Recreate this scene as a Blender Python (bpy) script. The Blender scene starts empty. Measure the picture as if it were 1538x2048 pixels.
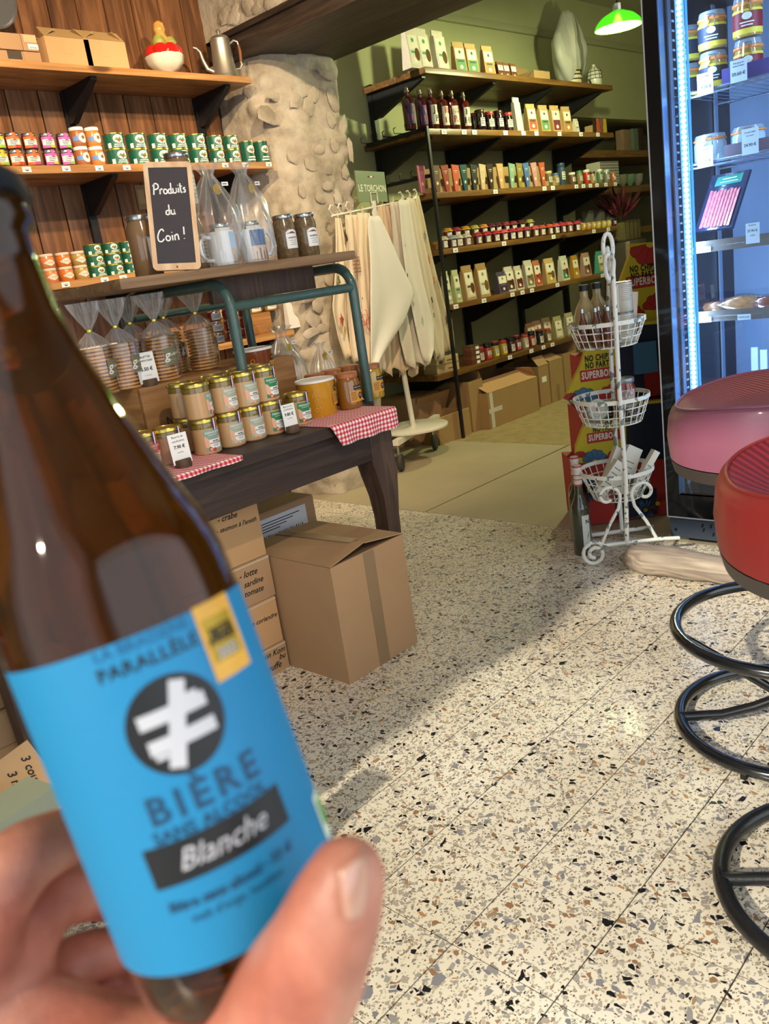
import bpy, bmesh, math, random
from mathutils import Vector, Matrix, noise, Euler
random.seed(7)
S = bpy.context.scene
COL = S.collection
# ---------------------------------------------------------------- camera
W_, H_ = 1538, 2048
F_ = 1672.2
CAMP = Vector((0, 0, 1.1))
YAW, PITCH, ROLL = 0.78709688, 0.27908763, -0.14812817
fw = Vector((math.cos(YAW)*math.cos(PITCH), math.sin(YAW)*math.cos(PITCH), -math.sin(PITCH)))
_rt = Vector((math.sin(YAW), -math.cos(YAW), 0)); _up = _rt.cross(fw)
rt = math.cos(ROLL)*_rt + math.sin(ROLL)*_up
up = -math.sin(ROLL)*_rt + math.cos(ROLL)*_up
cd = bpy.data.cameras.new('camera'); cam = bpy.data.objects.new('camera', cd); COL.objects.link(cam)
cam.matrix_world = Matrix(((rt.x, up.x, -fw.x, 0), (rt.y, up.y, -fw.y, 0), (rt.z, up.z, -fw.z, 1.1), (0, 0, 0, 1)))
cd.sensor_fit = 'HORIZONTAL'; cd.sensor_width = 36; cd.lens = F_/W_*36; cd.clip_start = .01
cd.dof.use_dof = True; cd.dof.focus_distance = 2.6; cd.dof.aperture_fstop = 19
S.camera = cam
# ---------------------------------------------------------------- world, sun, lights, exposure
w = bpy.data.worlds.new('world'); S.world = w; w.use_nodes = True
w.node_tree.nodes['Background'].inputs[0].default_value = (.85, .93, 1, 1)
w.node_tree.nodes['Background'].inputs[1].default_value = .9
S.view_settings.view_transform = 'Standard'; S.view_settings.look = 'None'
S.view_settings.exposure = 0.0; S.view_settings.gamma = 1; S.view_settings.use_curve_mapping = False
def aim(o, p, t):
    o.location = p; o.rotation_euler = (Vector(t)-Vector(p)).to_track_quat('-Z', 'Y').to_euler()
def light(name, kind, p, t, energy, col, **k):
    l = bpy.data.lights.new(name, kind); l.energy = energy; l.color = col
    for a, b in k.items(): setattr(l, a, b)
    o = bpy.data.objects.new(name, l); COL.objects.link(o); aim(o, p, t); return o
light('sun', 'SUN', (0, 0, 5), (1, .0, 5-.56), 4.2, (1, .90, .70), angle=math.radians(1.2))
light('daylight_fill_front', 'AREA', (1.0, -1.15, 1.25), (1.0, 2, .9), 30, (.86, .93, 1), shape='RECTANGLE', size=3.6, size_y=1.8)  # area light added at the front opening to strengthen the ambient daylight
light('daylight_fill_near', 'AREA', (-1.45, .1, 1.35), (2, 1.2, .8), 9, (.88, .94, 1), shape='RECTANGLE', size=2.2, size_y=1.9)  # second added fill, placed in the near doorway behind the camera
light('shelf_spot', 'SPOT', (1.2, 1.9, 2.42), (1.75, 3.4, 1.55), 150, (1, .74, .44), spot_size=math.radians(88), spot_blend=.7, shadow_soft_size=.025)
light('pillar_spot', 'SPOT', (2.0, 1.5, 2.42), (2.95, 3.2, 1.35), 150, (1, .76, .47), spot_size=math.radians(80), spot_blend=.7, shadow_soft_size=.025)
light('table_spot', 'SPOT', (.75, .15, 2.35), (1.45, 2.0, .85), 80, (1, .8, .56), spot_size=math.radians(48), spot_blend=.8, shadow_soft_size=.03)
light('far_room_fill', 'AREA', (5.0, 1.2, 2.3), (5.0, 3.0, .6), 9, (1, .93, .70), shape='RECTANGLE', size=2.0, size_y=1.0)
# ---------------------------------------------------------------- picture measurements: a photo pixel meets a real plane
def ray(x, y): return (x-769)/F_*rt-(y-1024)/F_*up+fw
def onz(x, y, z=0): d = ray(x, y); return CAMP+d*((z-1.1)/d.z)
def onx(x, y, X): d = ray(x, y); return CAMP+d*(X/d.x)
def ony(x, y, Y): d = ray(x, y); return CAMP+d*(Y/d.y)
def atd(x, y, d): return CAMP+ray(x, y)*d
def xat(px, Y, z):
    zz = z-1.1; k = px-769
    return (k*(Y*fw.y+zz*fw.z)-F_*(Y*rt.y+zz*rt.z))/(F_*rt.x-k*fw.x)
# ---------------------------------------------------------------- materials
def lin(c):
    if isinstance(c, str): c = tuple(int(c[i:i+2], 16)/255 for i in (0, 2, 4))
    return tuple((v/12.92 if v <= .04045 else ((v+.055)/1.055)**2.4) for v in c)+(1,)
_mc = {}
def mat(c, rough=.5, metal=0, coat=0, bump=0, bs=60, trans=0, emit=0, var=0, vs=8, ior=1.45, stretch=None, alpha=1, sss=0, sheen=0):
    key = (c, rough, metal, coat, bump, bs, trans, emit, var, vs, ior, stretch, alpha, sss, sheen)
    if key in _mc: return _mc[key]
    m = bpy.data.materials.new('mat_%d' % len(_mc)); m.use_nodes = True; nt = m.node_tree; N = nt.nodes; L = nt.links
    b = N['Principled BSDF']; L_ = lin(c)
    b.inputs['Base Color'].default_value = L_; b.inputs['Roughness'].default_value = rough; b.inputs['Metallic'].default_value = metal
    b.inputs['Coat Weight'].default_value = coat; b.inputs['Coat Roughness'].default_value = .08
    b.inputs['Transmission Weight'].default_value = trans; b.inputs['IOR'].default_value = ior
    b.inputs['Alpha'].default_value = alpha
    if sheen: b.inputs['Sheen Weight'].default_value = sheen
    if sss:
        b.inputs['Subsurface Weight'].default_value = sss; b.inputs['Subsurface Radius'].default_value = (1, .35, .2); b.inputs['Subsurface Scale'].default_value = .006
    if emit:
        b.inputs['Emission Color'].default_value = L_; b.inputs['Emission Strength'].default_value = emit
    if bump or var:
        tc = N.new('ShaderNodeTexCoord'); mp = N.new('ShaderNodeMapping'); L.new(tc.outputs['Object'], mp.inputs[0])
        if stretch: mp.inputs['Scale'].default_value = stretch
        if bump:
            n = N.new('ShaderNodeTexNoise'); n.inputs['Scale'].default_value = bs; n.inputs['Detail'].default_value = 4
            L.new(mp.outputs[0], n.inputs['Vector'])
            bu = N.new('ShaderNodeBump'); bu.inputs['Strength'].default_value = bump; bu.inputs['Distance'].default_value = .004
            L.new(n.outputs[0], bu.inputs['Height']); L.new(bu.outputs[0], b.inputs['Normal'])
        if var:
            n = N.new('ShaderNodeTexNoise'); n.inputs['Scale'].default_value = vs; n.inputs['Detail'].default_value = 5; n.inputs['Roughness'].default_value = .6
            L.new(mp.outputs[0], n.inputs['Vector'])
            mr = N.new('ShaderNodeMapRange'); mr.inputs[1].default_value = .3; mr.inputs[2].default_value = .7
            mr.inputs[3].default_value = 1-var; mr.inputs[4].default_value = 1+var*.6
            L.new(n.outputs[0], mr.inputs[0])
            hs = N.new('ShaderNodeHueSaturation'); hs.inputs['Color'].default_value = L_
            L.new(mr.outputs[0], hs.inputs['Value']); L.new(hs.outputs[0], b.inputs['Base Color'])
    _mc[key] = m; return m
def nodes(name):
    m = bpy.data.materials.new(name); m.use_nodes = True; nt = m.node_tree
    return m, nt.nodes, nt.links, nt.nodes['Principled BSDF']
def ramp(N, stops, mode='LINEAR'):
    r = N.new('ShaderNodeValToRGB'); e = r.color_ramp; e.interpolation = mode
    while len(e.elements) > len(stops): e.elements.remove(e.elements[-1])
    while len(e.elements) < len(stops): e.elements.new(.5)
    for el, (p, c) in zip(e.elements, stops): el.position = p; el.color = lin(c) if len(c) != 4 else c
    return r
def wood(name, dark, lightc, axis='X', scale=1., rough=.45, knots=True, coat=0):
    m, N, L, b = nodes(name)
    tc = N.new('ShaderNodeTexCoord'); mp = N.new('ShaderNodeMapping')
    oi = N.new('ShaderNodeObjectInfo'); ad = N.new('ShaderNodeVectorMath'); ad.operation = 'ADD'
    mu = N.new('ShaderNodeMath'); mu.operation = 'MULTIPLY'; mu.inputs[1].default_value = 17
    L.new(oi.outputs['Random'], mu.inputs[0]); L.new(tc.outputs['Object'], ad.inputs[0]); L.new(mu.outputs[0], ad.inputs[1])
    L.new(ad.outputs[0], mp.inputs[0])
    s = {'X': (1.2, 14, 14), 'Y': (14, 1.2, 14), 'Z': (14, 14, 1.2)}[axis]
    mp.inputs['Scale'].default_value = tuple(v*scale for v in s)
    n = N.new('ShaderNodeTexNoise'); n.inputs['Scale'].default_value = 1.6; n.inputs['Detail'].default_value = 7; n.inputs['Distortion'].default_value = 1.6
    L.new(mp.outputs[0], n.inputs['Vector'])
    r = ramp(N, [(.28, dark), (.5, tuple((a+c)/2 for a, c in zip(lin3(dark), lin3(lightc)))), (.72, lightc)])
    L.new(n.outputs[0], r.inputs[0])
    last = r.outputs[0]
    if knots:
        mp2 = N.new('ShaderNodeMapping'); L.new(ad.outputs[0], mp2.inputs[0])
        s2 = {'X': (2.0, 5, 5), 'Y': (5, 2.0, 5), 'Z': (5, 5, 2.0)}[axis]; mp2.inputs['Scale'].default_value = s2
        v = N.new('ShaderNodeTexVoronoi'); v.inputs['Scale'].default_value = 1.3; L.new(mp2.outputs[0], v.inputs['Vector'])
        r2 = ramp(N, [(.0, (.13, .09, .07)), (.09, (.45, .38, .33)), (.16, (1., 1., 1.))]); L.new(v.outputs['Distance'], r2.inputs[0])
        mx = N.new('ShaderNodeMix'); mx.data_type = 'RGBA'; mx.blend_type = 'MULTIPLY'; mx.inputs[0].default_value = .8
        L.new(last, mx.inputs[6]); L.new(r2.outputs[0], mx.inputs[7]); last = mx.outputs[2]
    hs = N.new('ShaderNodeHueSaturation'); mr = N.new('ShaderNodeMapRange'); mr.inputs[3].default_value = .78; mr.inputs[4].default_value = 1.2
    L.new(oi.outputs['Random'], mr.inputs[0]); L.new(mr.outputs[0], hs.inputs['Value']); L.new(last, hs.inputs['Color'])
    L.new(hs.outputs[0], b.inputs['Base Color']); b.inputs['Roughness'].default_value = rough; b.inputs['Coat Weight'].default_value = coat
    bu = N.new('ShaderNodeBump'); bu.inputs['Strength'].default_value = .25; bu.inputs['Distance'].default_value = .003
    L.new(n.outputs[0], bu.inputs['Height']); L.new(bu.outputs[0], b.inputs['Normal'])
    return m
def lin3(c):
    return tuple(int(c[i:i+2], 16)/255 for i in (0, 2, 4)) if isinstance(c, str) else c
M = {}
M['plank'] = wood('stained_plank', '54341f', '9a6a44', 'Z', 1, .42)
M['shelf_l'] = wood('honey_shelf', '8c6036', 'c4925c', 'X', 1, .35)
M['shelf_r'] = wood('brown_shelf', '5c3d1c', '8c6534', 'X', 1, .4)
M['oldwood'] = wood('old_table_wood', '281d1a', '44342e', 'X', 1.3, .5, False)
M['oldleg'] = wood('old_leg_wood', '33261f', '5c473a', 'Z', 1.3, .5, False)
M['beam'] = wood('beam_wood', '211a16', '4b3d34', 'Y', 1.2, .55, False)
M['crate'] = wood('crate_wood', '8c5f36', 'c0905c', 'X', 1, .5, False)
M['upshelf'] = wood('rough_board', '6a5138', '9b7b58', 'X', 1, .5, False)
M['drift'] = wood('driftwood', '6d6158', 'b3a596', 'Y', 1.4, .8, False)
M['oak'] = wood('frame_oak', 'c49a72', 'e6c7a2', 'Z', 1, .5, False)
M['card'] = mat('b08d68', .8, var=.08, vs=3, bump=.05, bs=200)
M['card2'] = mat('c39a6c', .8, var=.08, vs=3)
M['card3'] = mat('a5875a', .8, var=.08, vs=3)
M['cardin'] = mat('6d543b', .9)
M['tape'] = mat('8c7355', .25, coat=.4)
M['black'] = mat('16161a', .45)
M['blackg'] = mat('0c0e12', .15, coat=.6)
M['white'] = mat('eeece6', .5)
M['paper'] = mat('f2f2f0', .6)
M['ink'] = mat('17171a', .6)
M['gold'] = mat('c9b458', .25, metal=.9)
M['silver'] = mat('b9bcc0', .22, metal=.95)
M['redcap'] = mat('a93a33', .35)
M['enamelw'] = mat('e4e4de', .45, bump=.2, bs=60)
def film(name, c=(1, 1, 1), base=.06, gain=.55, rough=.08):
    m = bpy.data.materials.new(name); m.use_nodes = True; N = m.node_tree.nodes; L = m.node_tree.links
    N.remove(N['Principled BSDF']); out = N['Material Output']
    t = N.new('ShaderNodeBsdfTransparent'); t.inputs[0].default_value = (*c, 1)
    g = N.new('ShaderNodeBsdfGlossy'); g.inputs['Roughness'].default_value = rough; g.inputs[0].default_value = (1, 1, 1, 1)
    lw = N.new('ShaderNodeLayerWeight'); lw.inputs[0].default_value = .45
    ma = N.new('ShaderNodeMath'); ma.operation = 'MULTIPLY_ADD'; ma.inputs[1].default_value = gain; ma.inputs[2].default_value = base
    mx = N.new('ShaderNodeMixShader'); L.new(lw.outputs['Facing'], ma.inputs[0]); L.new(ma.outputs[0], mx.inputs[0])
    L.new(t.outputs[0], mx.inputs[1]); L.new(g.outputs[0], mx.inputs[2]); L.new(mx.outputs[0], out.inputs[0])
    return m
M['cello'] = film('cellophane', (.99, .99, .99), .06, .55, .16)
M['pane'] = film('pane_glass', (.93, .96, .98), .035, .4, .01)
M['jarglass'] = film('jar_glass', (.95, .97, .95), .07, .6, .04)
def crinkle(name, base, gain, dif):
    m = film(name, (.98, .98, .98), base, gain, .22); N = m.node_tree.nodes; L = m.node_tree.links
    mx = [n for n in N if n.type == 'MIX_SHADER'][0]; g = [n for n in N if n.type == 'BSDF_GLOSSY'][0]
    d = N.new('ShaderNodeBsdfDiffuse'); d.inputs[0].default_value = (.92, .92, .9, 1); m2 = N.new('ShaderNodeMixShader'); m2.inputs[0].default_value = dif
    L.new(g.outputs[0], m2.inputs[1]); L.new(d.outputs[0], m2.inputs[2]); L.new(m2.outputs[0], mx.inputs[2]); return m
M['crinkled'] = crinkle('crinkled_cellophane', .10, .95, .45)
M['giftfilm'] = crinkle('gift_cellophane', .07, .75, .4)
def terrazzo():
    m, N, L, b = nodes('terrazzo')
    g = N.new('ShaderNodeNewGeometry')
    nz = N.new('ShaderNodeTexNoise'); nz.inputs['Scale'].default_value = 45; nz.inputs['Detail'].default_value = 2; L.new(g.outputs['Position'], nz.inputs['Vector'])
    sc = N.new('ShaderNodeVectorMath'); sc.operation = 'MULTIPLY_ADD'; sc.inputs[1].default_value = (.012, .012, 0)
    L.new(nz.outputs['Color'], sc.inputs[0]); L.new(g.outputs['Position'], sc.inputs[2])
    fl = N.new('ShaderNodeVectorMath'); fl.operation = 'MULTIPLY'; fl.inputs[1].default_value = (1, 1, 0); L.new(sc.outputs[0], fl.inputs[0])
    base = N.new('ShaderNodeTexNoise'); base.inputs['Scale'].default_value = 3; base.inputs['Detail'].default_value = 4; L.new(g.outputs['Position'], base.inputs['Vector'])
    rb = ramp(N, [(.35, 'eae1cc'), (.65, 'f5eedd')]); L.new(base.outputs[0], rb.inputs[0])
    last = rb.outputs[0]
    def layer(scale, prob, edge, cols, last, stretch=(1, 1, 1)):
        mp = N.new('ShaderNodeMapping'); mp.inputs['Scale'].default_value = stretch; mp.inputs['Rotation'].default_value = (0, 0, .6*scale)
        L.new(fl.outputs[0], mp.inputs[0])
        v = N.new('ShaderNodeTexVoronoi'); v.voronoi_dimensions = '2D'; v.inputs['Scale'].default_value = scale; L.new(mp.outputs[0], v.inputs['Vector'])
        e = N.new('ShaderNodeTexVoronoi'); e.voronoi_dimensions = '2D'; e.feature = 'DISTANCE_TO_EDGE'; e.inputs['Scale'].default_value = scale; L.new(mp.outputs[0], e.inputs['Vector'])
        se = N.new('ShaderNodeSeparateColor'); L.new(v.outputs['Color'], se.inputs[0])
        lt = N.new('ShaderNodeMath'); lt.operation = 'LESS_THAN'; lt.inputs[1].default_value = prob; L.new(se.outputs[0], lt.inputs[0])
        gt = N.new('ShaderNodeMath'); gt.operation = 'GREATER_THAN'; L.new(e.outputs['Distance'], gt.inputs[0])
        ma = N.new('ShaderNodeMath'); ma.operation = 'MULTIPLY_ADD'; ma.inputs[1].default_value = .16; ma.inputs[2].default_value = edge; L.new(se.outputs[2], ma.inputs[0]); L.new(ma.outputs[0], gt.inputs[1])
        an = N.new('ShaderNodeMath'); an.operation = 'MULTIPLY'; L.new(lt.outputs[0], an.inputs[0]); L.new(gt.outputs[0], an.inputs[1])
        r = ramp(N, cols, 'CONSTANT'); L.new(se.outputs[1], r.inputs[0])
        mx = N.new('ShaderNodeMix'); mx.data_type = 'RGBA'; L.new(an.outputs[0], mx.inputs[0]); L.new(last, mx.inputs[6]); L.new(r.outputs[0], mx.inputs[7])
        return mx.outputs[2]
    last = layer(260, .24, .05, [(0, 'b9ad9c'), (.3, '8f877d'), (.55, 'c9bfae'), (.75, '6f5a48'), (.9, '3b3a3c')], last)
    last = layer(130, .30, .05, [(0, 'aaa294'), (.25, 'bdb3a3'), (.5, '948d88'), (.68, 'a58a70'), (.8, 'c7beb0'), (.9, '2c2c31')], last, (1, 1.35, 1))
    last = layer(80, .22, .05, [(0, 'a7a3a0'), (.3, 'b5aa9b'), (.5, '85858a'), (.62, '9c7658'), (.72, '1c1c21'), (.93, 'b98e62')], last, (1.3, 1, 1))
    last = layer(46, .06, .10, [(0, '9a9794'), (.35, '8b8b92'), (.6, '1a1a1f'), (.85, 'a88a6c')], last, (1, 1.3, 1))
    dn = N.new('ShaderNodeTexNoise'); dn.inputs['Scale'].default_value = 1.4; dn.inputs['Detail'].default_value = 5; L.new(g.outputs['Position'], dn.inputs['Vector'])
    dr = ramp(N, [(.35, (.86, .83, .78)), (.6, (1., 1., 1.))]); L.new(dn.outputs[0], dr.inputs[0])
    mm = N.new('ShaderNodeMix'); mm.data_type = 'RGBA'; mm.blend_type = 'MULTIPLY'; mm.inputs[0].default_value = .55; L.new(last, mm.inputs[6]); L.new(dr.outputs[0], mm.inputs[7])
    L.new(mm.outputs[2], b.inputs['Base Color']); b.inputs['Roughness'].default_value = .28
    b.inputs['Specular IOR Level'].default_value = .4
    return m
M['terrazzo'] = terrazzo()
M['grout'] = mat('453d34', .8)
M['concrete'] = mat('b4a78d', .6, var=.10, vs=2.5, bump=.05, bs=30)
def gingham():
    m, N, L, b = nodes('gingham')
    tc = N.new('ShaderNodeTexCoord'); se = N.new('ShaderNodeSeparateXYZ'); L.new(tc.outputs['UV'], se.inputs[0])
    outs = []
    for i in (0, 1):
        mu = N.new('ShaderNodeMath'); mu.operation = 'MULTIPLY'; mu.inputs[1].default_value = 1/.013; L.new(se.outputs[i], mu.inputs[0])
        fr = N.new('ShaderNodeMath'); fr.operation = 'FRACT'; L.new(mu.outputs[0], fr.inputs[0])
        gt = N.new('ShaderNodeMath'); gt.operation = 'GREATER_THAN'; gt.inputs[1].default_value = .5; L.new(fr.outputs[0], gt.inputs[0]); outs.append(gt)
    ad = N.new('ShaderNodeMath'); ad.operation = 'ADD'; L.new(outs[0].outputs[0], ad.inputs[0]); L.new(outs[1].outputs[0], ad.inputs[1])
    hf = N.new('ShaderNodeMath'); hf.operation = 'MULTIPLY'; hf.inputs[1].default_value = .5; L.new(ad.outputs[0], hf.inputs[0])
    r = ramp(N, [(0, 'f2eeec'), (.3, 'dd8088'), (.8, 'bd1f33')], 'CONSTANT'); L.new(hf.outputs[0], r.inputs[0])
    L.new(r.outputs[0], b.inputs['Base Color']); b.inputs['Roughness'].default_value = .8
    return m
M['gingham'] = gingham()
def stonem():
    m, N, L, b = nodes('limewashed_stone')
    g = N.new('ShaderNodeNewGeometry')
    n = N.new('ShaderNodeTexNoise'); n.inputs['Scale'].default_value = 7; n.inputs['Detail'].default_value = 8; n.inputs['Roughness'].default_value = .62; L.new(g.outputs['Position'], n.inputs['Vector'])
    r = ramp(N, [(.3, '8f8473'), (.5, 'b5aa98'), (.7, 'cbc2b2')]); L.new(n.outputs[0], r.inputs[0]); L.new(r.outputs[0], b.inputs['Base Color'])
    b.inputs['Roughness'].default_value = .9
    n2 = N.new('ShaderNodeTexNoise'); n2.inputs['Scale'].default_value = 26; n2.inputs['Detail'].default_value = 6; L.new(g.outputs['Position'], n2.inputs['Vector'])
    bu = N.new('ShaderNodeBump'); bu.inputs['Strength'].default_value = .6; bu.inputs['Distance'].default_value = .012
    L.new(n2.outputs[0], bu.inputs['Height']); L.new(bu.outputs[0], b.inputs['Normal'])
    return m
M['stone'] = stonem()
def chipped():
    m, N, L, b = nodes('chipped_white_paint')
    g = N.new('ShaderNodeNewGeometry'); n = N.new('ShaderNodeTexNoise'); n.inputs['Scale'].default_value = 38; n.inputs['Detail'].default_value = 3; L.new(g.outputs['Position'], n.inputs['Vector'])
    r = ramp(N, [(0, 'e6e5dc'), (.6, '7b8684')], 'CONSTANT'); L.new(n.outputs[0], r.inputs[0]); L.new(r.outputs[0], b.inputs['Base Color'])
    b.inputs['Roughness'].default_value = .5
    return m
M['chipped'] = chipped()
# ---------------------------------------------------------------- mesh building
class MB:
    def __init__(s): s.v = []; s.f = []; s.m = []; s.uv = None; s.k = 0
    def add(s, vs, fs, T=None):
        o = len(s.v)
        for p in vs: s.v.append(tuple(T @ Vector(p)) if T is not None else tuple(p))
        for f in fs: s.f.append(tuple(i+o for i in f)); s.m.append(s.k)
        return s
    def box(s, x0, x1, y0, y1, z0, z1, T=None, tx=1, ty=1):
        cx, cy = (x0+x1)/2, (y0+y1)/2
        t = lambda x, y: (cx+(x-cx)*tx, cy+(y-cy)*ty, z1)
        vs = [(x0, y0, z0), (x1, y0, z0), (x1, y1, z0), (x0, y1, z0), t(x0, y0), t(x1, y0), t(x1, y1), t(x0, y1)]
        return s.add(vs, [(3, 2, 1, 0), (4, 5, 6, 7), (0, 1, 5, 4), (1, 2, 6, 5), (2, 3, 7, 6), (3, 0, 4, 7)], T)
    def rbox(s, x0, x1, y0, y1, z0, z1, b=.004, T=None):
        bm = bmesh.new(); bmesh.ops.create_cube(bm, size=1)
        for v in bm.verts: v.co = Vector(((x0+x1)/2+v.co.x*(x1-x0), (y0+y1)/2+v.co.y*(y1-y0), (z0+z1)/2+v.co.z*(z1-z0)))
        bmesh.ops.bevel(bm, geom=list(bm.edges), offset=b, segments=2, profile=.7, affect='EDGES')
        bm.verts.index_update()
        s.add([v.co.copy() for v in bm.verts], [[v.index for v in f.verts] for f in bm.faces], T); bm.free(); return s
    def lathe(s, prof, n=20, T=None, cap=True, wob=None):
        vs = []; fs = []
        for j, (r, z) in enumerate(prof):
            for i in range(n):
                a = 2*math.pi*i/n; q = r*(1 if wob is None else wob(a, z)); vs.append((q*math.cos(a), q*math.sin(a), z))
        for j in range(len(prof)-1):
            for i in range(n):
                k = (i+1) % n; fs.append((j*n+i, j*n+k, (j+1)*n+k, (j+1)*n+i))
        if cap:
            fs.append(tuple(range(n-1, -1, -1))); fs.append(tuple((len(prof)-1)*n+i for i in range(n)))
        return s.add(vs, fs, T)
    def cyl(s, r, z0, z1, n=20, T=None): return s.lathe([(r, z0), (r, z1)], n, T)
    def tube(s, pts, r, n=8, closed=False, T=None):
        pts = [Vector(p) for p in pts]; m = len(pts); rs = r if isinstance(r, (list, tuple)) else [r]*m
        vs = []; fs = []; pu = None
        for i, p in enumerate(pts):
            a = pts[(i+1) % m] if (closed or i < m-1) else p; c = pts[i-1] if (closed or i > 0) else p
            t = (a-c).normalized()
            if pu is None: pu = t.orthogonal().normalized()
            pu = (pu-t*pu.dot(t)); pu = pu.normalized() if pu.length > 1e-6 else t.orthogonal().normalized()
            q = t.cross(pu)
            for j in range(n):
                an = 2*math.pi*j/n; vs.append(p+(pu*math.cos(an)+q*math.sin(an))*rs[i])
        for i in range(m if closed else m-1):
            k = (i+1) % m
            for j in range(n): l = (j+1) % n; fs.append((i*n+j, i*n+l, k*n+l, k*n+j))
        if not closed: fs.append(tuple(range(n-1, -1, -1))); fs.append(tuple((m-1)*n+j for j in range(n)))
        return s.add(vs, fs, T)
    def prism(s, poly, y0, y1, T=None):           # polygon in (x,z), extruded along y
        n = len(poly); vs = [(x, y0, z) for x, z in poly]+[(x, y1, z) for x, z in poly]
        fs = [tuple(range(n)), tuple(range(2*n-1, n-1, -1))]+[(i+n, (i+1) % n+n, (i+1) % n, i) for i in range(n)]
        return s.add(vs, fs, T)
    def poly(s, pts, T=None): return s.add(pts, [tuple(range(len(pts)))], T)
    def rect(s, x0, x1, z0, z1, y=0, T=None): return s.add([(x0, y, z0), (x1, y, z0), (x1, y, z1), (x0, y, z1)], [(0, 1, 2, 3)], T)
    def wrap(s, x0, x1, z0, z1, r, n=8, T=None):  # rectangle wrapped on a cylinder, front to -Y
        vs = []; fs = []
        for i in range(n+1):
            a = (x0+(x1-x0)*i/n)/r
            for z in (z0, z1): vs.append((r*math.sin(a), -r*math.cos(a), z))
        for i in range(n): fs.append((2*i, 2*i+2, 2*i+3, 2*i+1))
        return s.add(vs, fs, T)
    def wpoly(s, pts, r, T=None):                 # polygon (x,z) wrapped on a cylinder
        cx = sum(p[0] for p in pts)/len(pts); cz = sum(p[1] for p in pts)/len(pts)
        vs = [(cx, cz)]+[(cx+(x-cx)*.55, cz+(z-cz)*.55) for x, z in pts]+list(pts); n = len(pts)
        fs = [(0, 1+i, 1+(i+1) % n) for i in range(n)]+[(1+i, 1+n+i, 1+n+(i+1) % n, 1+(i+1) % n) for i in range(n)]
        return s.add([(r*math.sin(x/r), -r*math.cos(x/r), z) for x, z in vs], fs, T)
    def text(s, t, size, x=0, z=0, y=0, r=None, al='CENTER', shear=0, T=None, rot=0, bold=0, sp=1):
        vs, fs = text2d(t, al, shear, bold, sp); o = []
        c_, s_ = math.cos(rot), math.sin(rot)
        for a, b in vs:
            a *= size; b *= size; a, b = a*c_-b*s_+x, a*s_+b*c_+z
            o.append((r*math.sin(a/r), -r*math.cos(a/r), b) if r else (a, y, b))
        return s.add(o, fs, T)
    def stroke(s, pts, wd, x=0, z=0, y=0, sc=1, T=None):   # flat pen stroke
        pts = [Vector((p[0]*sc+x, p[1]*sc+z)) for p in pts]; vs = []; fs = []
        for i, p in enumerate(pts):
            a = pts[min(i+1, len(pts)-1)]-pts[max(i-1, 0)]
            if a.length < 1e-9: a = Vector((1, 0))
            a.normalize(); nn = Vector((-a.y, a.x))*wd/2
            vs += [(p.x-nn.x, y, p.y-nn.y), (p.x+nn.x, y, p.y+nn.y)]
        for i in range(len(pts)-1): fs.append((2*i, 2*i+2, 2*i+3, 2*i+1))
        return s.add(vs, fs, T)
    def build(s, name, mats, parent=None, loc=None, rz=0, smooth=40, flip=False):
        me = bpy.data.meshes.new(name); me.from_pydata(s.v, [], s.f)
        if not isinstance(mats, (list, tuple)): mats = [mats]
        for m in mats: me.materials.append(M[m] if isinstance(m, str) else m)
        if len(mats) > 1: me.polygons.foreach_set('material_index', s.m)
        if s.uv:
            ul = me.uv_layers.new(name='UVMap')
            for l in me.loops: ul.data[l.index].uv = s.uv[l.vertex_index]
        if smooth:
            me.polygons.foreach_set('use_smooth', [True]*len(me.polygons)); me.set_sharp_from_angle(angle=math.radians(smooth))
        me.update()
        o = bpy.data.objects.new(name, me); COL.objects.link(o)
        if parent is not None: o.parent = parent
        if loc is not None: o.location = loc
        if rz: o.rotation_euler.z = rz
        return o
_tc = {}
def text2d(t, al, shear, bold, sp):
    k = (t, al, shear, bold, sp)
    if k not in _tc:
        c = bpy.data.curves.new('t', 'FONT'); c.body = t; c.size = 1; c.align_x = al; c.align_y = 'CENTER'; c.resolution_u = 2
        c.shear = shear; c.offset = bold; c.space_character = sp
        o = bpy.data.objects.new('t', c); me = bpy.data.meshes.new_from_object(o)
        _tc[k] = ([(v.co.x, v.co.y) for v in me.vertices], [tuple(p.vertices) for p in me.polygons])
        bpy.data.objects.remove(o); bpy.data.curves.remove(c); bpy.data.meshes.remove(me)
    return _tc[k]
def circ(r, n=16, cx=0, cz=0, sx=1): return [(cx+r*sx*math.cos(2*math.pi*i/n), cz+r*math.sin(2*math.pi*i/n)) for i in range(n)]
def tag(o, label, cat=None, group=None, kind=None):
    if label: o['label'] = label
    if cat: o['category'] = cat
    if group: o['group'] = group
    if kind: o['kind'] = kind
    return o
def thing(name, label, cat, loc=(0, 0, 0), rz=0, group=None):
    o = bpy.data.objects.new(name, None); COL.objects.link(o); o.location = loc; o.rotation_euler.z = rz; o.empty_display_size = .02
    return tag(o, label, cat, group)
def dup(root, loc, rz=None, label=None, group=None):
    def cp(o, par):
        c = o.copy(); COL.objects.link(c)
        if par is not None: c.parent = par
        for ch in [q for q in KIDS.get(o.name, [])]: cp(ch, c)
        return c
    if root.name not in KIDS:
        def reg(o):
            KIDS[o.name] = list(o.children)
            for ch in o.children: reg(ch)
        reg(root)
    r = cp(root, None); r.location = loc
    if rz is not None: r.rotation_euler.z = rz
    if label: r['label'] = label
    if group: r['group'] = group
    return r
KIDS = {}
ORD = ['first', 'second', 'third', 'fourth', 'fifth', 'sixth', 'seventh', 'eighth', 'ninth', 'tenth', 'eleventh', 'twelfth', 'thirteenth', 'fourteenth', 'fifteenth', 'sixteenth', 'seventeenth', 'eighteenth', 'nineteenth', 'twentieth']
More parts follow.
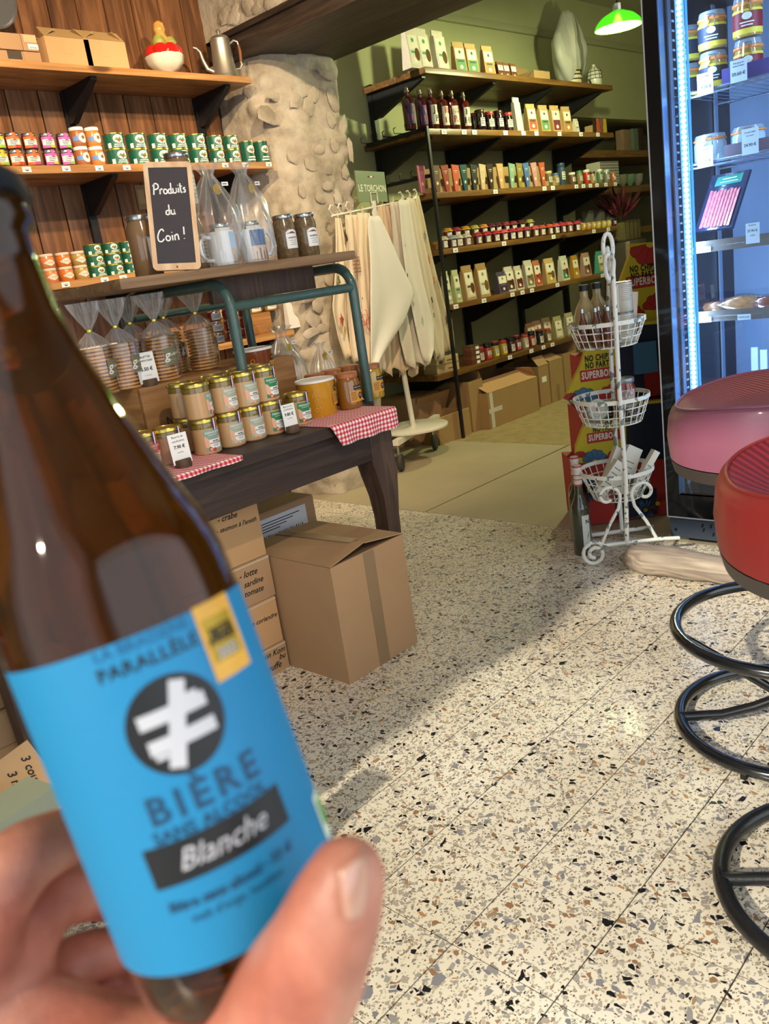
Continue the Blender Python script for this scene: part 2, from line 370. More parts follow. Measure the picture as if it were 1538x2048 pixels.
def pos(i, n):
    if n == 1: return ''
    if i == 0: return 'leftmost'
    if i == n-1: return 'rightmost'
    return ORD[i]+' from left'
class Maker:                                     # first call returns the prototype, later calls its copies
    def __init__(s, fn): s.fn = fn; s.p = None
    def __call__(s, loc, label, group=None, rz=0):
        if s.p is None:
            s.p = s.fn(); s.p.location = loc; s.p.rotation_euler.z = rz; tag(s.p, label, None, group); return s.p
        o = dup(s.p, loc, rz, label, group)
        if not group and 'group' in o: del o['group']
        return o
def T3(x=0, y=0, z=0, rx=0, ry=0, rz=0): return Matrix.Translation((x, y, z)) @ Euler((rx, ry, rz)).to_matrix().to_4x4()
# ================================================================ THE SETTING
def struct(name, mb, mats, label=None, **k):
    o = mb.build(name, mats, **k); o['kind'] = 'structure'
    if label: o['label'] = label
    return o
XP, YJ, XB = 2.77, 3.18, 3.33        # plane of the stone wall, jamb, far side of the stone wall
YW, YF = 3.5, 3.86                   # plank wall, wall of the far room
# --- terrazzo floor: a bed and tiles
fl = struct('floor', MB().box(-1.5, XP, -1.2, YW, -.06, -.0025), 'grout', 'terrazzo tiled floor of cream ground with dark and grey chips')
tv = MB().box(-.0988, .0988, -.0988, .0988, -.012, 0)
tm = None
xs = [.4195+.2*k for k in range(12)]; ys = [.215+.2*k for k in range(15)]
for x in xs:
    for y in ys:
        if x > 2.5 : continue
        if tm is None:
            t = tv.build('tile', 'terrazzo', fl, smooth=0); tm = t.data
        else:
            t = bpy.data.objects.new('tile', tm); COL.objects.link(t); t.parent = fl
        t.location = (x+.1, y+.1, random.uniform(-.0003, .0002))
# edge rows: cut tiles at the threshold, and the plain field outside the measured rows
for y in ys:
    t = MB().box(2.6202, XP-.002, y+.0007, y+.1993, -.012, 0).build('tile', 'terrazzo', fl, smooth=0)
fb = MB()
fb.box(-1.5, .4188, -1.2, YW, -.012, 0); fb.box(.4202, XP, -1.2, .2143, -.012, 0); fb.box(.4202, XP, 3.2157, YW, -.012, 0)
o = fb.build('terrazzo_field', 'terrazzo', fl, smooth=0)
# --- threshold slabs and floor of the far room
ft = struct('floor_threshold', MB().box(XP, 4.06, -1.2, YF, -.06, -.006), 'grout', 'smooth sand coloured slabs in the wide passage')
for a, b in ((-1.2, .6), (.6, 2.515), (2.52, YF)):
    MB().box(XP+.004, 4.055, a+.004, b-.002, -.02, -.001).build('slab', 'concrete', ft, smooth=0)
ff = struct('floor_far', MB().box(4.06, 9.5, -1.2, 6.5, -.06, -.001), mat('a8966c', .5, var=.22, vs=14, bump=.1, bs=60), 'speckled beige stone floor of the far room')
# --- plank wall with its boards
wl = struct('wall_left', MB().box(-1.5, XP+.3, YW+.02, YW+.12, 0, 2.62), mat('2a1a12', .8), 'wall panelled with stained vertical pine boards')
edges = [-1.5+.14*i for i in range(15)]+[.60, .735, .87, 1.005, 1.14, 1.275, 1.41, 1.545, 1.73, 1.868, 2.0, 2.13, 2.262, 2.40, 2.543, 2.664, 2.775]
edges = sorted(set(e for e in edges if e < .5 or e >= .6))
for a, b in zip(edges[:-1], edges[1:]):
    p = MB().rbox(a+.003, b-.003, YW, YW+.02, 0.02, 2.60, .003); p.build('plank', 'plank', wl)
    
# --- stone wall: front face by the planks, jamb, wall above the beam
ST = stone_wall = MB()
def sheet(mb, o, du, dv, nu, nv, nrm, amp=.018, sc=4.0, seed=0):
    base = len(mb.v); o = Vector(o); du = Vector(du); dv = Vector(dv); nrm = Vector(nrm)
    for j in range(nv+1):
        for i in range(nu+1):
            u, v = i/nu, j/nv; p = o+du*u+dv*v
            e = 1
            h = noise.fractal(p*sc+Vector((seed, 0, 0)), 1.0, 2.0, 5)*amp+noise.noise(p*1.7)*amp*.8
            mb.v.append(tuple(p+nrm*h*e))
    for j in range(nv):
        for i in range(nu):
            a = base+j*(nu+1)+i; mb.f.append((a, a+1, a+nu+2, a+nu+1)); mb.m.append(0)
path = [(2.795, YW+.04), (2.815, 3.40), (2.835, 3.31), (2.865, 3.245), (2.915, 3.205), (2.98, YJ+.005), (3.08, YJ), (3.18, YJ), (XB-.05, YJ+.005), (XB-.012, YJ+.03), (XB, YJ+.09), (XB, YF+.02)]
pl_ = []; 
for (a, b), (c, d) in zip(path[:-1], path[1:]):
    k_ = max(1, int(math.hypot(c-a, d-b)/.014)); pl_ += [(a+(c-a)*i/k_, b+(d-b)*i/k_) for i in range(k_)]
pl_.append(path[-1]); nv_ = 150; n_ = len(pl_)
def stoneh(p):
    dd_, pp_ = noise.voronoi(p*Vector((7.5, 7.5, 10)))
    cob = max(0, .5-dd_[0])*.085*(1 if noise.noise(pp_[0]*3.1) > -.05 else .2)
    return noise.fractal(p*5, 1.0, 2.0, 6)*.016+noise.noise(p*1.7)*.014+cob-.008
for j in range(nv_+1):
    for i, (a, b) in enumerate(pl_):
        q0, q1 = pl_[max(0, i-3)], pl_[min(n_-1, i+3)]; tx, ty = q1[0]-q0[0], q1[1]-q0[1]; l_ = math.hypot(tx, ty)
        nx, ny = ty/l_, -tx/l_; p = Vector((a, b, 2.135*j/nv_)); h = stoneh(p); ST.v.append((a+nx*h, b+ny*h, p.z))
for j in range(nv_):
    for i in range(n_-1): a = j*n_+i; ST.f.append((a, a+1, a+n_+1, a+n_)); ST.m.append(0)
sheet(ST, (XP, YW+.02, 2.235), (0, -4.7, 0), (0, 0, .36), 120, 12, (-1, 0, 0), .012)
ST.box(XP+.12, XB-.03, YJ+.06, YF+.1, 0, 2.13); ST.box(XP+.03, XB-.02, -1.2, YF+.1, 2.26, 2.62)
sw = struct('wall_divider', ST, 'stone', 'rough limewashed stone wall pillar with bulging rubble stones', smooth=70)
def lump(c, a, b, th, nrm, seed):
    nrm = Vector(nrm); tu = Vector((0, 0, 1)); tv_ = nrm.cross(tu); rr = random.Random(seed)
    bm = bmesh.new(); bmesh.ops.create_icosphere(bm, subdivisions=2, radius=1)
    ang = rr.uniform(-.5, .5); mb = MB()
    for v in bm.verts:
        n_ = 1+.35*noise.noise(v.co*1.6+Vector((seed*3.1, 0, 0)))
        x, y, z = v.co*n_
        x, y = x*a, y*b; x, y = x*math.cos(ang)-y*math.sin(ang), x*math.sin(ang)+y*math.cos(ang)
        v.co = tv_*x+tu*y+nrm*z*th
    mb.add([v.co.copy() for v in bm.verts], [[v.index for v in f.verts] for f in bm.faces]); bm.free()
    return mb.build('stone', 'stone', sw, loc=c, smooth=50)
# stones where the photograph shows them on the pillar
for i, (px, py, a, b) in enumerate([(540, 228, .055, .03), (565, 235, .03, .03), (617, 212, .03, .04), (642, 272, .03, .022), (640, 300, .03, .02), (596, 312, .04, .03), (622, 327, .035, .03), (598, 183, .04, .03),
        (625, 190, .03, .03), (662, 240, .022, .03), (668, 290, .02, .03), (655, 335, .025, .03), (690, 345, .02, .03), (655, 372, .03, .02), (676, 395, .025, .03), (640, 395, .025, .02), (610, 380, .02, .03), (690, 420, .02, .03),
        (665, 200, .025, .05), (655, 150, .05, .02), (685, 255, .02, .05), (625, 590, .05, .025), (640, 612, .03, .025), (633, 640, .045, .03), (650, 655, .04, .02), (628, 665, .05, .02), (612, 545, .03, .02), (660, 560, .03, .03),
        (590, 205, .03, .02), (555, 192, .04, .015), (700, 300, .015, .05), (600, 282, .04, .015)]):
    P = ony(px, py, YJ); lump((P.x, YJ-.002 if P.x > 2.98 else YJ+.02, P.z), a*1.3, b*1.2, .007, (0, -1, 0), i)
for i, (px, py, a, b) in enumerate([(450, 30, .05, .03), (468, 35, .04, .03), (497, 12, .04, .035), (512, 18, .03, .02), (440, 250, .04, .04), (455, 265, .03, .03), (470, 20, .03, .02), (480, 180, .04, .03), (545, 5, .05, .03)]):
    P = onx(px, py, XP); lump(((XP if P.z > 2.15 else 2.82)-.003, P.y, P.z), a*1.2, b*1.1, .007, (-1, 0, 0), 60+i)
bmz = MB().rbox(XP-.006, XP+.28, -1.2, YJ+.22, 2.126, 2.243, .008)
bmz.rbox(XP+.284, XB+.02, -1.2, YJ+.22, 2.132, 2.25, .008)
bm_ = struct('trim_1', bmz, 'beam', 'heavy dark timber beam over the passage')
MB().rbox(XP-.022, XP+.005, -1.2, YJ+.20, 2.21, 2.235, .006).build('moulding', 'beam', bm_)
# --- far room
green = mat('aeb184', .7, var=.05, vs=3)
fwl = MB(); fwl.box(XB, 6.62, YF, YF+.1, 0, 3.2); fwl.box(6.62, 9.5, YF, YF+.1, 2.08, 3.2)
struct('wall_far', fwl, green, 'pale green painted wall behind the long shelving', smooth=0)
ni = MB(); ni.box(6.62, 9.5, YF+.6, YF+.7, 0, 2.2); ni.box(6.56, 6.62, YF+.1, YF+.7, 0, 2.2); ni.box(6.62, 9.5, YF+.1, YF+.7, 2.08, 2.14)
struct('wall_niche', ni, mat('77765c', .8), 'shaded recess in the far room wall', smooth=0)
struct('wall_right', MB().box(9.5, 9.6, -1.2, 6.5, 0, 3.2), green, smooth=0)
struct('ceiling_far', MB().box(XB-.1, 9.6, -1.2, 6.5, 2.96, 3.06), mat('a8aa90', .8), 'dull ceiling of the far room', smooth=0)
struct('trim_2', MB().rbox(XB+.3, 9.5, YF-.03, YF, 2.64, 2.69, .008), mat('a0a37c', .7), 'horizontal rail under the far room ceiling')
# --- the rest of the near room
struct('ceiling', MB().box(-1.5, XP+.1, -1.2, YW+.1, 2.6, 2.7), mat('c9bfae', .8), smooth=0)
wf = MB(); wf.box(-1.5, XP+.6, -1.35, -1.2, 2.2, 2.7); wf.box(-1.5, -1.1, -1.35, -1.2, 0, 2.2); wf.box(2.5, 9.6, -1.35, -1.2, 0, 3.2); wf.box(-1.5, 2.6, -1.35, -1.2, 0, .25)
struct('wall_front', wf, mat('c9bfae', .8), smooth=0)
wn = MB(); wn.box(-1.6, -1.5, -1.3, YW, 2.48, 2.7); wn.box(-1.6, -1.5, -1.3, -1.1, 0, 2.48); wn.box(-1.6, -1.5, 1.40, YW, 0, 2.48)
struct('wall_near', wn, mat('c9bfae', .8), smooth=0)
aw = MB(); n = 220                                            # unseen curtain edge at the near doorway, scalloped to shape the sun patch
for i in range(n+1):
    z = 2.5*i/n; y = 1.372-.045*abs(math.sin(z*8.6+.4))-.02*math.sin(z*3.1+1)
    aw.v += [(-1.62, y, z), (-1.62, 1.5, z)]
for i in range(n): aw.f.append((2*i, 2*i+2, 2*i+3, 2*i+1)); aw.m.append(0)
struct('sun_edge_curtain', aw, mat('b79a6a', .9), smooth=0)

# ================================================================ LEFT WALL SHELVES
def lamps_():
    pass
def tagmesh(mb, x, z, y, w_=.032, h_=.017, T=None):
    mb.k = 0; mb.box(x-w_/2, x+w_/2, y-.0015, y, z-h_/2, z+h_/2, T)
    mb.k = 1; mb.rect(x-w_*.3, x+w_*.3, z+.001, z+.0025, y-.0018, T); mb.rect(x-w_*.15, x+w_*.2, z-.005, z-.0015, y-.0018, T)
def price_tags(parent, pxs, Y, z, w_=.034, h_=.019):
    for px in pxs:
        mb = MB(); x = xat(px, Y, z); tagmesh(mb, x, z, Y-.0015, w_, h_); mb.build('price_tag', ['paper', 'ink'], parent, smooth=0)
def bracket(parent, x, yw, yf, z, drop=.13, wd=.028):
    mb = MB(); T = Matrix.Translation((x-wd/2, 0, 0)) @ Matrix.Rotation(math.pi/2, 4, 'Z')
    poly = [(yf, z), (yw, z), (yw, z-drop), (yw-.03, z-drop), (yf, z-.012)]
    # prism lies in (local x -> world Y), thickness -> world X
    vs = [(x-wd/2, a, b) for a, b in poly]+[(x+wd/2, a, b) for a, b in poly]; n = len(poly)
    mb.add(vs, [tuple(range(n-1, -1, -1)), tuple(range(n, 2*n))]+[(i, (i+1) % n, (i+1) % n+n, i+n) for i in range(n)])
    mb.build('bracket', 'black', parent, smooth=0)
YS = 3.2
L1, L2, L3, L4 = 2.018, 1.658, 1.235, .885
def wall_shelf(z, x0, x1, th, label, mt='shelf_l', y0=YS, y1=YW-.002, brx=(1.30, 1.98, 2.645), drop=.13):
    s = thing('wall_shelf', label, 'shelf', (0, 0, 0))
    hw = (y1-y0)/2
    MB().rbox(x0, x1, y0, y0+hw-.001, z-th, z, .003).build('board', mt, s)
    MB().rbox(x0, x1-.01, y0+hw+.001, y1, z-th, z, .003).build('board', mt, s)
    for bx in brx: bracket(s, bx, y1-.02, y0+.04, z-th, drop)
    return s
s1 = wall_shelf(L1, .7, 2.755, .026, 'top wall shelf carrying cartons, a ceramic fruit bowl and a coffee pot')
s2 = wall_shelf(L2, .7, 2.80, .030, 'second wall shelf carrying small jars and green tins')
s3 = wall_shelf(L3, .7, 2.755, .028, 'third wall shelf, behind the little chalkboard')
s4 = wall_shelf(L4, .7, 2.755, .028, 'lowest wall shelf behind the bags of biscuits')
price_tags(s2, [53, 132, 198, 253, 294, 336], YS, L2-.015)
price_tags(s2, [450, 490, 537], YS, L2-.013)
price_tags(s3, [131, 209, 246, 278], YS, L3-.014)
up_ = thing('shelf_rail', 'black steel rails fixed to the plank wall behind the shelves', 'rail')
for x in (1.30, 1.98, 2.645): MB().box(x-.018, x+.018, YW-.021, YW-.001, .3, L1-.03).build('rail', 'black', up_, smooth=0)

# ---- little jars and tins
def lid_mb(r, z, h=.012, n=20): return MB().lathe([(r*.98, z), (r, z+.001), (r, z+h*.8), (r*.94, z+h), (r*.5, z+h*.96)], n)
def small_jar(r, h, body, lid, cols, name='jam_jar', cat='jar', kind='band'):
    def f():
        t = thing(name, '', cat)
        MB().lathe([(r*.9, 0), (r, .004), (r, h*.72), (r*.9, h*.8), (r*.9, h*.84)], 20).build('body', body, t)
        lid_mb(r*.96, h*.82, h*.18).build('lid', lid, t)
        mb = MB(); R_ = r+.0006; ms = []
        if kind == 'band':
            for k, (c, (a, b, z0, z1)) in enumerate(cols):
                mb.k = k; ms.append(mat(c, .5)); mb.wrap(a*r, b*r, z0*h, z1*h, R_+k*.0003, 10)
            mb.k = len(ms); ms.append(M['ink'])
            for q in range(3): mb.wrap(-.7*r, (.45-.2*q)*r, h*(.52-.1*q), h*(.55-.1*q), R_+.0012, 4)
        elif kind == 'diamond':
            ms = [mat(cols[0], .6), mat(cols[1], .6)]
            d = [(-.95*r, h*.38), (0, h*.62), (.95*r, h*.38), (0, h*.14)]
            d = [(d[i][0]*(1-q)+d[(i+1) % 4][0]*q, d[i][1]*(1-q)+d[(i+1) % 4][1]*q) for i in range(4) for q in (0, .33, .66)]
            mb.wpoly(d, R_)
            mb.k = 1
            for q in range(2): mb.wrap(-.4*r, .4*r, h*(.40-.07*q), h*(.415-.07*q), R_+.0006, 4)
        elif kind == 'blue':
            ms = [mat('5f8fd0', .5), mat('f0e6dc', .5), mat('8c5a3c', .6)]
            mb.wrap(-1.2*r, 1.2*r, h*.28, h*.5, R_, 10); mb.k = 1; mb.wpoly(circ(.26*h, 16, .25*r, h*.42), R_+.0005); mb.k = 2; mb.wpoly(circ(.10*h, 8, .25*r, h*.45), R_+.001)
        mb.build('label', ms, t); t['category'] = cat
        return t
    return Maker(f)
dark = mat('3a211a', .2, coat=.6)
JC = [('d8c02c', '9ac93a', 'green'), ('e8703a', 'd83c30', 'red'), ('e8682e', 'c0489a', 'violet'), ('dc5cae', 'e6c230', 'yellow'), ('d862b6', '86c040', 'lime')]
pxs = [5, 36, 69, 104, 137]
for i, (c1, c2, nm) in enumerate(JC):
    mk = small_jar(.0275, .059, dark, 'silver', [(c1, (-1.2, 1.3, .1, .78)), ('efeee6', (-1.1, 1.2, .26, .62)), (c2, (-.1, 1.2, .12, .28)), (c1, (-.25, .2, .55, .99))])
    x = xat(pxs[i], 3.245, L2)
    for lv, ln in ((0, 'lower'), (1, 'upper')):
        mk((x+lv*.002, 3.245, L2+lv*.0592), 'small dark jar, white and %s label, %s row, %s on second wall shelf' % (nm, ln, pos(i, 5)), 'small tapenade jars', random.uniform(-.08, .08))
for i, (px, c) in enumerate(((168, 'a5623a'), (198, 'd08038'))):
    mk = small_jar(.029, .071, mat(c, .3, coat=.5), 'white', None, kind='blue')
    for lv, ln in ((0, 'lower'), (1, 'upper')):
        mk((xat(px, 3.245, L2), 3.245, L2+lv*.0712), 'white-lidded %s spread jar with round label, %s one of its pair, beside green tins' % (('brown', 'orange')[i], ln), 'white-lidded spread jars')
def tin_fn(r, h, seed=0):
    def f():
        t = thing('food_tin', '', 'tin'); t['category'] = 'tin'
        MB().lathe([(r*.97, 0), (r, .001), (r, h-.001), (r*.97, h)], 26).build('body', mat('1a5c46', .3, coat=.4), t)
        mb = MB()
        for z in (0, h-.003): mb.lathe([(r+.0012, z), (r+.0012, z+.003), (r*.93, z+.003), (r*.93, z+.001)], 26)
        mb.lathe([(r*.9, h-.0015), (0.002, h-.0015)], 26)
        mb.build('rim', 'gold', t)
        mb = MB(); R_ = r+.0005; s = min(h, .062)*.8; zc = h*.62
        mb.wpoly(circ(.34*s, 16, .0, zc, 1.35), R_); mb.k = 1; mb.wpoly([(-.38*s, zc-.12*s), (-.15*s, zc+.14*s), (0, zc+.02*s), (.17*s, zc+.18*s), (.38*s, zc-.12*s), (0, zc-.3*s)], R_+.0004)
        mb.k = 2; mb.wpoly(circ(.1*s, 8, 0, zc-.1*s, 1.8), R_+.0008)
        mb.k = 0
        for q, ww in ((0, .9), (1, 1.1)): mb.wrap(-.45*ww*s, .55*ww*s, h*(.24-.12*q), h*(.30-.12*q), R_, 6)
        if seed: mb.wrap(-1.15*r, -.8*r, h*.08, h*.38, R_, 3)
        mb.build('label', [mat('e9efe6', .5), mat('3f9a58', .5), mat('c8402f', .5)], t)
        return t
    return Maker(f)
mk = tin_fn(.041, .060, 1)
for i, px in enumerate((238, 281, 324, 363, 400)):
    x = xat(px, 3.25, L2)
    for lv, ln in ((0, 'lower'), (1, 'upper')): mk((x, 3.25, L2+lv*.0602), 'wide green tin with mountain emblem, %s in the %s row, second wall shelf' % (pos(i, 5), ln), 'wide green tins', random.uniform(-.1, .1))
mk = tin_fn(.034, .058, 1)
for i, px in enumerate((437, 468)):
    x = xat(px, 3.25, L2)
    for lv, ln in ((0, 'lower'), (1, 'upper')): mk((x, 3.25, L2+lv*.0582), 'green tin above the mug bags, %s pair, %s one' % (('left', 'right')[i], ln), 'green tins above the mug bags')
mk = tin_fn(.033, .096)
for i, px in enumerate((499, 527)): mk((xat(px, 3.26, L2), 3.26, L2), 'tall green tin, %s of the two at the right end of second wall shelf' % ('left', 'right')[i], 'tall green tins')
mk = tin_fn(.036, .0425, 1)
for i, px in enumerate((198, 233, 267, 294)):
    x = xat(px, 3.25, L3)
    for lv, ln in enumerate(('bottom', 'middle', 'top')): mk((x, 3.25, L3+lv*.0427), 'flat green tin, %s stack, %s of three, on third wall shelf' % (pos(i, 4), ln), 'flat green tins in stacks of three', random.uniform(-.12, .12))
mks = [small_jar(.0285, .0535, mat(c, .35, coat=.5), mat('ead2bd', .4), ('ecdacb', 'b89c80'), kind='diamond', name='pate_jar') for c in ('cf8f50', 'cd7c46', 'c9702c', 'a98a48')]
for i, px in enumerate((75, 104, 136, 166)):
    for lv, ln in ((0, 'lower'), (1, 'upper')):
        mks[i]((xat(px, 3.245, L3), 3.245, L3+lv*.0537), 'pink-lidded jar with diamond label, %s, %s row, third wall shelf' % (pos(i, 4), ln), 'pate jars with diamond labels')
# ---- cartons
def carton(name, label, w_, d_, h_, loc, rz=0, mt='card', flaps=None, tape=False, group=None, cat='box'):
    t = thing(name, label, cat, loc, rz, group); x, y = w_/2, d_/2; th = .004
    if flaps == 'open':
        b = MB(); b.box(-x, x, -y, -y+th, 0, h_); b.box(-x, x, y-th, y, 0, h_); b.box(-x, -x+th, -y+th, y-th, 0, h_); b.box(x-th, x, -y+th, y-th, 0, h_); b.box(-x+th, x-th, -y+th, y-th, 0, th)
        b.build('body', mt, t, smooth=0)
    else:
        MB().rbox(-x, x, -y, y, 0, h_, .0025).build('body', mt, t)
        if flaps is None:
            MB().box(-x+.002, x-.002, -y+.002, -.0015, h_, h_+.003).build('flap', mt, t, smooth=0)
            MB().box(-x+.002, x-.002, .0015, y-.002, h_, h_+.003).build('flap', mt, t, smooth=0)
    if tape:
        b = MB(); b.box(-x-.001, x+.001, -.024, .024, h_+.003, h_+.004); b.box(-x-.0008, -x, -.024, .024, h_*.75, h_+.004); b.box(x, x+.0008, -.024, .024, h_*.6, h_+.004)
        b.build('tape', 'tape', t, smooth=0)
    return t
def flap(t, w_, l_, T, mt='card'): return MB().box(-w_/2, w_/2, 0, l_, 0, .003, T).build('flap', mt, t, smooth=0)
Yc = 3.335
def shelf_carton(px, py, wpx, hpx, label, flaps=False, z=L1, d_=.15, Y=3.27, grp='cartons on the top wall shelf', **k):
    a = xat(px-wpx/2, Y, z); b = xat(px+wpx/2, Y, z); h = (ony(px, py-hpx, Y)-ony(px, py, Y)).z
    return carton('cardboard_box', label, abs(b-a), d_, h, ((a+b)/2, Y+d_/2, z), flaps=flaps, group=grp, **k), abs(b-a), h
t, a, h = shelf_carton(25, 114, 56, 30, 'flat cardboard box with dark printed label, lower left on top wall shelf', d_=.14)
b = MB(); b.rect(-.01, .045, h*.45, h*.98, -.0712); b.k = 1; b.rect(-.005, .04, h*.05, h*.38, -.0712); b.build('label', [mat('4a4238', .6), 'paper'], t, smooth=0)
shelf_carton(70, 116, 34, 30, 'small plain cardboard box, second from left on top wall shelf', d_=.14)
zz = L1+h+.004
t, a, h2 = shelf_carton(24, 84, 46, 33, 'cardboard box stacked at top left of top wall shelf', z=zz, d_=.14)
t, a, h2 = shelf_carton(63, 86, 30, 33, 'small cardboard box with barcode sticker stacked second from left, top wall shelf', z=zz, d_=.14)
b = MB(); b.rect(-.022, .028, h2*.5, h2*.95, -.0712); b.k = 1; b.rect(-.01, .03, h2*.1, h2*.42, -.0712); b.k = 2
for q in range(6): b.rect(-.004+q*.005, -.002+q*.005, h2*.14, h2*.26, -.0716)
b.build('label', [mat('d8b288', .6), 'paper', 'ink'], t, smooth=0)
for i, (px, wp) in enumerate(((145, 88), (220, 82))):
    t, a, h = shelf_carton(px, 124, wp, 58, 'open cardboard box with raised flaps on top wall shelf, %s of two' % ('left', 'right')[i], flaps='open', d_=.19, Y=3.24, mt='card2')
    for s, T in ((0, T3(0, -.093, h, rx=.75)), (1, T3(0, .093, h, rx=math.pi-.6))): flap(t, a*.98, .06, T, 'card3')
    flap(t, .18, .06, T3(-a/2+.002, 0, h, rz=-math.pi/2) @ T3(rx=.5), 'card3'); flap(t, .18, .06, T3(a/2-.002, 0, h, rz=math.pi/2) @ T3(rx=.6), 'card3')
    MB().rect(-.02, .02, h*.45, h*.99, -.0957).build('tape', mat('c2a072', .2, coat=.5), t, smooth=0)
# ---- ceramic fruit bowl
P = (xat(338, 3.33, L1), 3.33, L1); t = thing('fruit_bowl', 'white ceramic footed bowl of glazed red apples and a tall pear', 'ornament', P)
cer = mat('e6dfcc', .18, coat=.8)
MB().lathe([(.035, 0), (.032, .008), (.018, .016), (.02, .026), (.05, .036), (.074, .062), (.082, .09), (.079, .094), (.07, .08)], 32, wob=lambda a, z: 1+(.05*abs(math.sin(4*a)) if z > .03 else 0)).build('bowl', cer, t)
for i in range(7):
    a = i*2*math.pi/7+.3
    MB().lathe([(.004, .0), (.024, .003), (.036, .018), (.034, .040), (.018, .056), (.004, .050)], 16, T=T3(.047*math.cos(a), .047*math.sin(a), .078)).build('apple', mat('c81a14', .12, coat=1), t)
for i, a in enumerate((-2.5, -.4, 1.2)):
    MB().lathe([(.003, 0), (.02, .004), (.024, .018), (.014, .034), (.003, .036)], 14, T=T3(.036*math.cos(a), .036*math.sin(a), .124) @ Matrix.Scale(1.25, 4)).build('lime', mat('9aa04a', .15, coat=1), t)
MB().lathe([(.003, 0), (.026, .004), (.031, .026), (.022, .05), (.026, .066), (.023, .088), (.010, .100), (.003, .101)], 18, T=T3(0, 0, .132)).build('pear', mat('cf9a4c', .15, coat=1, var=.3, vs=60), t)
for a in (-1.9, -1.1, -2.7, .2):
    MB().add([(0, 0, 0), (.016, .002, .01), (.0, -.004, .03), (-.016, .002, .01)], [(0, 1, 2, 3)], T=T3(.072*math.cos(a), .072*math.sin(a), .078, rz=a+math.pi/2)).build('leaf', mat('4f8a3c', .2, coat=.8), t)
# ---- aluminium coffee pot
P = (xat(453, 3.27, L1), 3.27, L1); t = thing('coffee_pot', 'tall dented aluminium coffee pot with curved spout and wooden handle', 'pot', P, -.55)
alu = mat('b8b2a4', .38, metal=.85, var=.1, vs=20)
MB().lathe([(.056, 0), (.058, .004), (.055, .014), (.052, .02), (.043, .15), (.044, .155), (.043, .16)], 28).build('body', alu, t)
MB().lathe([(.045, .158), (.046, .163), (.035, .176), (.015, .184), (.006, .187), (.007, .192), (.011, .198), (.006, .206), (.002, .207)], 24).build('lid', alu, t)
MB().tube([(-.045, 0, .035), (-.075, 0, .05), (-.088, 0, .085), (-.094, 0, .12), (-.108, 0, .137), (-.122, 0, .142)], [.011, .011, .009, .007, .006, .005], 10).build('spout', alu, t)
MB().tube([(.042, 0, .145), (.062, 0, .158), (.078, 0, .15), (.08, 0, .135)], .0045, 8).tube([(.05, 0, .04), (.07, 0, .042), (.08, 0, .058), (.078, 0, .07)], .0045, 8).build('handle_bracket', alu, t)
MB().tube([(.08, 0, .138), (.083, 0, .11), (.079, 0, .068)], [.006, .008, .006], 10).build('handle', mat('7a4a2a', .5), t)
# ---- round mirror/tray edge at the top left
P = onz(-10, 8, 2.25); P = ony(-22, 0, 3.3)
t = thing('hanging_tray', 'rim of a round metal tray at the top left corner', 'tray', (P.x, 3.3, P.z))
MB().lathe([(.07, .004), (.088, .004), (.095, .012), (.098, .012), (.098, .008), (.09, 0), (.07, 0)], 36, T=T3(rx=math.pi/2)).build('rim', 'silver', t)
MB().cyl(.071, .001, .003, 32, T=T3(rx=math.pi/2)).build('plate', 'silver', t)
MB().tube([(0, -.005, .09), (0, -.005, .25)], .001, 4).build('wire', 'black', t)
# ---- postcard on the plank wall
P = ony(296, 393, YW-.004); t = thing('wall_picture', 'small faded picture of purple flowers pinned on the plank wall', 'picture', (P.x, YW-.003, P.z))
b = MB(); b.box(-.06, .06, -.003, 0, -.055, .05); b.k = 1; b.poly([(x_, -.0035, z_) for x_, z_ in circ(.028, 12, .01, -.005)]); b.k = 2; b.rect(-.05, -.02, -.03, .03, -.0035); b.build('print', [mat('8a7358', .7), mat('5b3a5e', .7), mat('a08c66', .7)], t, smooth=0)
# ---- jars on the lowest wall shelf, seen past the biscuits and through the pipe frame
orange = mat('b5602a', .25, coat=.6)
mk = small_jar(.034, .085, orange, 'white', [('e9d8c2', (-.9, .9, .15, .6))], name='preserve_jar')
for i, px in enumerate((150, 172, 192, 214, 236, 262, 290)): mk((xat(px, 3.26, L4), 3.26, L4), 'white-lidded orange preserve jar, %s behind the biscuit bags' % pos(i, 7), 'orange preserve jars behind the biscuits')
jm = small_jar(.031, .05, mat('3c0f14', .15, coat=.8), 'silver', [('59606e', (-1.0, 1.0, .12, .72))])
for i, px in enumerate((437, 466, 497)):
    for lv in range(3): jm((xat(px, 3.24, L4)+.002*lv, 3.24, L4+lv*.0505), 'dark jam jar, %s stack behind the pipe frame, %s of three' % (pos(i, 3), ('bottom', 'middle', 'top')[lv]), 'dark jam jars in threes')
jc = small_jar(.033, .06, mat('b98a4c', .25, coat=.6), mat('e8dcc4', .5), [('efe6d0', (-1.1, 1.1, .12, .75))])
for i, px in enumerate((452, 480, 512, 543, 572)):
    jc((xat(px, 3.38, L4+.08), 3.38, L4+.102), 'cream-lidded jar, %s of the back row on lowest wall shelf' % pos(i, 5), 'cream-lidded jars in the back row')
MB().rbox(2.02, 2.74, 3.34, 3.45, L4, L4+.10, .003).build('riser', 'shelf_l', s4)
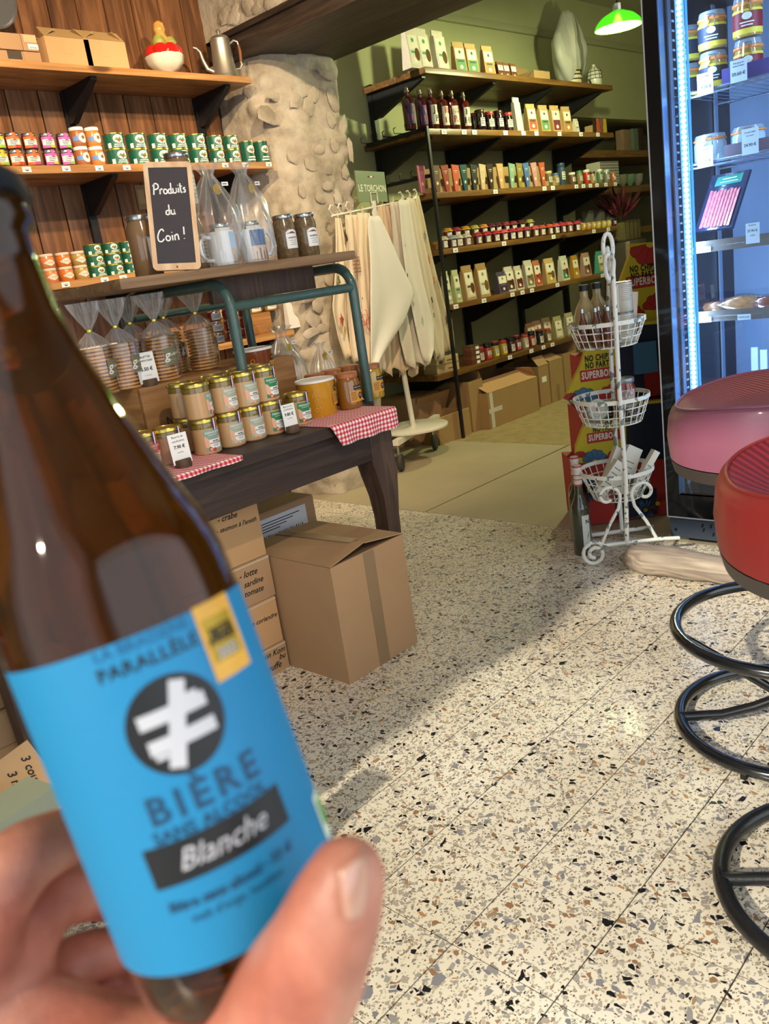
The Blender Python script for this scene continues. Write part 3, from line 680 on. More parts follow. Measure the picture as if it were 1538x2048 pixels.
# ================================================================ DISPLAY TABLE
TZ = .70
tb = thing('display_table', 'dark old wooden table with deep apron carrying the jar display', 'table', (1.2, 1.76, 0))
def onp(mb, name, mt, parent, base, **k):      # build with world coordinates under a placed root
    mb.v = [(a-base[0], b-base[1], c-base[2]) for a, b, c in mb.v]; return mb.build(name, mt, parent, **k)
B0 = (1.2, 1.76, 0)
for i, (a, b) in enumerate(((1.74, 1.93), (1.934, 2.22), (2.224, 2.52))):
    onp(MB().rbox(.5, 1.83 if i == 0 else 1.955, a, b, TZ-.032, TZ, .006), 'tabletop_board', 'oldwood', tb, B0)
onp(MB().rbox(.56, 1.745, 1.765, 1.79, .556, TZ-.033, .004), 'apron', 'oldwood', tb, B0)
onp(MB().rbox(.56, 1.80, 2.47, 2.495, .56, TZ-.033, .004), 'apron', 'oldwood', tb, B0)
onp(MB().rbox(1.79, 1.812, 1.82, 2.46, .56, TZ-.033, .004), 'apron', 'oldwood', tb, B0)
dr = onp(MB().rbox(.72, 1.085, 1.752, 1.763, .565, .655, .004), 'drawer', 'oldleg', tb, B0)
onp(MB().lathe([(.004, 0), (.004, .01), (.011, .016), (.010, .022), (.002, .024)], 14, T=T3(.9, 1.752, .61, rx=math.pi/2)), 'knob', mat('3a2c20', .4), dr, B0)
for lx, ly in ((1.79, 1.80), (.60, 1.80), (.60, 2.46), (1.79, 2.46)):
    sg = 1 if lx > 1 else -1; mb = MB(); vs = []; fs = []
    prof = [(.048, TZ-.033, 0), (.048, .54, 0), (.045, .50, .006), (.033, .43, .012), (.028, .36, .012), (.027, .2, .008), (.026, 0, .004)]
    for hw, z, sh in prof:
        for cx, cy in ((-1, -1), (1, -1), (1, 1), (-1, 1)): vs.append((lx+cx*hw+sg*sh, ly+cy*min(hw, .036), z))
    for j in range(len(prof)-1):
        for i in range(4): k = (i+1) % 4; fs.append((j*4+i, (j+1)*4+i, (j+1)*4+k, j*4+k))
    fs += [(0, 1, 2, 3), tuple(len(vs)-1-i for i in range(4))]
    onp(mb.add(vs, fs), 'leg', 'oldleg', tb, B0, smooth=30)
# ---- pipe frame with the upper board
PF = 1.925
pg = mat('3f5a56', .38, coat=.4, var=.2, vs=30, bump=.05, bs=80)
fr = thing('pipe_frame', 'dark green bent steel pipe frame with board standing on the table', 'rack', (1.68, PF, TZ))
UZ = 1.170
def loop(x, y0=PF, y1=2.48, zt=1.127, r=.07):
    pts = [(x, y0, TZ)]
    for k in range(7): a = math.pi/2*k/6; pts.append((x, y0+r-r*math.cos(a), zt-r+r*math.sin(a)))
    for k in range(7): a = math.pi/2*k/6; pts.append((x, y1-r+r*math.sin(a), zt-r+r*math.cos(a)))
    pts.append((x, y1, TZ)); return pts
for x in (1.445, 1.925): onp(MB().tube(loop(x), .0155, 14), 'pipe_loop', pg, fr, (1.68, PF, TZ))
onp(MB().tube([(1.445, PF, 1.062), (1.925, PF, 1.062)], .014, 12), 'cross_pipe', pg, fr, (1.68, PF, TZ))
onp(MB().tube([(1.445, 2.48, 1.062), (1.925, 2.48, 1.062)], .014, 12), 'cross_pipe', pg, fr, (1.68, PF, TZ))
onp(MB().rbox(1.10, 1.915, 1.88, 2.09, UZ-.026, UZ, .005), 'board', 'upshelf', fr, (1.68, PF, TZ))
onp(MB().rbox(1.10, 1.905, 2.094, 2.40, UZ-.026, UZ, .005), 'board', 'upshelf', fr, (1.68, PF, TZ))
onp(MB().rbox(1.46, 1.86, 2.02, 2.04, 1.075, UZ-.027, .003), 'support_board', 'oldleg', fr, (1.68, PF, TZ))
# ---- gingham cloths
def cloth(name, label, x0, x1, y0, yb, drop, skewl=0, skewr=0):
    mb = MB(); mb.uv = []; nx = 40; L = []; s = yb-y0
    n1, n2 = 10, 8
    path = [(yb-s*i/n1, TZ+.0015, s*i/n1) for i in range(n1)]+[(y0-.004+.003*0, TZ+.0015-drop*i/n2, s+drop*i/n2) for i in range(n2+1)]
    for j, (y, z, q) in enumerate(path):
        dd = max(0, q-s)
        for i in range(nx+1):
            u = i/nx; x = x0+(x1-x0)*u+skewl*dd*(1-u)+skewr*dd*u
            f = .006*math.sin(u*16)*dd/max(drop, .01)
            mb.v.append((x, y-f-(.004 if dd > 0 else 0), z+.001*math.sin(x*60)*(0 if dd else .3))); mb.uv.append((x-(skewl*dd*(1-u)+skewr*dd*u)*0+9, q+9))
    for j in range(len(path)-1):
        for i in range(nx): a = j*(nx+1)+i; mb.f.append((a, a+nx+1, a+nx+2, a+1)); mb.m.append(0)
    base = (x0, y0, TZ); mb.v = [(a-base[0], b-base[1], c-base[2]) for a, b, c in mb.v]
    o = mb.build(name, 'gingham', None, loc=base, smooth=60); tag(o, label, 'cloth', 'gingham cloths')
    so = o.modifiers.new('s', 'SOLIDIFY'); so.thickness = .0012; so.offset = 1
    return o
cloth('checked_cloth', 'red and white gingham cloth hanging over the right table corner under honey', 1.56, 1.835, 1.735, 2.0, .062, .55, .05)
cloth('checked_cloth', 'red and white gingham cloth under the peanut butter price card', .93, 1.245, 1.735, 1.93, .012, 0, 0)
# ---- nut butter jars
def nut_jar(c_label, c_low, content='c39c6e', clear=False, rl=False):
    def f():
        t = thing('nut_butter_jar', '', 'jar'); t['category'] = 'jar'; r, h = .0365, .094
        MB().lathe([(r*.9, 0), (r, .004), (r, h*.74)], 32, cap=True).build('content', mat(content, .4, coat=.6), t)
        MB().lathe([(r, h*.74), (r, h*.86), (r*.93, h*.93)], 32).build('oil_layer', mat('77632a', .12, coat=.9), t)
        MB().lathe([(r*1.0, h*.90), (r*1.06, h*.905), (r*1.06, h*.97), (r*1.02, h), (r*.96, h), (r*.94, h*.985), (.002, h*.985)], 32).build('lid', 'gold', t)
        mb = MB(); R_ = r+.0006; ms = [mat(c_label, .5), mat('f1efe9', .5), mat(c_low, .5), 'ink', mat('e2b193', .5)]
        mb.wrap(-.026, .026, .010, .066, R_, 12)
        mb.k = 4; mb.wpoly([(-.026, .050), (-.020, .048), (-.012, .038), (-.010, .026), (-.018, .018), (-.026, .022)], R_+.0003); mb.wpoly([(.026, .046), (.020, .044), (.012, .048), (.016, .036), (.026, .036)], R_+.0003)
        mb.k = 1; mb.wrap(-.014, .020, .016, .040, R_+.0006, 8); mb.text('PAPAHUÈTE', .0082, 0, .058, 0, R_+.0009, bold=.012); mb.wrap(-.014, .014, .0512, .0522, R_+.0008, 6)
        mb.k = 2; mb.wpoly(circ(.0055, 12, -.014, .016), R_+.0009); mb.wpoly(circ(.005, 12, -.003, .013), R_+.0010); mb.k = 4; mb.wpoly(circ(.0035, 10, -.013, .015), R_+.0012)
        mb.k = 3; mb.text('BEURRE', .0052, .004, .035, 0, R_+.0012, bold=.02); mb.text('DE CACAHUÈTE', .0044, .003, .030, 0, R_+.0012, bold=.02); mb.wrap(-.006, .012, .0245, .0252, R_+.001, 4); mb.wrap(-.004, .010, .0215, .0222, R_+.001, 4)
        mb.build('label', [M[m] if isinstance(m, str) else m for m in ms], t)
        mb = MB()
        for k in range(3): mb.k = k; mb.wrap(.003+.004*k, .007+.004*k, .070, .0935, r*1.065, 2); mb.wrap(.003+.004*k, .007+.004*k, .064, .075, r+.0014, 2)
        mb.build('ribbon', [mat('2c3f8c', .5), mat('f0eef0', .5), mat('c02a34', .5)], t)
        return t
    return Maker(f)
teal, sage, grn, red_ = nut_jar('8aa79a', 'b04a3c'), nut_jar('aab3a0', 'd8b8a0'), nut_jar('2f8656', 'b8503c'), nut_jar('c5525e', 'f0c8c0', 'a0795a')
JY = 1.878
g = 'nut butter jars stacked on the table'
cols = [(418, teal, 'teal', teal, 'teal'), (467, sage, 'sage', sage, 'sage'), (509, sage, 'sage', sage, 'sage'), (548, grn, 'green', grn, 'green')]
for i, (px, mk, nm, mk2, nm2) in enumerate(cols):
    x = xat(px, JY, TZ)
    mk((x, JY, TZ+.0008), 'nut butter jar with %s label, %s in the bottom front row' % (nm, pos(i, 4)), g, random.uniform(-.08, .05))
    mk2((x, JY+.004, TZ+.095), 'nut butter jar with %s label, %s in the upper front row' % (nm2, pos(i, 4)), g, (.75 if i == 0 else random.uniform(-.05, .15)))
grn((xat(602, JY+.006, TZ), JY+.006, TZ+.002), 'nut butter jar with green label beside the big yellow honey tub', g, -.05)
red_((xat(300, 1.90, TZ), 1.90, TZ+.003), 'nut butter jar with pink-red label, leftmost on the checked cloth', g, .02)
red_((xat(347, 1.885, TZ), 1.885, TZ+.003), 'nut butter jar with pink-red label directly behind the 7.90 price card', g, .1)
sage((xat(388, 1.965, TZ), 1.965, TZ+.001), 'nut butter jar half hidden at the left behind the front teal jar', g, .3)
teal((xat(388, 1.965, TZ), 1.965, TZ+.0955), 'nut butter jar with teal label, at upper left beside the wooden crate', g, .55)
for i, (px, Y) in enumerate(((452, 1.963), (500, 1.963), (540, 1.963))):
    x = xat(px, Y, TZ)
    for lv in (0, 1): sage((x, Y, TZ+.0008+lv*.0945), 'nut butter jar in the back row, %s of three, %s one' % (pos(i, 3), ('lower', 'upper')[lv]), g)
# ---- honey
def honey_label(mb, r, x0, x1, z0, z1, sc=1):
    mb.k = 0; mb.wrap(x0, x1, z0, z1, r, 10)
    mb.k = 1; hx = x0+(x1-x0)*.68; zc = (z0+z1)/2; s = (z1-z0)*.34
    mb.wpoly([(hx+s*math.cos(math.pi/6+math.pi/3*i), zc+s*math.sin(math.pi/6+math.pi/3*i)) for i in range(6)], r+.0004)
    mb.wrap(x0+(x1-x0)*.25, x1, z1+.004, z1+.004+(z1-z0)*.36, r, 8)
    for q in range(6): mb.wrap(x0+.002, x0+(x1-x0)*(.40-.03*(q % 2)), z1-.005-q*.005*sc, z1-.0035-q*.005*sc, r+.0004, 4)
    mb.k = 2; mb.text('MIEL', s*.62, hx, zc+s*.22, 0, r+.0008); mb.text('DE PAYS', s*.36, hx, zc-s*.25, 0, r+.0008); mb.text('MIEL DE FLEURS', (z1-z0)*.16, x0+(x1-x0)*.62, z1+.004+(z1-z0)*.18, 0, r+.0006)
HL = [mat('dd9c3e', .5), mat('20242c', .5), mat('e8dcc0', .5)]
def tub(c):
    def f():
        t = thing('honey_tub', '', 'tub'); t['category'] = 'tub'; r, h = .060, .112
        MB().lathe([(r*.90, 0), (r*.93, .004), (r*.985, h*.93)], 40).build('body', mat(c, .22, coat=.5, sss=.15), t)
        MB().lathe([(r*1.0, h*.93), (r*1.03, h*.935), (r*1.03, h*.985), (r*1.0, h), (r*.95, h), (r*.93, h*.985), (.002, h*.985)], 40).build('lid', 'white', t)
        mb = MB(); honey_label(mb, r*.985+.0012, .012, .066, .030, .068); mb.build('label', HL, t)
        mb = MB()
        for x_, z_, q in ((-.045, .075, .006), (-.052, .066, .005), (-.040, .060, .007), (-.048, .050, .006), (-.036, .044, .005), (-.044, .034, .006), (-.034, .030, .004), (-.05, .024, .005)):
            pts = circ(q, 10, x_, z_); mb.tube([( (r*.965+.001)*math.sin(a/r), -(r*.965+.001)*math.cos(a/r), b) for a, b in pts], .0006, 4, closed=True)
        mb.build('embossing', mat('e8c66a', .3), t)
        return t
    return Maker(f)
ty, tbn = tub('c98f1c'), tub('7a3a12')
ty((xat(640, 1.93, TZ), 1.93, TZ+.002), 'big yellow honey tub with white lid on the checked cloth')
for lv in (0, 1): tbn((xat(530, 2.14, TZ), 2.14, TZ+lv*.1125), 'big amber honey tub with white lid, %s of the two behind jars' % ('lower', 'upper')[lv], 'amber honey tubs')
def honey_jar(c, cl):
    def f():
        t = thing('honey_jar', '', 'jar'); t['category'] = 'jar'; r, h = .037, .112
        MB().lathe([(r*.88, 0), (r, .005), (r, h*.70), (r*.93, h*.80), (r*.84, h*.87)], 32).build('body', mat(c, .12, coat=.9, sss=.1), t)
        MB().lathe([(r*.88, h*.86), (r*.92, h*.87), (r*.92, h*.985), (r*.86, h), (.002, h)], 32).build('lid', mat(cl, .35, var=.3, vs=60, coat=.3), t)
        mb = MB(); honey_label(mb, r+.0008, -.026, .03, .022, .056, .9); mb.build('label', HL, t)
        return t
    return Maker(f)
ha, hy = honey_jar('8a5a18', 'b06a3c'), honey_jar('b08a14', 'a5663c')
ha((xat(703, 1.89, TZ), 1.89, TZ+.002), 'amber honey jar with bronze lid beside the big yellow tub')
hy((xat(748, 1.945, TZ), 1.945, TZ+.002), 'yellow honey jar with bronze lid, rightmost on the table')
for i, px in enumerate((640, 672, 706)): ha((xat(px, 2.04, TZ), 2.04, TZ+.001), 'honey jar with bronze lid, %s of three behind the yellow tub' % pos(i, 3), 'honey jars in the back row')
# ---- price cards on little logs
def price_card(label, lines, x, y, z, w_, h_, rz=0):
    t = thing('price_card', label, 'sign', (x, y, z), rz)
    MB().lathe([(.021, 0), (.022, .003), (.0215, .017), (.02, .019)], 18, wob=lambda a, z_: 1+.05*math.sin(3*a)).build('log_holder', wood('bark', '3a2a1e', '6b5240', 'Z', 2, .8, False), t)
    mb = MB(); mb.box(-w_/2, w_/2, -.0005, .0005, .008, h_, T3(rx=-.08, rz=0)); mb.k = 1
    for s, sz, zz, bd in lines: mb.text(s, sz, 0, h_*zz, -.0009, T=T3(rx=-.08), bold=bd)
    mb.build('card', ['paper', 'ink'], t, smooth=0); return t
# ---- wooden crate and biscuits
CZ = .882
ct = thing('wooden_crate', 'small pine crate marked NOC under the bags of biscuits', 'crate', (1.215, 2.10, TZ+.001))
x1 = .57; h = CZ-TZ-.001
MB().rbox(0, x1, 0, .014, 0, h, .002).build('front_panel', 'crate', ct)
MB().rbox(0, x1, .316, .33, 0, h, .002).build('back_panel', 'crate', ct)
MB().rbox(0, .014, .0145, .3155, 0, h, .002).build('side_panel', wood('crate_side', '8c5f36', 'c9985f', 'Y', 1, .5, False), ct)
MB().rbox(x1-.014, x1, .0145, .3155, 0, h, .002).build('side_panel', 'crate', ct)
for a, b in ((.0145, .11), (.112, .21), (.212, .3155)): MB().rbox(.0145, x1-.0145, a, b, h-.012, h, .002).build('top_board', 'crate', ct)
MB().text('NOC', .046, .118, .070, -.0006, sp=1.15).build('printed_letters', mat('4a3320', .8), ct, smooth=0)
def galette_bag():
    t = thing('biscuit_bag', '', 'bag'); t['category'] = 'bag'
    n = 13; rr = random.Random(3); bm_mat = mat('e0ab62', .75, bump=.5, bs=120, var=.2, vs=40)
    for i in range(n):
        z = i*.0098; r = .0440+rr.uniform(-.001, .001)
        if i == 0:
            o = MB().lathe([(r*.86, .0003), (r*.97, .0018), (r, .0038), (r*.97, .006), (r*.84, .0078), (.004, .0086)], 28, wob=lambda a, z_: 1+.025*math.sin(14*a)).build('biscuit', bm_mat, t); me0 = o.data
        else: o = bpy.data.objects.new('biscuit', me0); COL.objects.link(o); o.parent = t
        o.location = (rr.uniform(-.0025, .0025), rr.uniform(-.0025, .0025), z); o.rotation_euler = (0, rr.uniform(-.02, .02), rr.uniform(0, 6))
    def wob(a, z):
        if z < .13: return 1+.03*math.sin(5*a+z*60)+.02*math.sin(11*a)
        k = min(1, (z-.13)/.04)
        return 1+(.16*k)*math.sin(7*a+1.3*math.sin(z*40))+.1*k*math.sin(13*a)
    MB().lathe([(.044, -.0005), (.049, .006), (.0495, .05), (.0495, .10), (.046, .128)], 44, cap=False, wob=wob).build('cellophane', 'cello', t, smooth=25)
    MB().lathe([(.046, .128), (.038, .140), (.026, .153), (.015, .163), (.008, .170), (.007, .175), (.012, .186), (.021, .202), (.030, .220), (.036, .236), (.039, .248)], 64, cap=False, wob=lambda a, z: wob(a, z)*(1+.10*math.sin(19*a+z*30))).build('gathered_top', 'crinkled', t, smooth=25)
    MB().lathe([(.0085, .168), (.0105, .17), (.0105, .176), (.0085, .178)], 14).build('gold_tie', 'gold', t)
    mb = MB(); R_ = .0515; mb.wrap(-.002, .044, .045, .092, R_, 10); mb.k = 1
    mb.text('g', .036, .006, .072, 0, R_+.0004, bold=.01, shear=.2); mb.text('alette', .0115, .022, .073, 0, R_+.0004, shear=.3); mb.text('locale', .0095, .037, .076, 0, R_+.0004, shear=.3)
    mb.wrap(.004, .018, .0575, .0585, R_+.0004, 3); mb.wrap(.022, .036, .058, .0585, R_+.0004, 3)
    mb.build('label', [mat('77755f', .6), mat('e9e6da', .6)], t); return t
gb = Maker(galette_bag)
GB = [(208, 2.16, .1, 'leftmost bag of golden biscuits in cellophane tied with gold'), (258, 2.17, .0, 'second bag of stacked biscuits, half hidden by the 5.50 price card'), (333, 2.175, -.35, 'bag of stacked biscuits with grey-green label just right of price card'),
      (412, 2.24, .75, 'rightmost bag of stacked biscuits on the crate, by the pipe'), (285, 2.30, .4, 'bag of biscuits in the back row behind the price card'), (350, 2.32, .2, 'bag of biscuits in the back row, second from right')]
for i, (px, Y, rz, lb) in enumerate(GB): gb((xat(px, Y, CZ), Y, CZ+.001), lb, 'bags of biscuits on the crate', rz)
price_card('white price card reading galettes charentaises 5.50 on a log slice', [('GALETTES', .0082, .86, .02), ('CHARENTAISES', .0066, .75, .02), ('5.50 €', .0135, .50, .03), ('les 12 pièces', .0042, .32, 0)], xat(302, 2.122, CZ), 2.122, CZ, .058, .094, -.12)
price_card('white price card reading beurre de cacahuètes 7.90 on a log slice', [('Beurre de', .0078, .90, 0), ('cacahuètes', .0078, .78, 0), ('7.90 €', .0115, .60, .03), ('les 200 g', .0045, .44, 0)], xat(369, 1.80, TZ), 1.80, TZ+.003, .052, .084, -.1)
price_card('white price card in front of the rightmost green nut butter jar', [('Beurre de', .0075, .92, 0), ('cacahuètes', .0075, .82, 0), ('9.80 €', .0115, .64, .03), ('les 200 g', .0042, .50, 0)], xat(586, 1.815, TZ), 1.815, TZ+.001, .045, .080, -.1)
# ---- small black-capped bottles at the left
def capb():
    t = thing('small_bottle', '', 'bottle'); t['category'] = 'bottle'
    MB().lathe([(.02, 0), (.024, .003), (.024, .075), (.018, .088), (.012, .094), (.012, .10)], 20).build('body', mat('3a3026', .15, coat=.7), t)
    MB().cyl(.0145, .10, .122, 18).build('cap', 'black', t)
    mb = MB(); mb.wrap(-.028, .028, .014, .066, .0246, 10); mb.k = 1
    for q in range(4): mb.wrap(-.018, .014-.003*q, .055-.008*q, .057-.008*q, .025, 4)
    mb.build('label', ['paper', 'ink'], t); return t
cb = Maker(capb)
cb((xat(236, 1.98, TZ), 1.98, TZ+.001), 'small black-capped bottle with white label, lower one beside the crate', 'small black-capped bottles')
cb((xat(224, 2.06, TZ), 2.06, TZ+.001), 'small black-capped bottle with white label beside the crate corner', 'small black-capped bottles')
# ---- chalkboard
P = (xat(356, 1.905, UZ), 1.905, UZ); cbd = thing('chalkboard', 'small oak-framed slate reading Produits du Coin !', 'sign', P, -.62)
TT = T3(rx=-.16, ry=.10, z=.004)
W2, H2 = .060, .268
def rr_outline(w_, h_, r, n=6):
    o = []
    for cx, cz, a0 in ((w_-r, h_-r, 0), (-w_+r, h_-r, 90), (-w_+r, r, 180), (w_-r, r, 270)):
        for k in range(n+1): a = math.radians(a0+90*k/n); o.append((cx+r*math.cos(a), cz+r*math.sin(a)))
    return o
out = rr_outline(W2, H2, .012); inn = [(max(-W2+.012, min(W2-.012, x)), max(.017, min(H2-.014, z))) for x, z in out]
mb = MB(); n = len(out); vs = [(x, -.006, z) for x, z in out]+[(x, -.006, z) for x, z in inn]+[(x, .006, z) for x, z in out]
mb.add(vs, [(i, (i+1) % n, n+(i+1) % n, n+i) for i in range(n)]+[(i, 2*n+i, 2*n+(i+1) % n, (i+1) % n) for i in range(n)]+[tuple(range(3*n-1, 2*n-1, -1))], TT).build('frame', 'oak', cbd, smooth=0)
MB().box(-W2+.0115, W2-.0115, -.004, .002, .0165, H2-.0135, TT).build('slate', mat('3f3a40', .7, var=.08, vs=20), cbd, smooth=0)
mb = MB(); sc = .01
def chalk(strokes, x, z, s, wd=.0034, rot=.06):
    for st in strokes:
        pts = []
        c = [Vector(p) for p in st]
        if len(c) > 2:
            for i in range(len(c)-1):
                p0, p1, p2, p3 = c[max(i-1, 0)], c[i], c[i+1], c[min(i+2, len(c)-1)]
                for k in range(4): t_ = k/4; pts.append(.5*((2*p1)+(-p0+p2)*t_+(2*p0-5*p1+4*p2-p3)*t_*t_+(-p0+3*p1-3*p2+p3)*t_**3))
            pts.append(c[-1])
        else: pts = c
        pts = [(p[0]*math.cos(rot)-p[1]*math.sin(rot), p[0]*math.sin(rot)+p[1]*math.cos(rot)) for p in pts]
        mb.stroke(pts, wd, x, z, -.0046, s, TT)
Pp = [[(0, 0), (.3, 1.9)], [(0, 1.5), (.5, 2.0), (1.0, 1.7), (.9, 1.1), (.3, .9)]]
rr_ = [[(1.15, 0), (1.25, .9), (1.2, .6), (1.5, .95), (1.7, .8)]]
oo = [[(2.1, .9), (1.85, .5), (2.0, .05), (2.4, .1), (2.5, .6), (2.1, .9)]]
dd = [[(3.2, .8), (2.8, .7), (2.7, .2), (3.0, 0), (3.2, .3), (3.3, 1.9)], [(3.2, .5), (3.3, .1), (3.5, 0)]]
uu = [[(3.6, .9), (3.6, .2), (3.9, 0), (4.2, .3), (4.2, .9), (4.25, .1)]]
ii = [[(4.6, .9), (4.6, 0)], [(4.6, 1.3), (4.62, 1.4)]]
tt = [[(5.0, 1.7), (5.0, .2), (5.25, 0)], [(4.8, 1.1), (5.3, 1.15)]]
ss = [[(5.85, .9), (5.5, .7), (5.8, .4), (5.7, .05), (5.4, .1)]]
chalk(Pp+rr_+oo+dd+uu+ii+tt+ss, -.040, .188, .0136)
du = [[(.5, .8), (.1, .7), (0, .2), (.3, 0), (.6, .3), (.7, 1.9)], [(.6, .4), (.7, 0)], [(1.0, .9), (1.0, .2), (1.3, 0), (1.6, .3), (1.6, .9), (1.65, .1), (1.8, 0)]]
chalk(du, -.014, .138, .0130)
co = [[(1.1, 1.6), (.9, 2.0), (.4, 1.7), (0, .8), (.1, .1), (.6, 0), (1.0, .4)], [(1.6, .9), (1.3, .5), (1.5, .05), (1.9, .1), (2.0, .6), (1.6, .9)], [(2.4, .9), (2.4, 0)], [(2.4, 1.3), (2.42, 1.4)], [(2.8, 0), (2.8, .9), (2.8, .6), (3.1, .95), (3.35, .8), (3.4, 0)], [(4.5, 2.1), (4.4, .8)], [(4.35, .2), (4.36, .1)]]
chalk(co, -.040, .072, .0150)
mb.build('chalk_writing', 'paper', cbd, smooth=0)
MB().cyl(.002, .0, .0012, 10, TT @ T3(0, -.0072, .008, rx=-math.pi/2)).build('hole', 'black', cbd)
# ---- tall brown jars by the chalkboard
def bigjar():
    t = thing('soup_jar', '', 'jar'); t['category'] = 'jar'; r, h = .0375, .156
    MB().lathe([(r*.9, 0), (r, .005), (r, h*.78), (r*.82, h*.88), (r*.82, h*.93)], 28).build('body', mat('8a6c4c', .15, coat=.8), t)
    lid_mb(r*.9, h*.91, h*.09, 28).build('lid', 'silver', t)
    mb = MB(); mb.wrap(-.01, .04, .02, .095, r+.0006, 10); mb.k = 1; mb.wrap(-.012, .042, .095, .099, r+.0007, 10); mb.k = 2
    for q in range(6): mb.wrap(-.004, .034-.004*(q % 3), .085-.010*q, .0865-.010*q, r+.001, 5)
    mb.build('label', ['paper', mat('9ec3cf', .5), mat('888888', .5)], t); return t
bj = Maker(bigjar)
bj((xat(301, 2.02, UZ), 2.02, UZ), 'tall jar of brown soup standing left of the chalkboard')
x = xat(397, 2.05, UZ); bj((x, 2.05, UZ), 'tall jar of brown soup hidden behind the chalkboard'); bj((x, 2.05, UZ+.1565), 'tall jar of brown soup stacked on another, above the chalkboard')
def nutj():
    t = thing('galette_jar', '', 'jar'); t['category'] = 'jar'; r, h = .0335, .128
    MB().lathe([(r*.9, 0), (r, .005), (r, h*.80), (r*.86, h*.88), (r*.86, h*.93)], 28).build('body', mat('776347', .15, coat=.8, var=.5, vs=90), t)
    lid_mb(r*.92, h*.91, h*.09, 28).build('lid', 'silver', t)
    mb = MB(); mb.wrap(-.022, .022, .03, .072, r+.0006, 10); mb.wpoly([(.022*math.cos(math.pi*k/10), .072+.012*math.sin(math.pi*k/10)) for k in range(11)], r+.0006)
    mb.k = 1; mb.text('NOISETTES', .0062, 0, .060, 0, r+.001, bold=.03); mb.wrap(-.014, .014, .052, .053, r+.001, 4); mb.wrap(-.01, .01, .046, .047, r+.001, 4); mb.wrap(-.012, .012, .040, .041, r+.001, 4)
    mb.k = 2; mb.text('LES', .0055, 0, .0755, 0, r+.001, bold=.03)
    mb.build('label', ['paper', 'ink', mat('b8404a', .5)], t); return t
nj = Maker(nutj)
nj((xat(578, 2.0, UZ), 2.0, UZ), 'jar with arched white label on upper board, left one beside the mugs', 'arched label jars')
nj((xat(620, 2.0, UZ), 2.0, UZ), 'jar with arched white label on upper board, rightmost', 'arched label jars')
# ---- mugs in cellophane
def mug(cols, hs):
    t = thing('gift_mug', '', 'mug'); t['category'] = 'mug'; r, h = .0385, .092
    MB().lathe([(r*.9, 0), (r, .003), (r, h), (r*.93, h), (r*.93, .05), (.002, .05)], 32).build('cup', mat('dfe6ee', .15, coat=.8), t)
    MB().tube([(hs*r*.97, 0, .078), (hs*(r+.02), 0, .082), (hs*(r+.034), 0, .065), (hs*(r+.034), 0, .040), (hs*(r+.02), 0, .020), (hs*r*.97, 0, .018)], .0058, 10).build('handle', mat('dfe6ee', .15, coat=.8), t)
    mb = MB(); ms = [mat(c, .3, coat=.5) for c in cols]; q = -1 if hs > 0 else 1
    mb.wrap(-.03 if q < 0 else .0, .03 if q < 0 else .05, .045, .088, r+.0006, 10); mb.k = 1; mb.wrap(-.03 if q < 0 else .0, .03 if q < 0 else .05, .005, .045, r+.0006, 10)
    mb.k = 2
    for k in range(5): a = -.02+.012*k+(.025 if q > 0 else 0); mb.wrap(a, a+.003, .006, .03+.008*(k % 2), r+.001, 2)
    mb.build('picture', ms, t)
    return t
def gift_bag(w_, h_, label, loc, rz=0, seed=0):
    t = thing('gift_bag', label, 'bag', loc, rz)
    def wob(a, z): k = z/h_; return 1+(.05+.22*k)*math.sin(5*a+seed+2*math.sin(9*z))+(.03+.08*k)*math.sin(11*a+seed+30*z)+.04*math.sin(17*a+z*60)
    MB().lathe([(w_*.9, 0), (w_*1.05, .01), (w_*1.12, h_*.15), (w_*1.1, h_*.3), (w_*1.06, h_*.4), (w_*.98, h_*.5), (w_*.84, h_*.6), (w_*.66, h_*.69), (w_*.5, h_*.77), (w_*.34, h_*.84), (w_*.22, h_*.89), (w_*.28, h_*.93), (w_*.42, h_*.97), (w_*.58, h_)], 68, cap=False, wob=wob).build('cellophane', 'giftfilm', t, smooth=25)
    mb = MB(); mb.add([(x, -w_*.5, h_*.74+z) for x, z in circ(.0135, 20)], [tuple(range(20))]).build('gold_seal', mat('c9a432', .35, metal=.4, var=.3, vs=300), t, smooth=0)
    b = MB(); b.rect(.018, .040, h_*.77, h_*.77+.010, -w_*.48); b.k = 1; b.rect(.021, .035, h_*.77+.004, h_*.77+.006, -w_*.481); b.build('price_sticker', ['paper', 'ink'], t, smooth=0)
    return t
m1 = mug(('8fb4d8', 'b09a80', '7a5a40'), -1); m1.location = (xat(452, 1.96, UZ), 1.96, UZ+.001); m1['label'] = 'pale blue and white seaside mug wrapped in cellophane, handle to the left'
m2 = mug(('2d5a94', 'cbb49c', '5a3c28'), 1); m2.location = (xat(512, 1.965, UZ), 1.965, UZ+.001); m2['label'] = 'dark blue banded mug wrapped in cellophane, handle to the right'
gift_bag(.062, .27, 'cellophane bag around the left mug on upper board', (xat(452, 1.96, UZ), 1.965, UZ), 0, 1)
gift_bag(.058, .27, 'cellophane bag around the right mug on upper board', (xat(514, 1.965, UZ)+.004, 1.97, UZ), .2, 2.2)
ij = small_jar(.028, .060, mat('55402c', .2, coat=.6), 'silver', [('e6e2d4', (-1.1, 1.1, .25, .8))], name='tasting_jar')
for i, px in enumerate((452, 512)): ij((m1 if i == 0 else m2).location+Vector((.001, 0, .0525)), 'small metal-lidded jar standing inside the %s mug' % ('pale blue', 'dark blue')[i], 'jars inside the mugs')
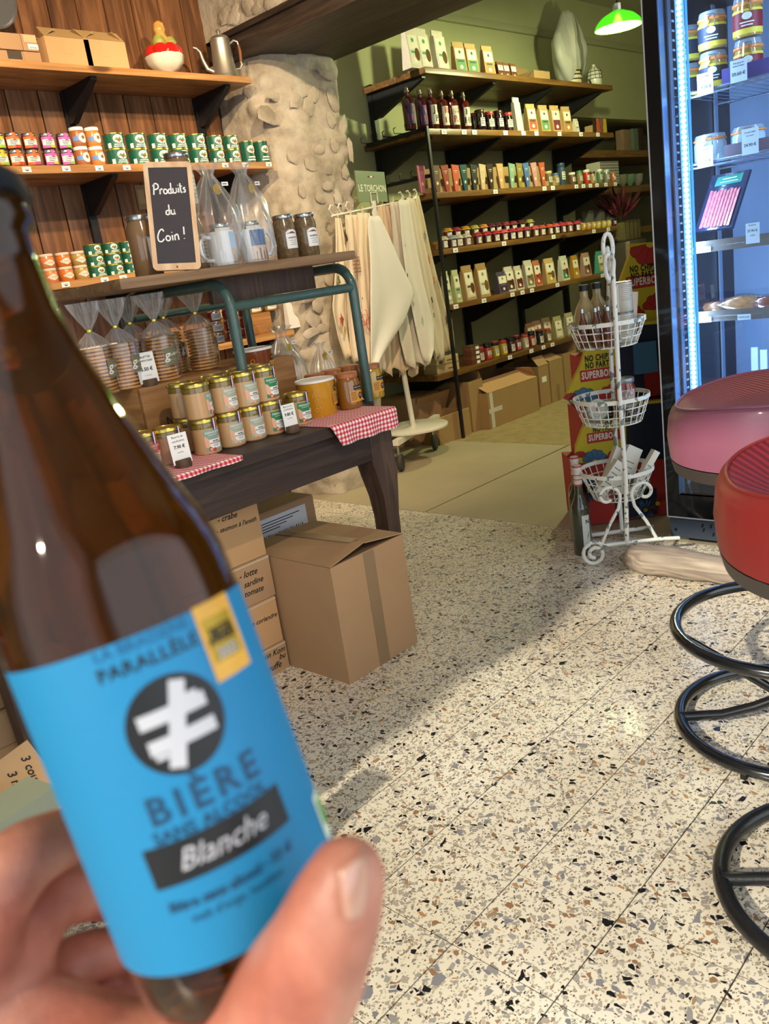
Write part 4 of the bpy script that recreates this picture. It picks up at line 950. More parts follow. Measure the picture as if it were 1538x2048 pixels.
# gifts on the table behind the honey
m3 = mug(('3f74b8', 'a89880', '6a4a34'), 1); m3.location = (xat(585, 2.20, TZ), 2.20, TZ+.002); m3['label'] = 'blue mug in cellophane on the table behind the honey tub'
gift_bag(.06, .27, 'cellophane gift bag on the table behind the honey tub', (xat(585, 2.20, TZ)+.002, 2.20, TZ), 0, 4)
gift_bag(.042, .19, 'smaller cellophane gift bag at the back right of the table', (xat(655, 2.22, TZ), 2.22, TZ), 0, 5)
ij((xat(655, 2.22, TZ), 2.22, TZ+.001), 'small jar inside the smaller cellophane gift bag', None)
# bag on the wall shelf
t = thing('paper_pouch', 'white paper pouch with red print on lowest wall shelf', 'bag', (xat(594, 3.3, L4), 3.3, L4))
MB().box(-.06, .06, -.02, .02, 0, .2, tx=.9, ty=.15).build('body', 'white', t, smooth=0); MB().rect(-.02, .02, .12, .15, -.012).build('print', mat('c8503c', .5), t, smooth=0)

# ================================================================ CARTONS UNDER THE TABLE
yb = onz(627, 1040, .357).y
bx0, bx1, by0 = 1.3915, 1.688, 1.634
bc = carton('cardboard_box', 'big plain brown carton on terrazzo under the table corner', bx1-bx0, yb-by0, .352, ((bx0+bx1)/2, (by0+yb)/2, 0), flaps=False)
w_, d_ = bx1-bx0, yb-by0
MB().box(-w_/2+.001, w_/2-.001, -.0, .0, .352, .353)
fa = MB(); fa.add([(-w_/2, -d_/2, .353), (-w_/2, d_/2, .353), (-.002, d_/2, .360), (-.002, -d_/2+.01, .374), (-w_/2, -d_/2, .356), (-w_/2, d_/2, .356), (-.002, d_/2, .363), (-.002, -d_/2+.01, .377)],
    [(0, 1, 2, 3), (7, 6, 5, 4), (0, 3, 7, 4), (3, 2, 6, 7), (1, 0, 4, 5), (2, 1, 5, 6)]).build('flap', 'card', bc, smooth=0)
fb_ = MB(); fb_.add([(w_/2, -d_/2, .353), (w_/2, d_/2, .353), (.002, d_/2, .360), (.002, -d_/2+.01, .372), (w_/2, -d_/2, .356), (w_/2, d_/2, .356), (.002, d_/2, .363), (.002, -d_/2+.01, .375)],
    [(3, 2, 1, 0), (4, 5, 6, 7), (4, 7, 3, 0), (7, 6, 2, 3), (5, 4, 0, 1), (6, 5, 1, 2)]).build('flap', 'card', bc, smooth=0)
MB().box(-w_/2+.01, w_/2-.01, -d_/2+.004, d_/2-.004, .3515, .3525).build('inner_flap', 'cardin', bc, smooth=0)
MB().box(-.022, .022, -d_/2-.0006, -d_/2, .0, .35).box(-.024, .020, -d_/2-.0012, -d_/2-.0006, .175, .195).build('tape', 'tape', bc, smooth=0)
MB().add([(-.02, -d_/2+.05, .3765), (.02, -d_/2+.05, .375), (.02, d_/2, .3635), (-.02, d_/2, .3638)], [(0, 1, 2, 3)]).build('tape', 'tape', bc, smooth=0)
SY = 1.888
zs = [0, ony(575, 1275, SY).z, ony(553, 1188, SY).z, ony(540, 1105, SY).z, .551]
txt = [[('Saumon Kom', .024, .128, .75), ('bu', .024, .125, .52), ('truffe', .028, .105, .28)], [('thon coriandre', .020, .128, .62)], [('- lotte', .026, .085, .76), ('sardine', .024, .10, .52), ('tomate', .024, .095, .30)], [('- crabe', .024, .060, .80), ("- saumon à l'aneth", .019, .122, .62)]]
for i in range(4):
    z0, z1 = zs[i], zs[i+1]-.002; xo = (.002, -.003, .001, -.004)[i]
    t = carton('cardboard_box', ['bottom', 'second', 'third', 'top'][i]+' carton of the handwritten stack under the table, naming '+['salmon and truffle', 'tuna with coriander', 'monkfish, sardine, tomato', 'crab and salmon'][i], .27, .30, z1-z0-.003, (1.385-.137+xo, SY+.15, z0), flaps=None, mt=('card', 'card2')[i % 2], group='handwritten cartons')
    h = z1-z0-.003; mb = MB()
    for s, sz, x_, zf in txt[i]: mb.text(s, sz, x_, h*zf, -.1508, shear=.35, rot=-.04, bold=.012, al='RIGHT')
    mb.build('handwriting', 'ink', t, smooth=0)
    MB().rect(-.135, .135, h-.006, h-.0005, -.1505).build('tape', mat('c9b79c', .15, coat=.6), t, smooth=0)
P = ony(625, 990, 2.12)
t = carton('cardboard_box', 'tall carton with shipping label behind the big plain carton', .34, .22, P.z, (P.x-.17, 2.23, 0), flaps=None)
mb = MB(); mb.rect(-.15, .13, P.z-.125, P.z-.018, -.1104); mb.k = 1
for k in range(26): a = -.13+k*.0085+(.02 if k > 12 else 0); mb.rect(a, a+(.002, .004, .003)[k % 3], P.z-.115, P.z-.075, -.1108)
for q in range(4): mb.rect(-.13, .10-.03*q, P.z-.035-q*.009, P.z-.032-q*.009, -.1108)
mb.build('shipping_label', [mat('d6d8dc', .5), 'ink'], t, smooth=0)
# left heap
for i, (px0, px1, y0, y1, Y, lb) in enumerate([(-60, 50, 1390, 1330, 1.72, 'upper left'), (-30, 92, 1520, 1460, 1.70, 'lower'), (-70, 38, 1460, 1395, 1.66, 'middle left')]):
    pass
LX = .60
hz = [0, .115, .20, .285, .37, .455]
for i in range(5):
    x1 = (.72, .70, .69, .665, .655)[i]
    carton('cardboard_box', 'brown carton in the far left stack under the table, %s from the floor' % ORD[i], .28, .26, hz[i+1]-hz[i]-.006, (x1-.14, 1.985+.01*(i % 2), hz[i]), flaps=None, mt=('card', 'card2', 'card')[i % 3], group='far left carton stack')
    carton('cardboard_box', 'brown carton leftmost under the table, %s from the floor' % ORD[i], .28, .26, hz[i+1]-hz[i]-.006, (x1-.14-.29, 1.74+.13, hz[i]), rz=.1, flaps=None, mt='card2', group='leftmost carton stack')
# loose written cardboard and the sage green bench by the hand
gz = .40
a, b, c, d = onz(-30, 1606, gz), onz(55, 1552, gz), onz(112, 1572, gz), onz(-30, 1660, gz)
t = thing('bench', 'sage green painted bench top behind the fingers at the left edge', 'bench', (b.x, b.y, 0))
u = (a-b); u.z = 0; L_ = 1.0; u.normalize(); v_ = (c-b); v_.z = 0; wv = v_.length; v_.normalize()
mb = MB(); rel = lambda p, z: (p.x-b.x, p.y-b.y, z)
q = [b, c, c+u*L_, b+u*L_]
mb.add([rel(p, gz-.035) for p in q]+[rel(p, gz) for p in q], [(0, 1, 2, 3), (7, 6, 5, 4), (4, 5, 1, 0), (5, 6, 2, 1), (6, 7, 3, 2), (7, 4, 0, 3)]).build('bench_top', mat('8e9580', .35, coat=.3), t, smooth=0)
for s in (.06, .8):
    pc = b.lerp(c, .5)+u*s; MB().rbox(pc.x-b.x-.02, pc.x-b.x+.02, pc.y-b.y-.02, pc.y-b.y+.02, 0, gz-.036, .003).build('leg', mat('7d8470', .4), t)
cc = onz(40, 1500, .43)
cc = ony(38, 1545, 1.35)
t = thing('cardboard_sign', 'torn cardboard piece with handwriting 3 couv, 3 nap behind bench', 'cardboard', (cc.x, 1.35, cc.z-.02), -.2)
T_ = T3(rx=-.2, ry=-.30)
MB().box(-.13, .045, -.002, .002, -.08, .055, T_).build('sheet', 'card2', t, smooth=0)
MB().text('3 couv', .020, .022, .010, -.0026, T=T_, rot=-1.75, shear=.2, bold=.015).text('3 napp', .020, -.008, .002, -.0026, T=T_, rot=-1.75, shear=.2, bold=.015).build('handwriting', 'ink', t, smooth=0)
MB().box(-.12, .0, .06, .075, -cc.z+.02, .0).build('support', 'card', t, smooth=0)

# ================================================================ TEA TOWEL RACK
wm = mat('e6e2d6', .35, coat=.3)
P = onz(826, 848, .215); RX, RY = P.x, P.y
BL_, BR_ = Vector((3.10, 3.10, 0)), Vector((3.92, 3.31, 0)); bd = (BR_-BL_).normalized(); bn = Vector((bd.y, -bd.x, 0))
def onbar(px, py, off=0):
    d = ray(px, py); o = BL_+bn*off; t_ = (o-CAMP).dot(bn)/d.dot(bn); return CAMP+d*t_
rk = thing('towel_rack', 'white wheeled rack stand with hooks for tea towels', 'rack', (RX, RY, 0)); RB = (RX, RY, 0)
O_ = Vector(RB)
top = onbar(745, 402); BLt, BRt = onbar(664, 432), onbar(832, 397)
mid = BLt.lerp(BRt, (top-BLt).dot(bd)/(BRt-BLt).dot(bd))
MB().tube([(0, 0, .19), tuple(top-O_)], .0155, 16).build('post', wm, rk)
MB().lathe([(.20, .187), (.205, .19), (.205, .20), (.20, .204), (.02, .208)], 48).build('base_disc', wm, rk)
MB().tube([tuple(BLt-O_), tuple(mid-O_), tuple(BRt-O_)], .006, 10).build('cross_bar', wm, rk)
for q in (0, .09, .17, .80, .9, 1.0):
    c = BLt.lerp(BRt, q)-O_; s_ = -1 if q < .5 else 1
    MB().tube([tuple(c+bd*(x*s_)+Vector((0, 0, z))) for x, z in ((-.03, .0), (.0, .01), (.02, .03), (.0, .05), (-.02, .046))], .0045, 8).build('hook', wm, rk)
for k, (px, py) in enumerate(((874, 898), (912, 862), (745, 900), (800, 812))):
    W_p = onz(px, py, .0)
    if k == 2: W_p = Vector((RX-.28, RY-.1, 0))
    if k == 3: W_p = Vector((RX-.10, RY+.26, 0))
    dx, dy = W_p.x-RX, W_p.y-RY; L_ = math.hypot(dx, dy); dx /= L_; dy /= L_; L_ = min(L_, .40) if k < 2 else .27
    if k == 0: L_ = .22
    MB().box(0, L_+.02, -.02, .02, .155, .185, T3(rz=math.atan2(dy, dx))).build('arm', wm, rk, smooth=0)
    ca = MB().cyl(.009, .09, .155, 10, T3(dx*L_, dy*L_, 0)).build('caster', 'silver', rk)
    MB().lathe([(.01, -.012), (.045, -.012), (.050, -.006), (.050, .006), (.045, .012), (.01, .012)], 24, T=T3(dx*L_+.01, dy*L_, .051, rx=math.pi/2, rz=.5)).build('wheel', mat('3c3d3c', .6), ca)
# sign
gs = mat('7b8c6c', .5)
a, b = onbar(709, 341), onbar(766, 334); c = onbar(722, 404)
hh = a.z-c.z; wd2 = (b-a).dot(bd)/2; cs = (a+b)/2-O_; cs.z = c.z+.0-O_.z+hh/2
ang = math.atan2(bd.y, bd.x); TS0 = Matrix.Translation(cs) @ Matrix.Rotation(ang, 4, 'Z')
sg = MB(); sg.box(-wd2, wd2, -.003, .003, -hh/2, hh/2, TS0); sgn = sg.build('sign_board', gs, rk, smooth=0)
TS = TS0 @ T3(0, -.0035, 0)
mb = MB(); mb.text('LE TORCHON', wd2*.30, 0, -.01, -.0005, T=TS, bold=.02); mb.k = 1; mb.rect(-.035, -.012, .045, .052, -.0005, T=TS); mb.k = 2; mb.rect(-.012, .012, .045, .052, -.0005, T=TS); mb.k = 3; mb.rect(.012, .035, .045, .052, -.0005, T=TS)
mb.build('lettering', [mat('e8ecd8', .6), mat('2a3a30', .6), 'paper', mat('b03a34', .6)], sgn, smooth=0)
MB().tube([(-.035, -.006, -hh/2-.01), (-.035, -.006, -hh/2+.045), (.035, -.006, -hh/2+.045), (.035, -.006, -hh/2-.01)], .003, 6, T=TS0).build('sign_clip', wm, rk)
def towel(label, rows, X, col, folds=5, amp=.018, zig=.03, prints=None, seed=0):
    nu, nv = 28, 26; mb = MB(); r0 = rows[0]; o = onbar((r0[1]+r0[2])/2, r0[0], X)
    for j in range(nv+1):
        y = rows[0][0]+(rows[-1][0]-rows[0][0])*j/nv
        for k in range(len(rows)-1):
            if rows[k][0] <= y <= rows[k+1][0]+1e-6: break
        q = (y-rows[k][0])/(rows[k+1][0]-rows[k][0]); xl = rows[k][1]*(1-q)+rows[k+1][1]*q; xr = rows[k][2]*(1-q)+rows[k+1][2]*q
        for i in range(nu+1):
            u = i/nu; P = onbar(xl+(xr-xl)*u, y, X); s = j/nv
            P += bn*(amp*(.35+.65*s)*math.sin(u*folds*math.pi*1.3+seed+s*1.2)+.008*math.sin(s*5+seed))
            P.z += zig*s**6*(abs(((u*folds*.5+seed) % 1)-.5)*2-.5)
            mb.v.append((P.x-o.x, P.y-o.y, P.z-o.z))
    for j in range(nv):
        for i in range(nu): a = j*(nu+1)+i; mb.f.append((a, a+nu+1, a+nu+2, a+1)); mb.m.append(0)
    t = thing('tea_towel', label, 'towel', o)
    c = mb.build('cloth', mat(col, .9, sheen=.2, bump=.1, bs=300), t, smooth=60); so = c.modifiers.new('s', 'SOLIDIFY'); so.thickness = .002

    MB().tube([(0, 0, -.005), (0, .004, .02), (0, -.004, .03), (0, -.006, .0)], .002, 5).build('hanging_loop', mat(col, .9), t)
    for kind, px, py, sc, pc in (prints or []):
        P = onbar(px, py, X+.022); T = T3(P.x-o.x, P.y-o.y, P.z-o.z, rz=math.atan2(bd.y, bd.x)); m_ = MB()
        if kind == 'bike':
            for cx in (-.045, .045): m_.tube([(cx*sc+x_*sc, 0, z_*sc) for x_, z_ in circ(.032, 18)], .0016, 4, closed=True)
            for k in range(6):
                for cx in (-.045, .045): m_.tube([(cx*sc, 0, 0), (cx*sc+.03*sc*math.cos(k), 0, .03*sc*math.sin(k))], .0006, 3)
            m_.tube([(-.045*sc, 0, 0), (-.02*sc, 0, .05*sc), (.035*sc, 0, .05*sc), (.0, 0, 0), (-.045*sc, 0, 0)], .0016, 4); m_.tube([(.045*sc, 0, 0), (.03*sc, 0, .07*sc), (.015*sc, 0, .075*sc)], .0016, 4); m_.tube([(0, 0, 0), (-.025*sc, 0, .065*sc)], .0016, 4)
        elif kind == 'blob': m_.add([(x_*sc*.6*(1+.5*math.sin(5*px+i_*2.3)), 0, z_*sc*1.2*(1+.4*math.sin(py+i_*3.1))) for i_, (x_, z_) in enumerate(circ(.024, 11))], [tuple(range(11))])
        elif kind == 'lines':
            for k in range(5): m_.rect(-.035*sc, .035*sc, k*.018*sc, k*.018*sc+.004*sc); m_.rect(-.035*sc+k*.0165*sc, -.031*sc+k*.0165*sc, 0, .075*sc)
        m_.v = [tuple(T @ Vector(p)) for p in m_.v]; m_.build('print', mat(pc, .9), t, smooth=0)
    return t
X = RX
towel('cream tea towel with green and yellow stripe, leftmost on the rack', [(436, 669, 681), (500, 668, 690), (560, 666, 700), (615, 663, 700), (680, 677, 712), (718, 690, 716)], .0, 'e2d2b4', 3, .012, .03, [('blob', 684, 640, 1.0, 'b8503c'), ('blob', 678, 560, .8, '6a7a4a'), ('blob', 690, 660, .7, 'c9a83c')], .3)
towel('cream tea towel with brown plaid lines, second from the left', [(430, 686, 716), (500, 690, 728), (600, 694, 738), (690, 700, 748), (722, 706, 752)], .015, 'e6d6ba', 4, .014, .03, [('lines', 716, 545, 1.0, 'a5765a'), ('blob', 693, 475, .7, '4a4038')], 1.3)
towel('cream tea towel printed with a red bicycle', [(426, 712, 738), (500, 714, 748), (600, 722, 760), (690, 730, 765), (742, 736, 768)], .035, 'e8d8c0', 4, .012, .03, [('bike', 731, 650, 1.0, 'c0503c'), ('blob', 725, 597, .25, '333333')], 2.2)
towel('beige tea towel behind the large white one', [(412, 752, 778), (500, 750, 800), (600, 752, 822), (690, 756, 838), (745, 762, 832)], .0, 'd8bfa0', 6, .02, .06, None, .7)
towel('grey-printed tea towel right of the large white one', [(404, 776, 796), (480, 784, 815), (580, 790, 836), (680, 800, 862), (732, 812, 858)], .03, 'd9d0bf', 4, .016, .05, [('blob', 812, 490, .5, '35383c'), ('blob', 815, 550, .4, '35383c'), ('blob', 828, 600, .4, '35383c')], 1.9)
towel('pale tea towel with faint blue-grey print, ending in a long point', [(400, 796, 816), (480, 806, 832), (570, 818, 850), (650, 832, 868), (700, 842, 866), (726, 850, 856)], .06, 'e0dccf', 3, .014, .02, [('blob', 845, 640, .9, 'b9bfc0')], 2.8)
towel('tea towel with dark sailboat print near the right end of the rack', [(396, 812, 828), (480, 820, 846), (580, 838, 872), (660, 856, 892), (715, 872, 892)], .02, 'd6ccb4', 4, .014, .04, [('blob', 864, 600, .7, '30404e'), ('blob', 868, 630, .5, '30404e')], .2)
towel('tea towel with orange and grey pattern, rightmost on the rack', [(392, 822, 837), (480, 834, 858), (560, 848, 880), (640, 868, 908), (700, 886, 912)], -.01, 'cfc2a0', 4, .016, .04, [('blob', 858, 520, .9, 'b8683c'), ('blob', 868, 560, .8, 'b8683c'), ('blob', 893, 640, .9, '6a6c64'), ('blob', 850, 470, .8, '77796e')], 1.1)
towel('large plain white tea towel hanging in front, corner to the right', [(432, 736, 757), (460, 733, 770), (520, 737, 795), (587, 739, 829), (640, 741, 812), (700, 742, 775), (740, 742, 752)], .10, 'ece8e0', 2, .010, .0, None, .5)
# ================================================================ LONG SHELVING IN THE FAR ROOM
UY = 3.35
UZs = [2.185, 1.852, 1.497, 1.170, .836, .43]
UX0 = [4.20, 4.135, 4.125, 4.17, 4.19, 3.97]; UX1 = [6.43, 6.40, 6.37, 6.37, 6.17, 6.2]
names = ['top', 'second', 'third', 'fourth', 'fifth', 'lowest']
un = thing('shelving_unit', 'long shelving of brown boards on black steel in the far room', 'shelving', (4.2, UY, 0))
def upost(x, y, z1, r=.014): onp(MB().box(x-r, x+r, y-r, y+r, 0, z1), 'upright', 'black', un, (4.2, UY, 0), smooth=0)
for x in (4.24, 4.95, 5.65, 6.33): upost(x, YF-.03, 2.2, .018)
upost(4.13, UY-.016, 1.86, .009)
for k, z in enumerate(UZs):
    B_ = (UX0[k], UY, z); th = .034
    s = onp(MB().rbox(UX0[k], UX1[k], UY, UY+.225, z-th, z, .004), 'shelf', 'shelf_r', un, B_); s.location = (UX0[k]-4.2, 0, z)
    onp(MB().rbox(UX0[k], UX1[k], UY+.228, YF-.012, z-th, z, .004), 'rear_board', 'shelf_r', s, B_)
    if k == 3: MB().box(.02, 1.62, .09, .2, .001, .05).build('riser', 'shelf_r', s, smooth=0)
    for x in (4.24, 4.95, 5.65, 6.33):
        if x > UX1[k]: continue
        poly = [(UY+.05, z-th-.001), (YF-.05, z-th-.001), (YF-.05, z-th-.15), (YF-.09, z-th-.15), (UY+.05, z-th-.014)]; n = 5
        mb = MB(); mb.add([(x-.016, a, b) for a, b in poly]+[(x+.016, a, b) for a, b in poly], [tuple(range(n-1, -1, -1)), tuple(range(n, 2*n))]+[(i, (i+1) % n, (i+1) % n+n, i+n) for i in range(n)])
        onp(mb, 'bracket', 'black', s, B_, smooth=0)
    tp = {1: [887, 927, 948, 1010, 1046, 1072, 1118, 1161, 1195], 2: [990, 1088, 1105, 1152, 1166, 1180, 1193, 1211, 1230], 3: [910, 1007, 1106, 1187, 1216], 4: [911, 967, 1024, 1044, 1063, 1114, 1204], 5: [1019, 1062, 1086, 1104]}.get(k, [])
    for px in tp:
        mb = MB(); tagmesh(mb, xat(px, UY, z-.017)-UX0[k], -.018, -.003, .048, .026); mb.build('price_tag', ['paper', 'ink'], s, smooth=0)
# hooks on the left end of the shelving
for zz, n in ((1.855, 5), (1.60, 5)):
    h = MB().box(-.01, .01, 0, .46, -.02, 0).build('hook_rail', 'black', un, smooth=0); h.location = (-.08, 0, zz)
    for i in range(n):
        y = .05+.09*i; MB().tube([(-.01, y, -.005), (-.10, y, -.005), (-.105, y, .02), (-.085, y, .028)], .003, 6).build('hook', 'black', h)
# ---- product builders
def kraft(cA, cB, w_=.082, h_=.185, d_=.05, name='kraft_bag', base='b99865', win=None, cat='bag', lean=0, txt=None):
    w_ *= 1.22
    def f():
        t = thing(name, '', cat); t['category'] = cat
        MB().box(-w_/2, w_/2, -d_/2, d_/2, 0, h_*.86, tx=.97, ty=.42).box(-w_*.485, w_*.485, -.004, .004, h_*.86, h_).build('body', mat(base, .8, var=.1, vs=30), t, smooth=0)
        mb = MB(); sl = math.atan2(d_*.29, h_*.86); T = T3(0, -d_/2-.0008, 0, rx=-sl)
        mb.rect(-w_*.40, w_*.40, h_*.46, h_*.80, 0, T); mb.k = 1; mb.rect(-w_*.40, w_*.40, h_*.08, h_*.46, -.0002, T); mb.k = 2
        mb.add([(a, -.0006, b) for a, b in circ(h_*.055, 10, 0, h_*.68)], [tuple(range(10))], T); mb.rect(-w_*.28, w_*.28, h_*.36, h_*.42, -.0006, T)
        mb.k = 0; mb.add([(a, -.0006, b) for a, b in circ(h_*.07, 8, 0, h_*.2, 1.2)], [tuple(range(8))], T)
        if txt: mb.k = 2; mb.text(txt, h_*.10, 0, h_*.56, -.0008, T=T, bold=.02)
        mb.build('label', [mat('e6dfc8', .6), mat(cA, .6), mat(cB, .6)], t, smooth=0)
        if win: MB().add([(a, -.0009, b) for a, b in circ(h_*.16, 14, w_*.22, h_*.34, .6)], [tuple(range(14))], T).build('window', mat(win, .15, coat=.8), t, smooth=0)
        return t
    return Maker(f)
def put(mk, px, Y, z, label, group=None, rz=0): return mk((xat(px, Y, z), Y, z+.0008), label, group, rz)
yb_ = 3.43
mu_ = kraft('d8d0c0', '3f9a6c', .085, .225, .07, 'muesli_bag', 'd3cbb8', '6b5530')
for i, px in enumerate((826, 848, 881)): put(mu_, px, yb_, UZs[0], 'white and grey muesli bag with window, %s on top far shelf' % pos(i, 3), 'muesli bags')
for i, (px, c) in enumerate(((920, '5f8f5c'), (944, '5f8f5c'), (977, 'b8804a'))): put(kraft(c, '3c5a3c', .08, .18), px, yb_, UZs[0], 'kraft bag with %s label on top far shelf, %s' % (('green', 'green', 'orange')[i], ('left one', 'middle one', 'right one')[i]), 'kraft bags on top', -.1)
bp = kraft('6a3a20', '3a2014', .055, .095, .04, 'brown_pouch', '6d4424')
for i, px in enumerate((1000, 1012, 1026)): put(bp, px, yb_, UZs[0], 'small brown pouch on top far shelf, %s' % pos(i, 3), 'brown pouches')
P = (xat(1067, 3.5, UZs[0]), 3.5, UZs[0]); t = carton('cardboard_box', 'low open cardboard box on top far shelf beside the wrapped figure', .20, .15, .07, P, 0, 'card3', 'open')
MB().box(-.1, .1, 0, .07, 0, .003, T3(0, -.075, .07, rx=-.5)).build('flap', 'card3', t, smooth=0); MB().box(-.1, .1, 0, .07, 0, .003, T3(0, .075, .07, rx=1.1)).build('flap', 'card3', t, smooth=0)
# wrapped figure
P = (xat(1143, 3.5, UZs[0]), 3.5, UZs[0]); t = thing('wrapped_ornament', 'tall cream ornament loosely wrapped in white translucent plastic on top shelf', 'ornament', P)
MB().lathe([(.05, 0), (.075, .02), (.08, .07), (.07, .10), (.05, .16), (.04, .22), (.055, .30), (.06, .36), (.04, .43), (.01, .46)], 20).build('figure', mat('cfc49a', .4, var=.2, vs=10), t)
for z in (.045, .075, .1): MB().lathe([(.082, z), (.082, z+.008)], 20, cap=False).build('stripe', 'black', t)
plast = mat('c4c4bc', .45, trans=.25, alpha=.9)
def sheetp(sgn):
    mb = MB(); n, m_ = 16, 20
    for j in range(m_+1):
        v = j/m_; 
        for i in range(n+1):
            u = i/n; a = sgn*(.45+2.1*u); r = (.045+.085*math.sin(math.pi*min(1, v**.8))**.7)*(1+.10*math.sin(5*a+4*v))+.07*math.exp(-((u-.5)/.22)**2)*math.sin(math.pi*v)**2+.012*noise.noise(Vector((u*5, v*6, sgn*3)))
            mb.v.append((r*math.sin(a), -r*math.cos(a)*.8, .02+.49*v-.03*u*math.sin(9*v)))
    for j in range(m_):
        for i in range(n): q = j*(n+1)+i; mb.f.append((q, q+1, q+n+2, q+n+1)); mb.m.append(0)
    return mb
for sgn in (-1, 1): sheetp(sgn).build('plastic_sheet', plast, t, smooth=50)
# teapot
P = (xat(1190, 3.44, UZs[0]), 3.44, UZs[0]); t = thing('teapot', 'small white coffee pot with black grid lines and rust-red handle', 'pot', P)
wh = mat('c9c8b4', .2, coat=.6)
pr = [(.045, 0), (.052, .01), (.056, .07), (.05, .11), (.03, .135), (.012, .142), (.01, .15), (.013, .158), (.004, .165)]
MB().lathe(pr, 26).build('body', wh, t)
mb = MB()
for z, r in ((.055, .0565), (.08, .0562), (.105, .0525)): mb.lathe([(r, z), (r, z+.005)], 26, cap=False)
for k in range(10):
    a = k*math.pi/5; mb.tube([(.0565*math.cos(a), .0565*math.sin(a), .055), (.0565*math.cos(a), .0565*math.sin(a), .075), (.051*math.cos(a), .051*math.sin(a), .11), (.03*math.cos(a), .03*math.sin(a), .136)], .002, 4)
mb.build('grid_pattern', 'black', t)
MB().tube([(.045, 0, .02), (.06, 0, .03), (.072, 0, .07), (.082, 0, .11), (.10, 0, .13)], [.009, .009, .008, .006, .005], 8).build('handle', mat('8a4526', .4), t)
MB().tube([(-.045, 0, .01), (-.06, 0, .03), (-.075, 0, .055)], [.007, .006, .004], 8).build('spout', mat('3a2c26', .4), t)
# ---- second shelf
def spirit(letters, c1, body='5a1c14', lab='e4dcc8'):
    def f():
        t = thing('spirit_bottle', '', 'bottle'); t['category'] = 'bottle'; r = .0345
        MB().lathe([(r*.92, 0), (r, .004), (r, .155), (r*.8, .172), (.013, .18), (.012, .20)], 26).build('glass', mat(body, .08, coat=1), t)
        MB().lathe([(.014, .198), (.015, .20), (.015, .208), (.011, .212), (.012, .222), (.010, .228), (.002, .229)], 16).build('stopper', mat('8a7a60', .2, metal=.5), t)
        mb = MB(); mb.wrap(-.035, .035, .028, .135, r+.0006, 12); mb.k = 1; n = len(letters)
        for i, row in enumerate(letters): mb.text(row, .050, 0, .110-i*.050, 0, r+.001, bold=.035)
        mb.build('label', [mat(lab, .6), mat(c1, .5)], t); return t
    return Maker(f)
for i, (px, lt, c1, bd, lb) in enumerate(((822, ('A', 'N'), 'a83a5a', '48101a', '3a2a5c'), (847, ('V', 'N'), 'b03a5a', '4a1020', '3c2a60'), (868, ('J I', 'P'), '22242a', '5a1c14', 'e4dcc8'), (890, ('BI', 'TT'), 'a02a30', '5a1c14', 'e4dcc8'), (910, ('SI', 'RA'), 'b04048', '5a1c14', 'e4dcc8'), (933, ('F I', 'HH'), '22242a', '5a1c14', 'e4dcc8'))):
    put(spirit(lt, c1, bd, lb), px, 3.40+.02*(i % 2), UZs[1], 'dark red bottle with big letters %s, %s on second far shelf' % (''.join(lt).replace(' ', ''), pos(i, 6)))
ds = small_jar(.034, .115, mat('2a0e10', .12, coat=.9), 'redcap', [('d8d4cc', (-.9, .9, .2, .6))], name='syrup_jar')
ds2 = small_jar(.032, .125, mat('240c10', .12, coat=.9), mat('3a1a1a', .3), [('e4e0d6', (-.8, .8, .2, .6))], name='syrup_jar')
for i, px in enumerate((950, 962, 980, 999, 1017)): put((ds, ds2)[i % 2], px, 3.40+.05*(i == 0), UZs[1], 'dark jar with white label on second far shelf, %s of five' % pos(i, 5), 'dark syrup jars')
put(kraft('d8d4c4', 'b8b4a4', .06, .215, .05, 'white_bag', 'd6d0c0'), 1036, 3.41, UZs[1], 'tall narrow white paper bag on second far shelf')
for i, (px, c, nm) in enumerate(((1063, 'a8523c', 'red'), (1088, '5f8f60', 'green'), (1111, '7a2a3c', 'purple'), (1133, 'b8804a', 'orange'))): put(kraft(c, '4a4a34', .078, .178), px, 3.40+.01*(i % 2), UZs[1], 'kraft bag with %s printed label on second far shelf' % nm, 'kraft bags', -.1)
put(kraft('d0cab8', '6a5a48', .042, .10, .04, 'small_box', 'cfc8b4', cat='box'), 1152, 3.41, UZs[1], 'small pale box beside the sachet display, second far shelf')
t = thing('sachet_display', 'kraft display tray on second far shelf holding four sachets', 'display', (xat(1192, 3.41, UZs[1]), 3.41, UZs[1]))
MB().box(-.11, .11, -.03, .03, 0, .055).build('tray', 'card3', t, smooth=0)
X0 = xat(1192, 3.41, UZs[1])
for i, (c, nm) in enumerate((('2c1c18', 'black'), ('b8502c', 'orange'), ('7a4a44', 'brown'), ('b89a2c', 'yellow'))):
    q = thing('sachet', '%s foil sachet standing in the display tray, second far shelf' % nm, 'sachet', (X0-.08+.053*i, 3.38-.0, UZs[1]+.001), group='sachets')
    MB().box(-.021, .021, -.004, .004, 0, .10, ty=.2).build('foil', mat(c, .2, coat=.8, bump=.3, bs=60), q, smooth=0)
    q.location.y = 3.374
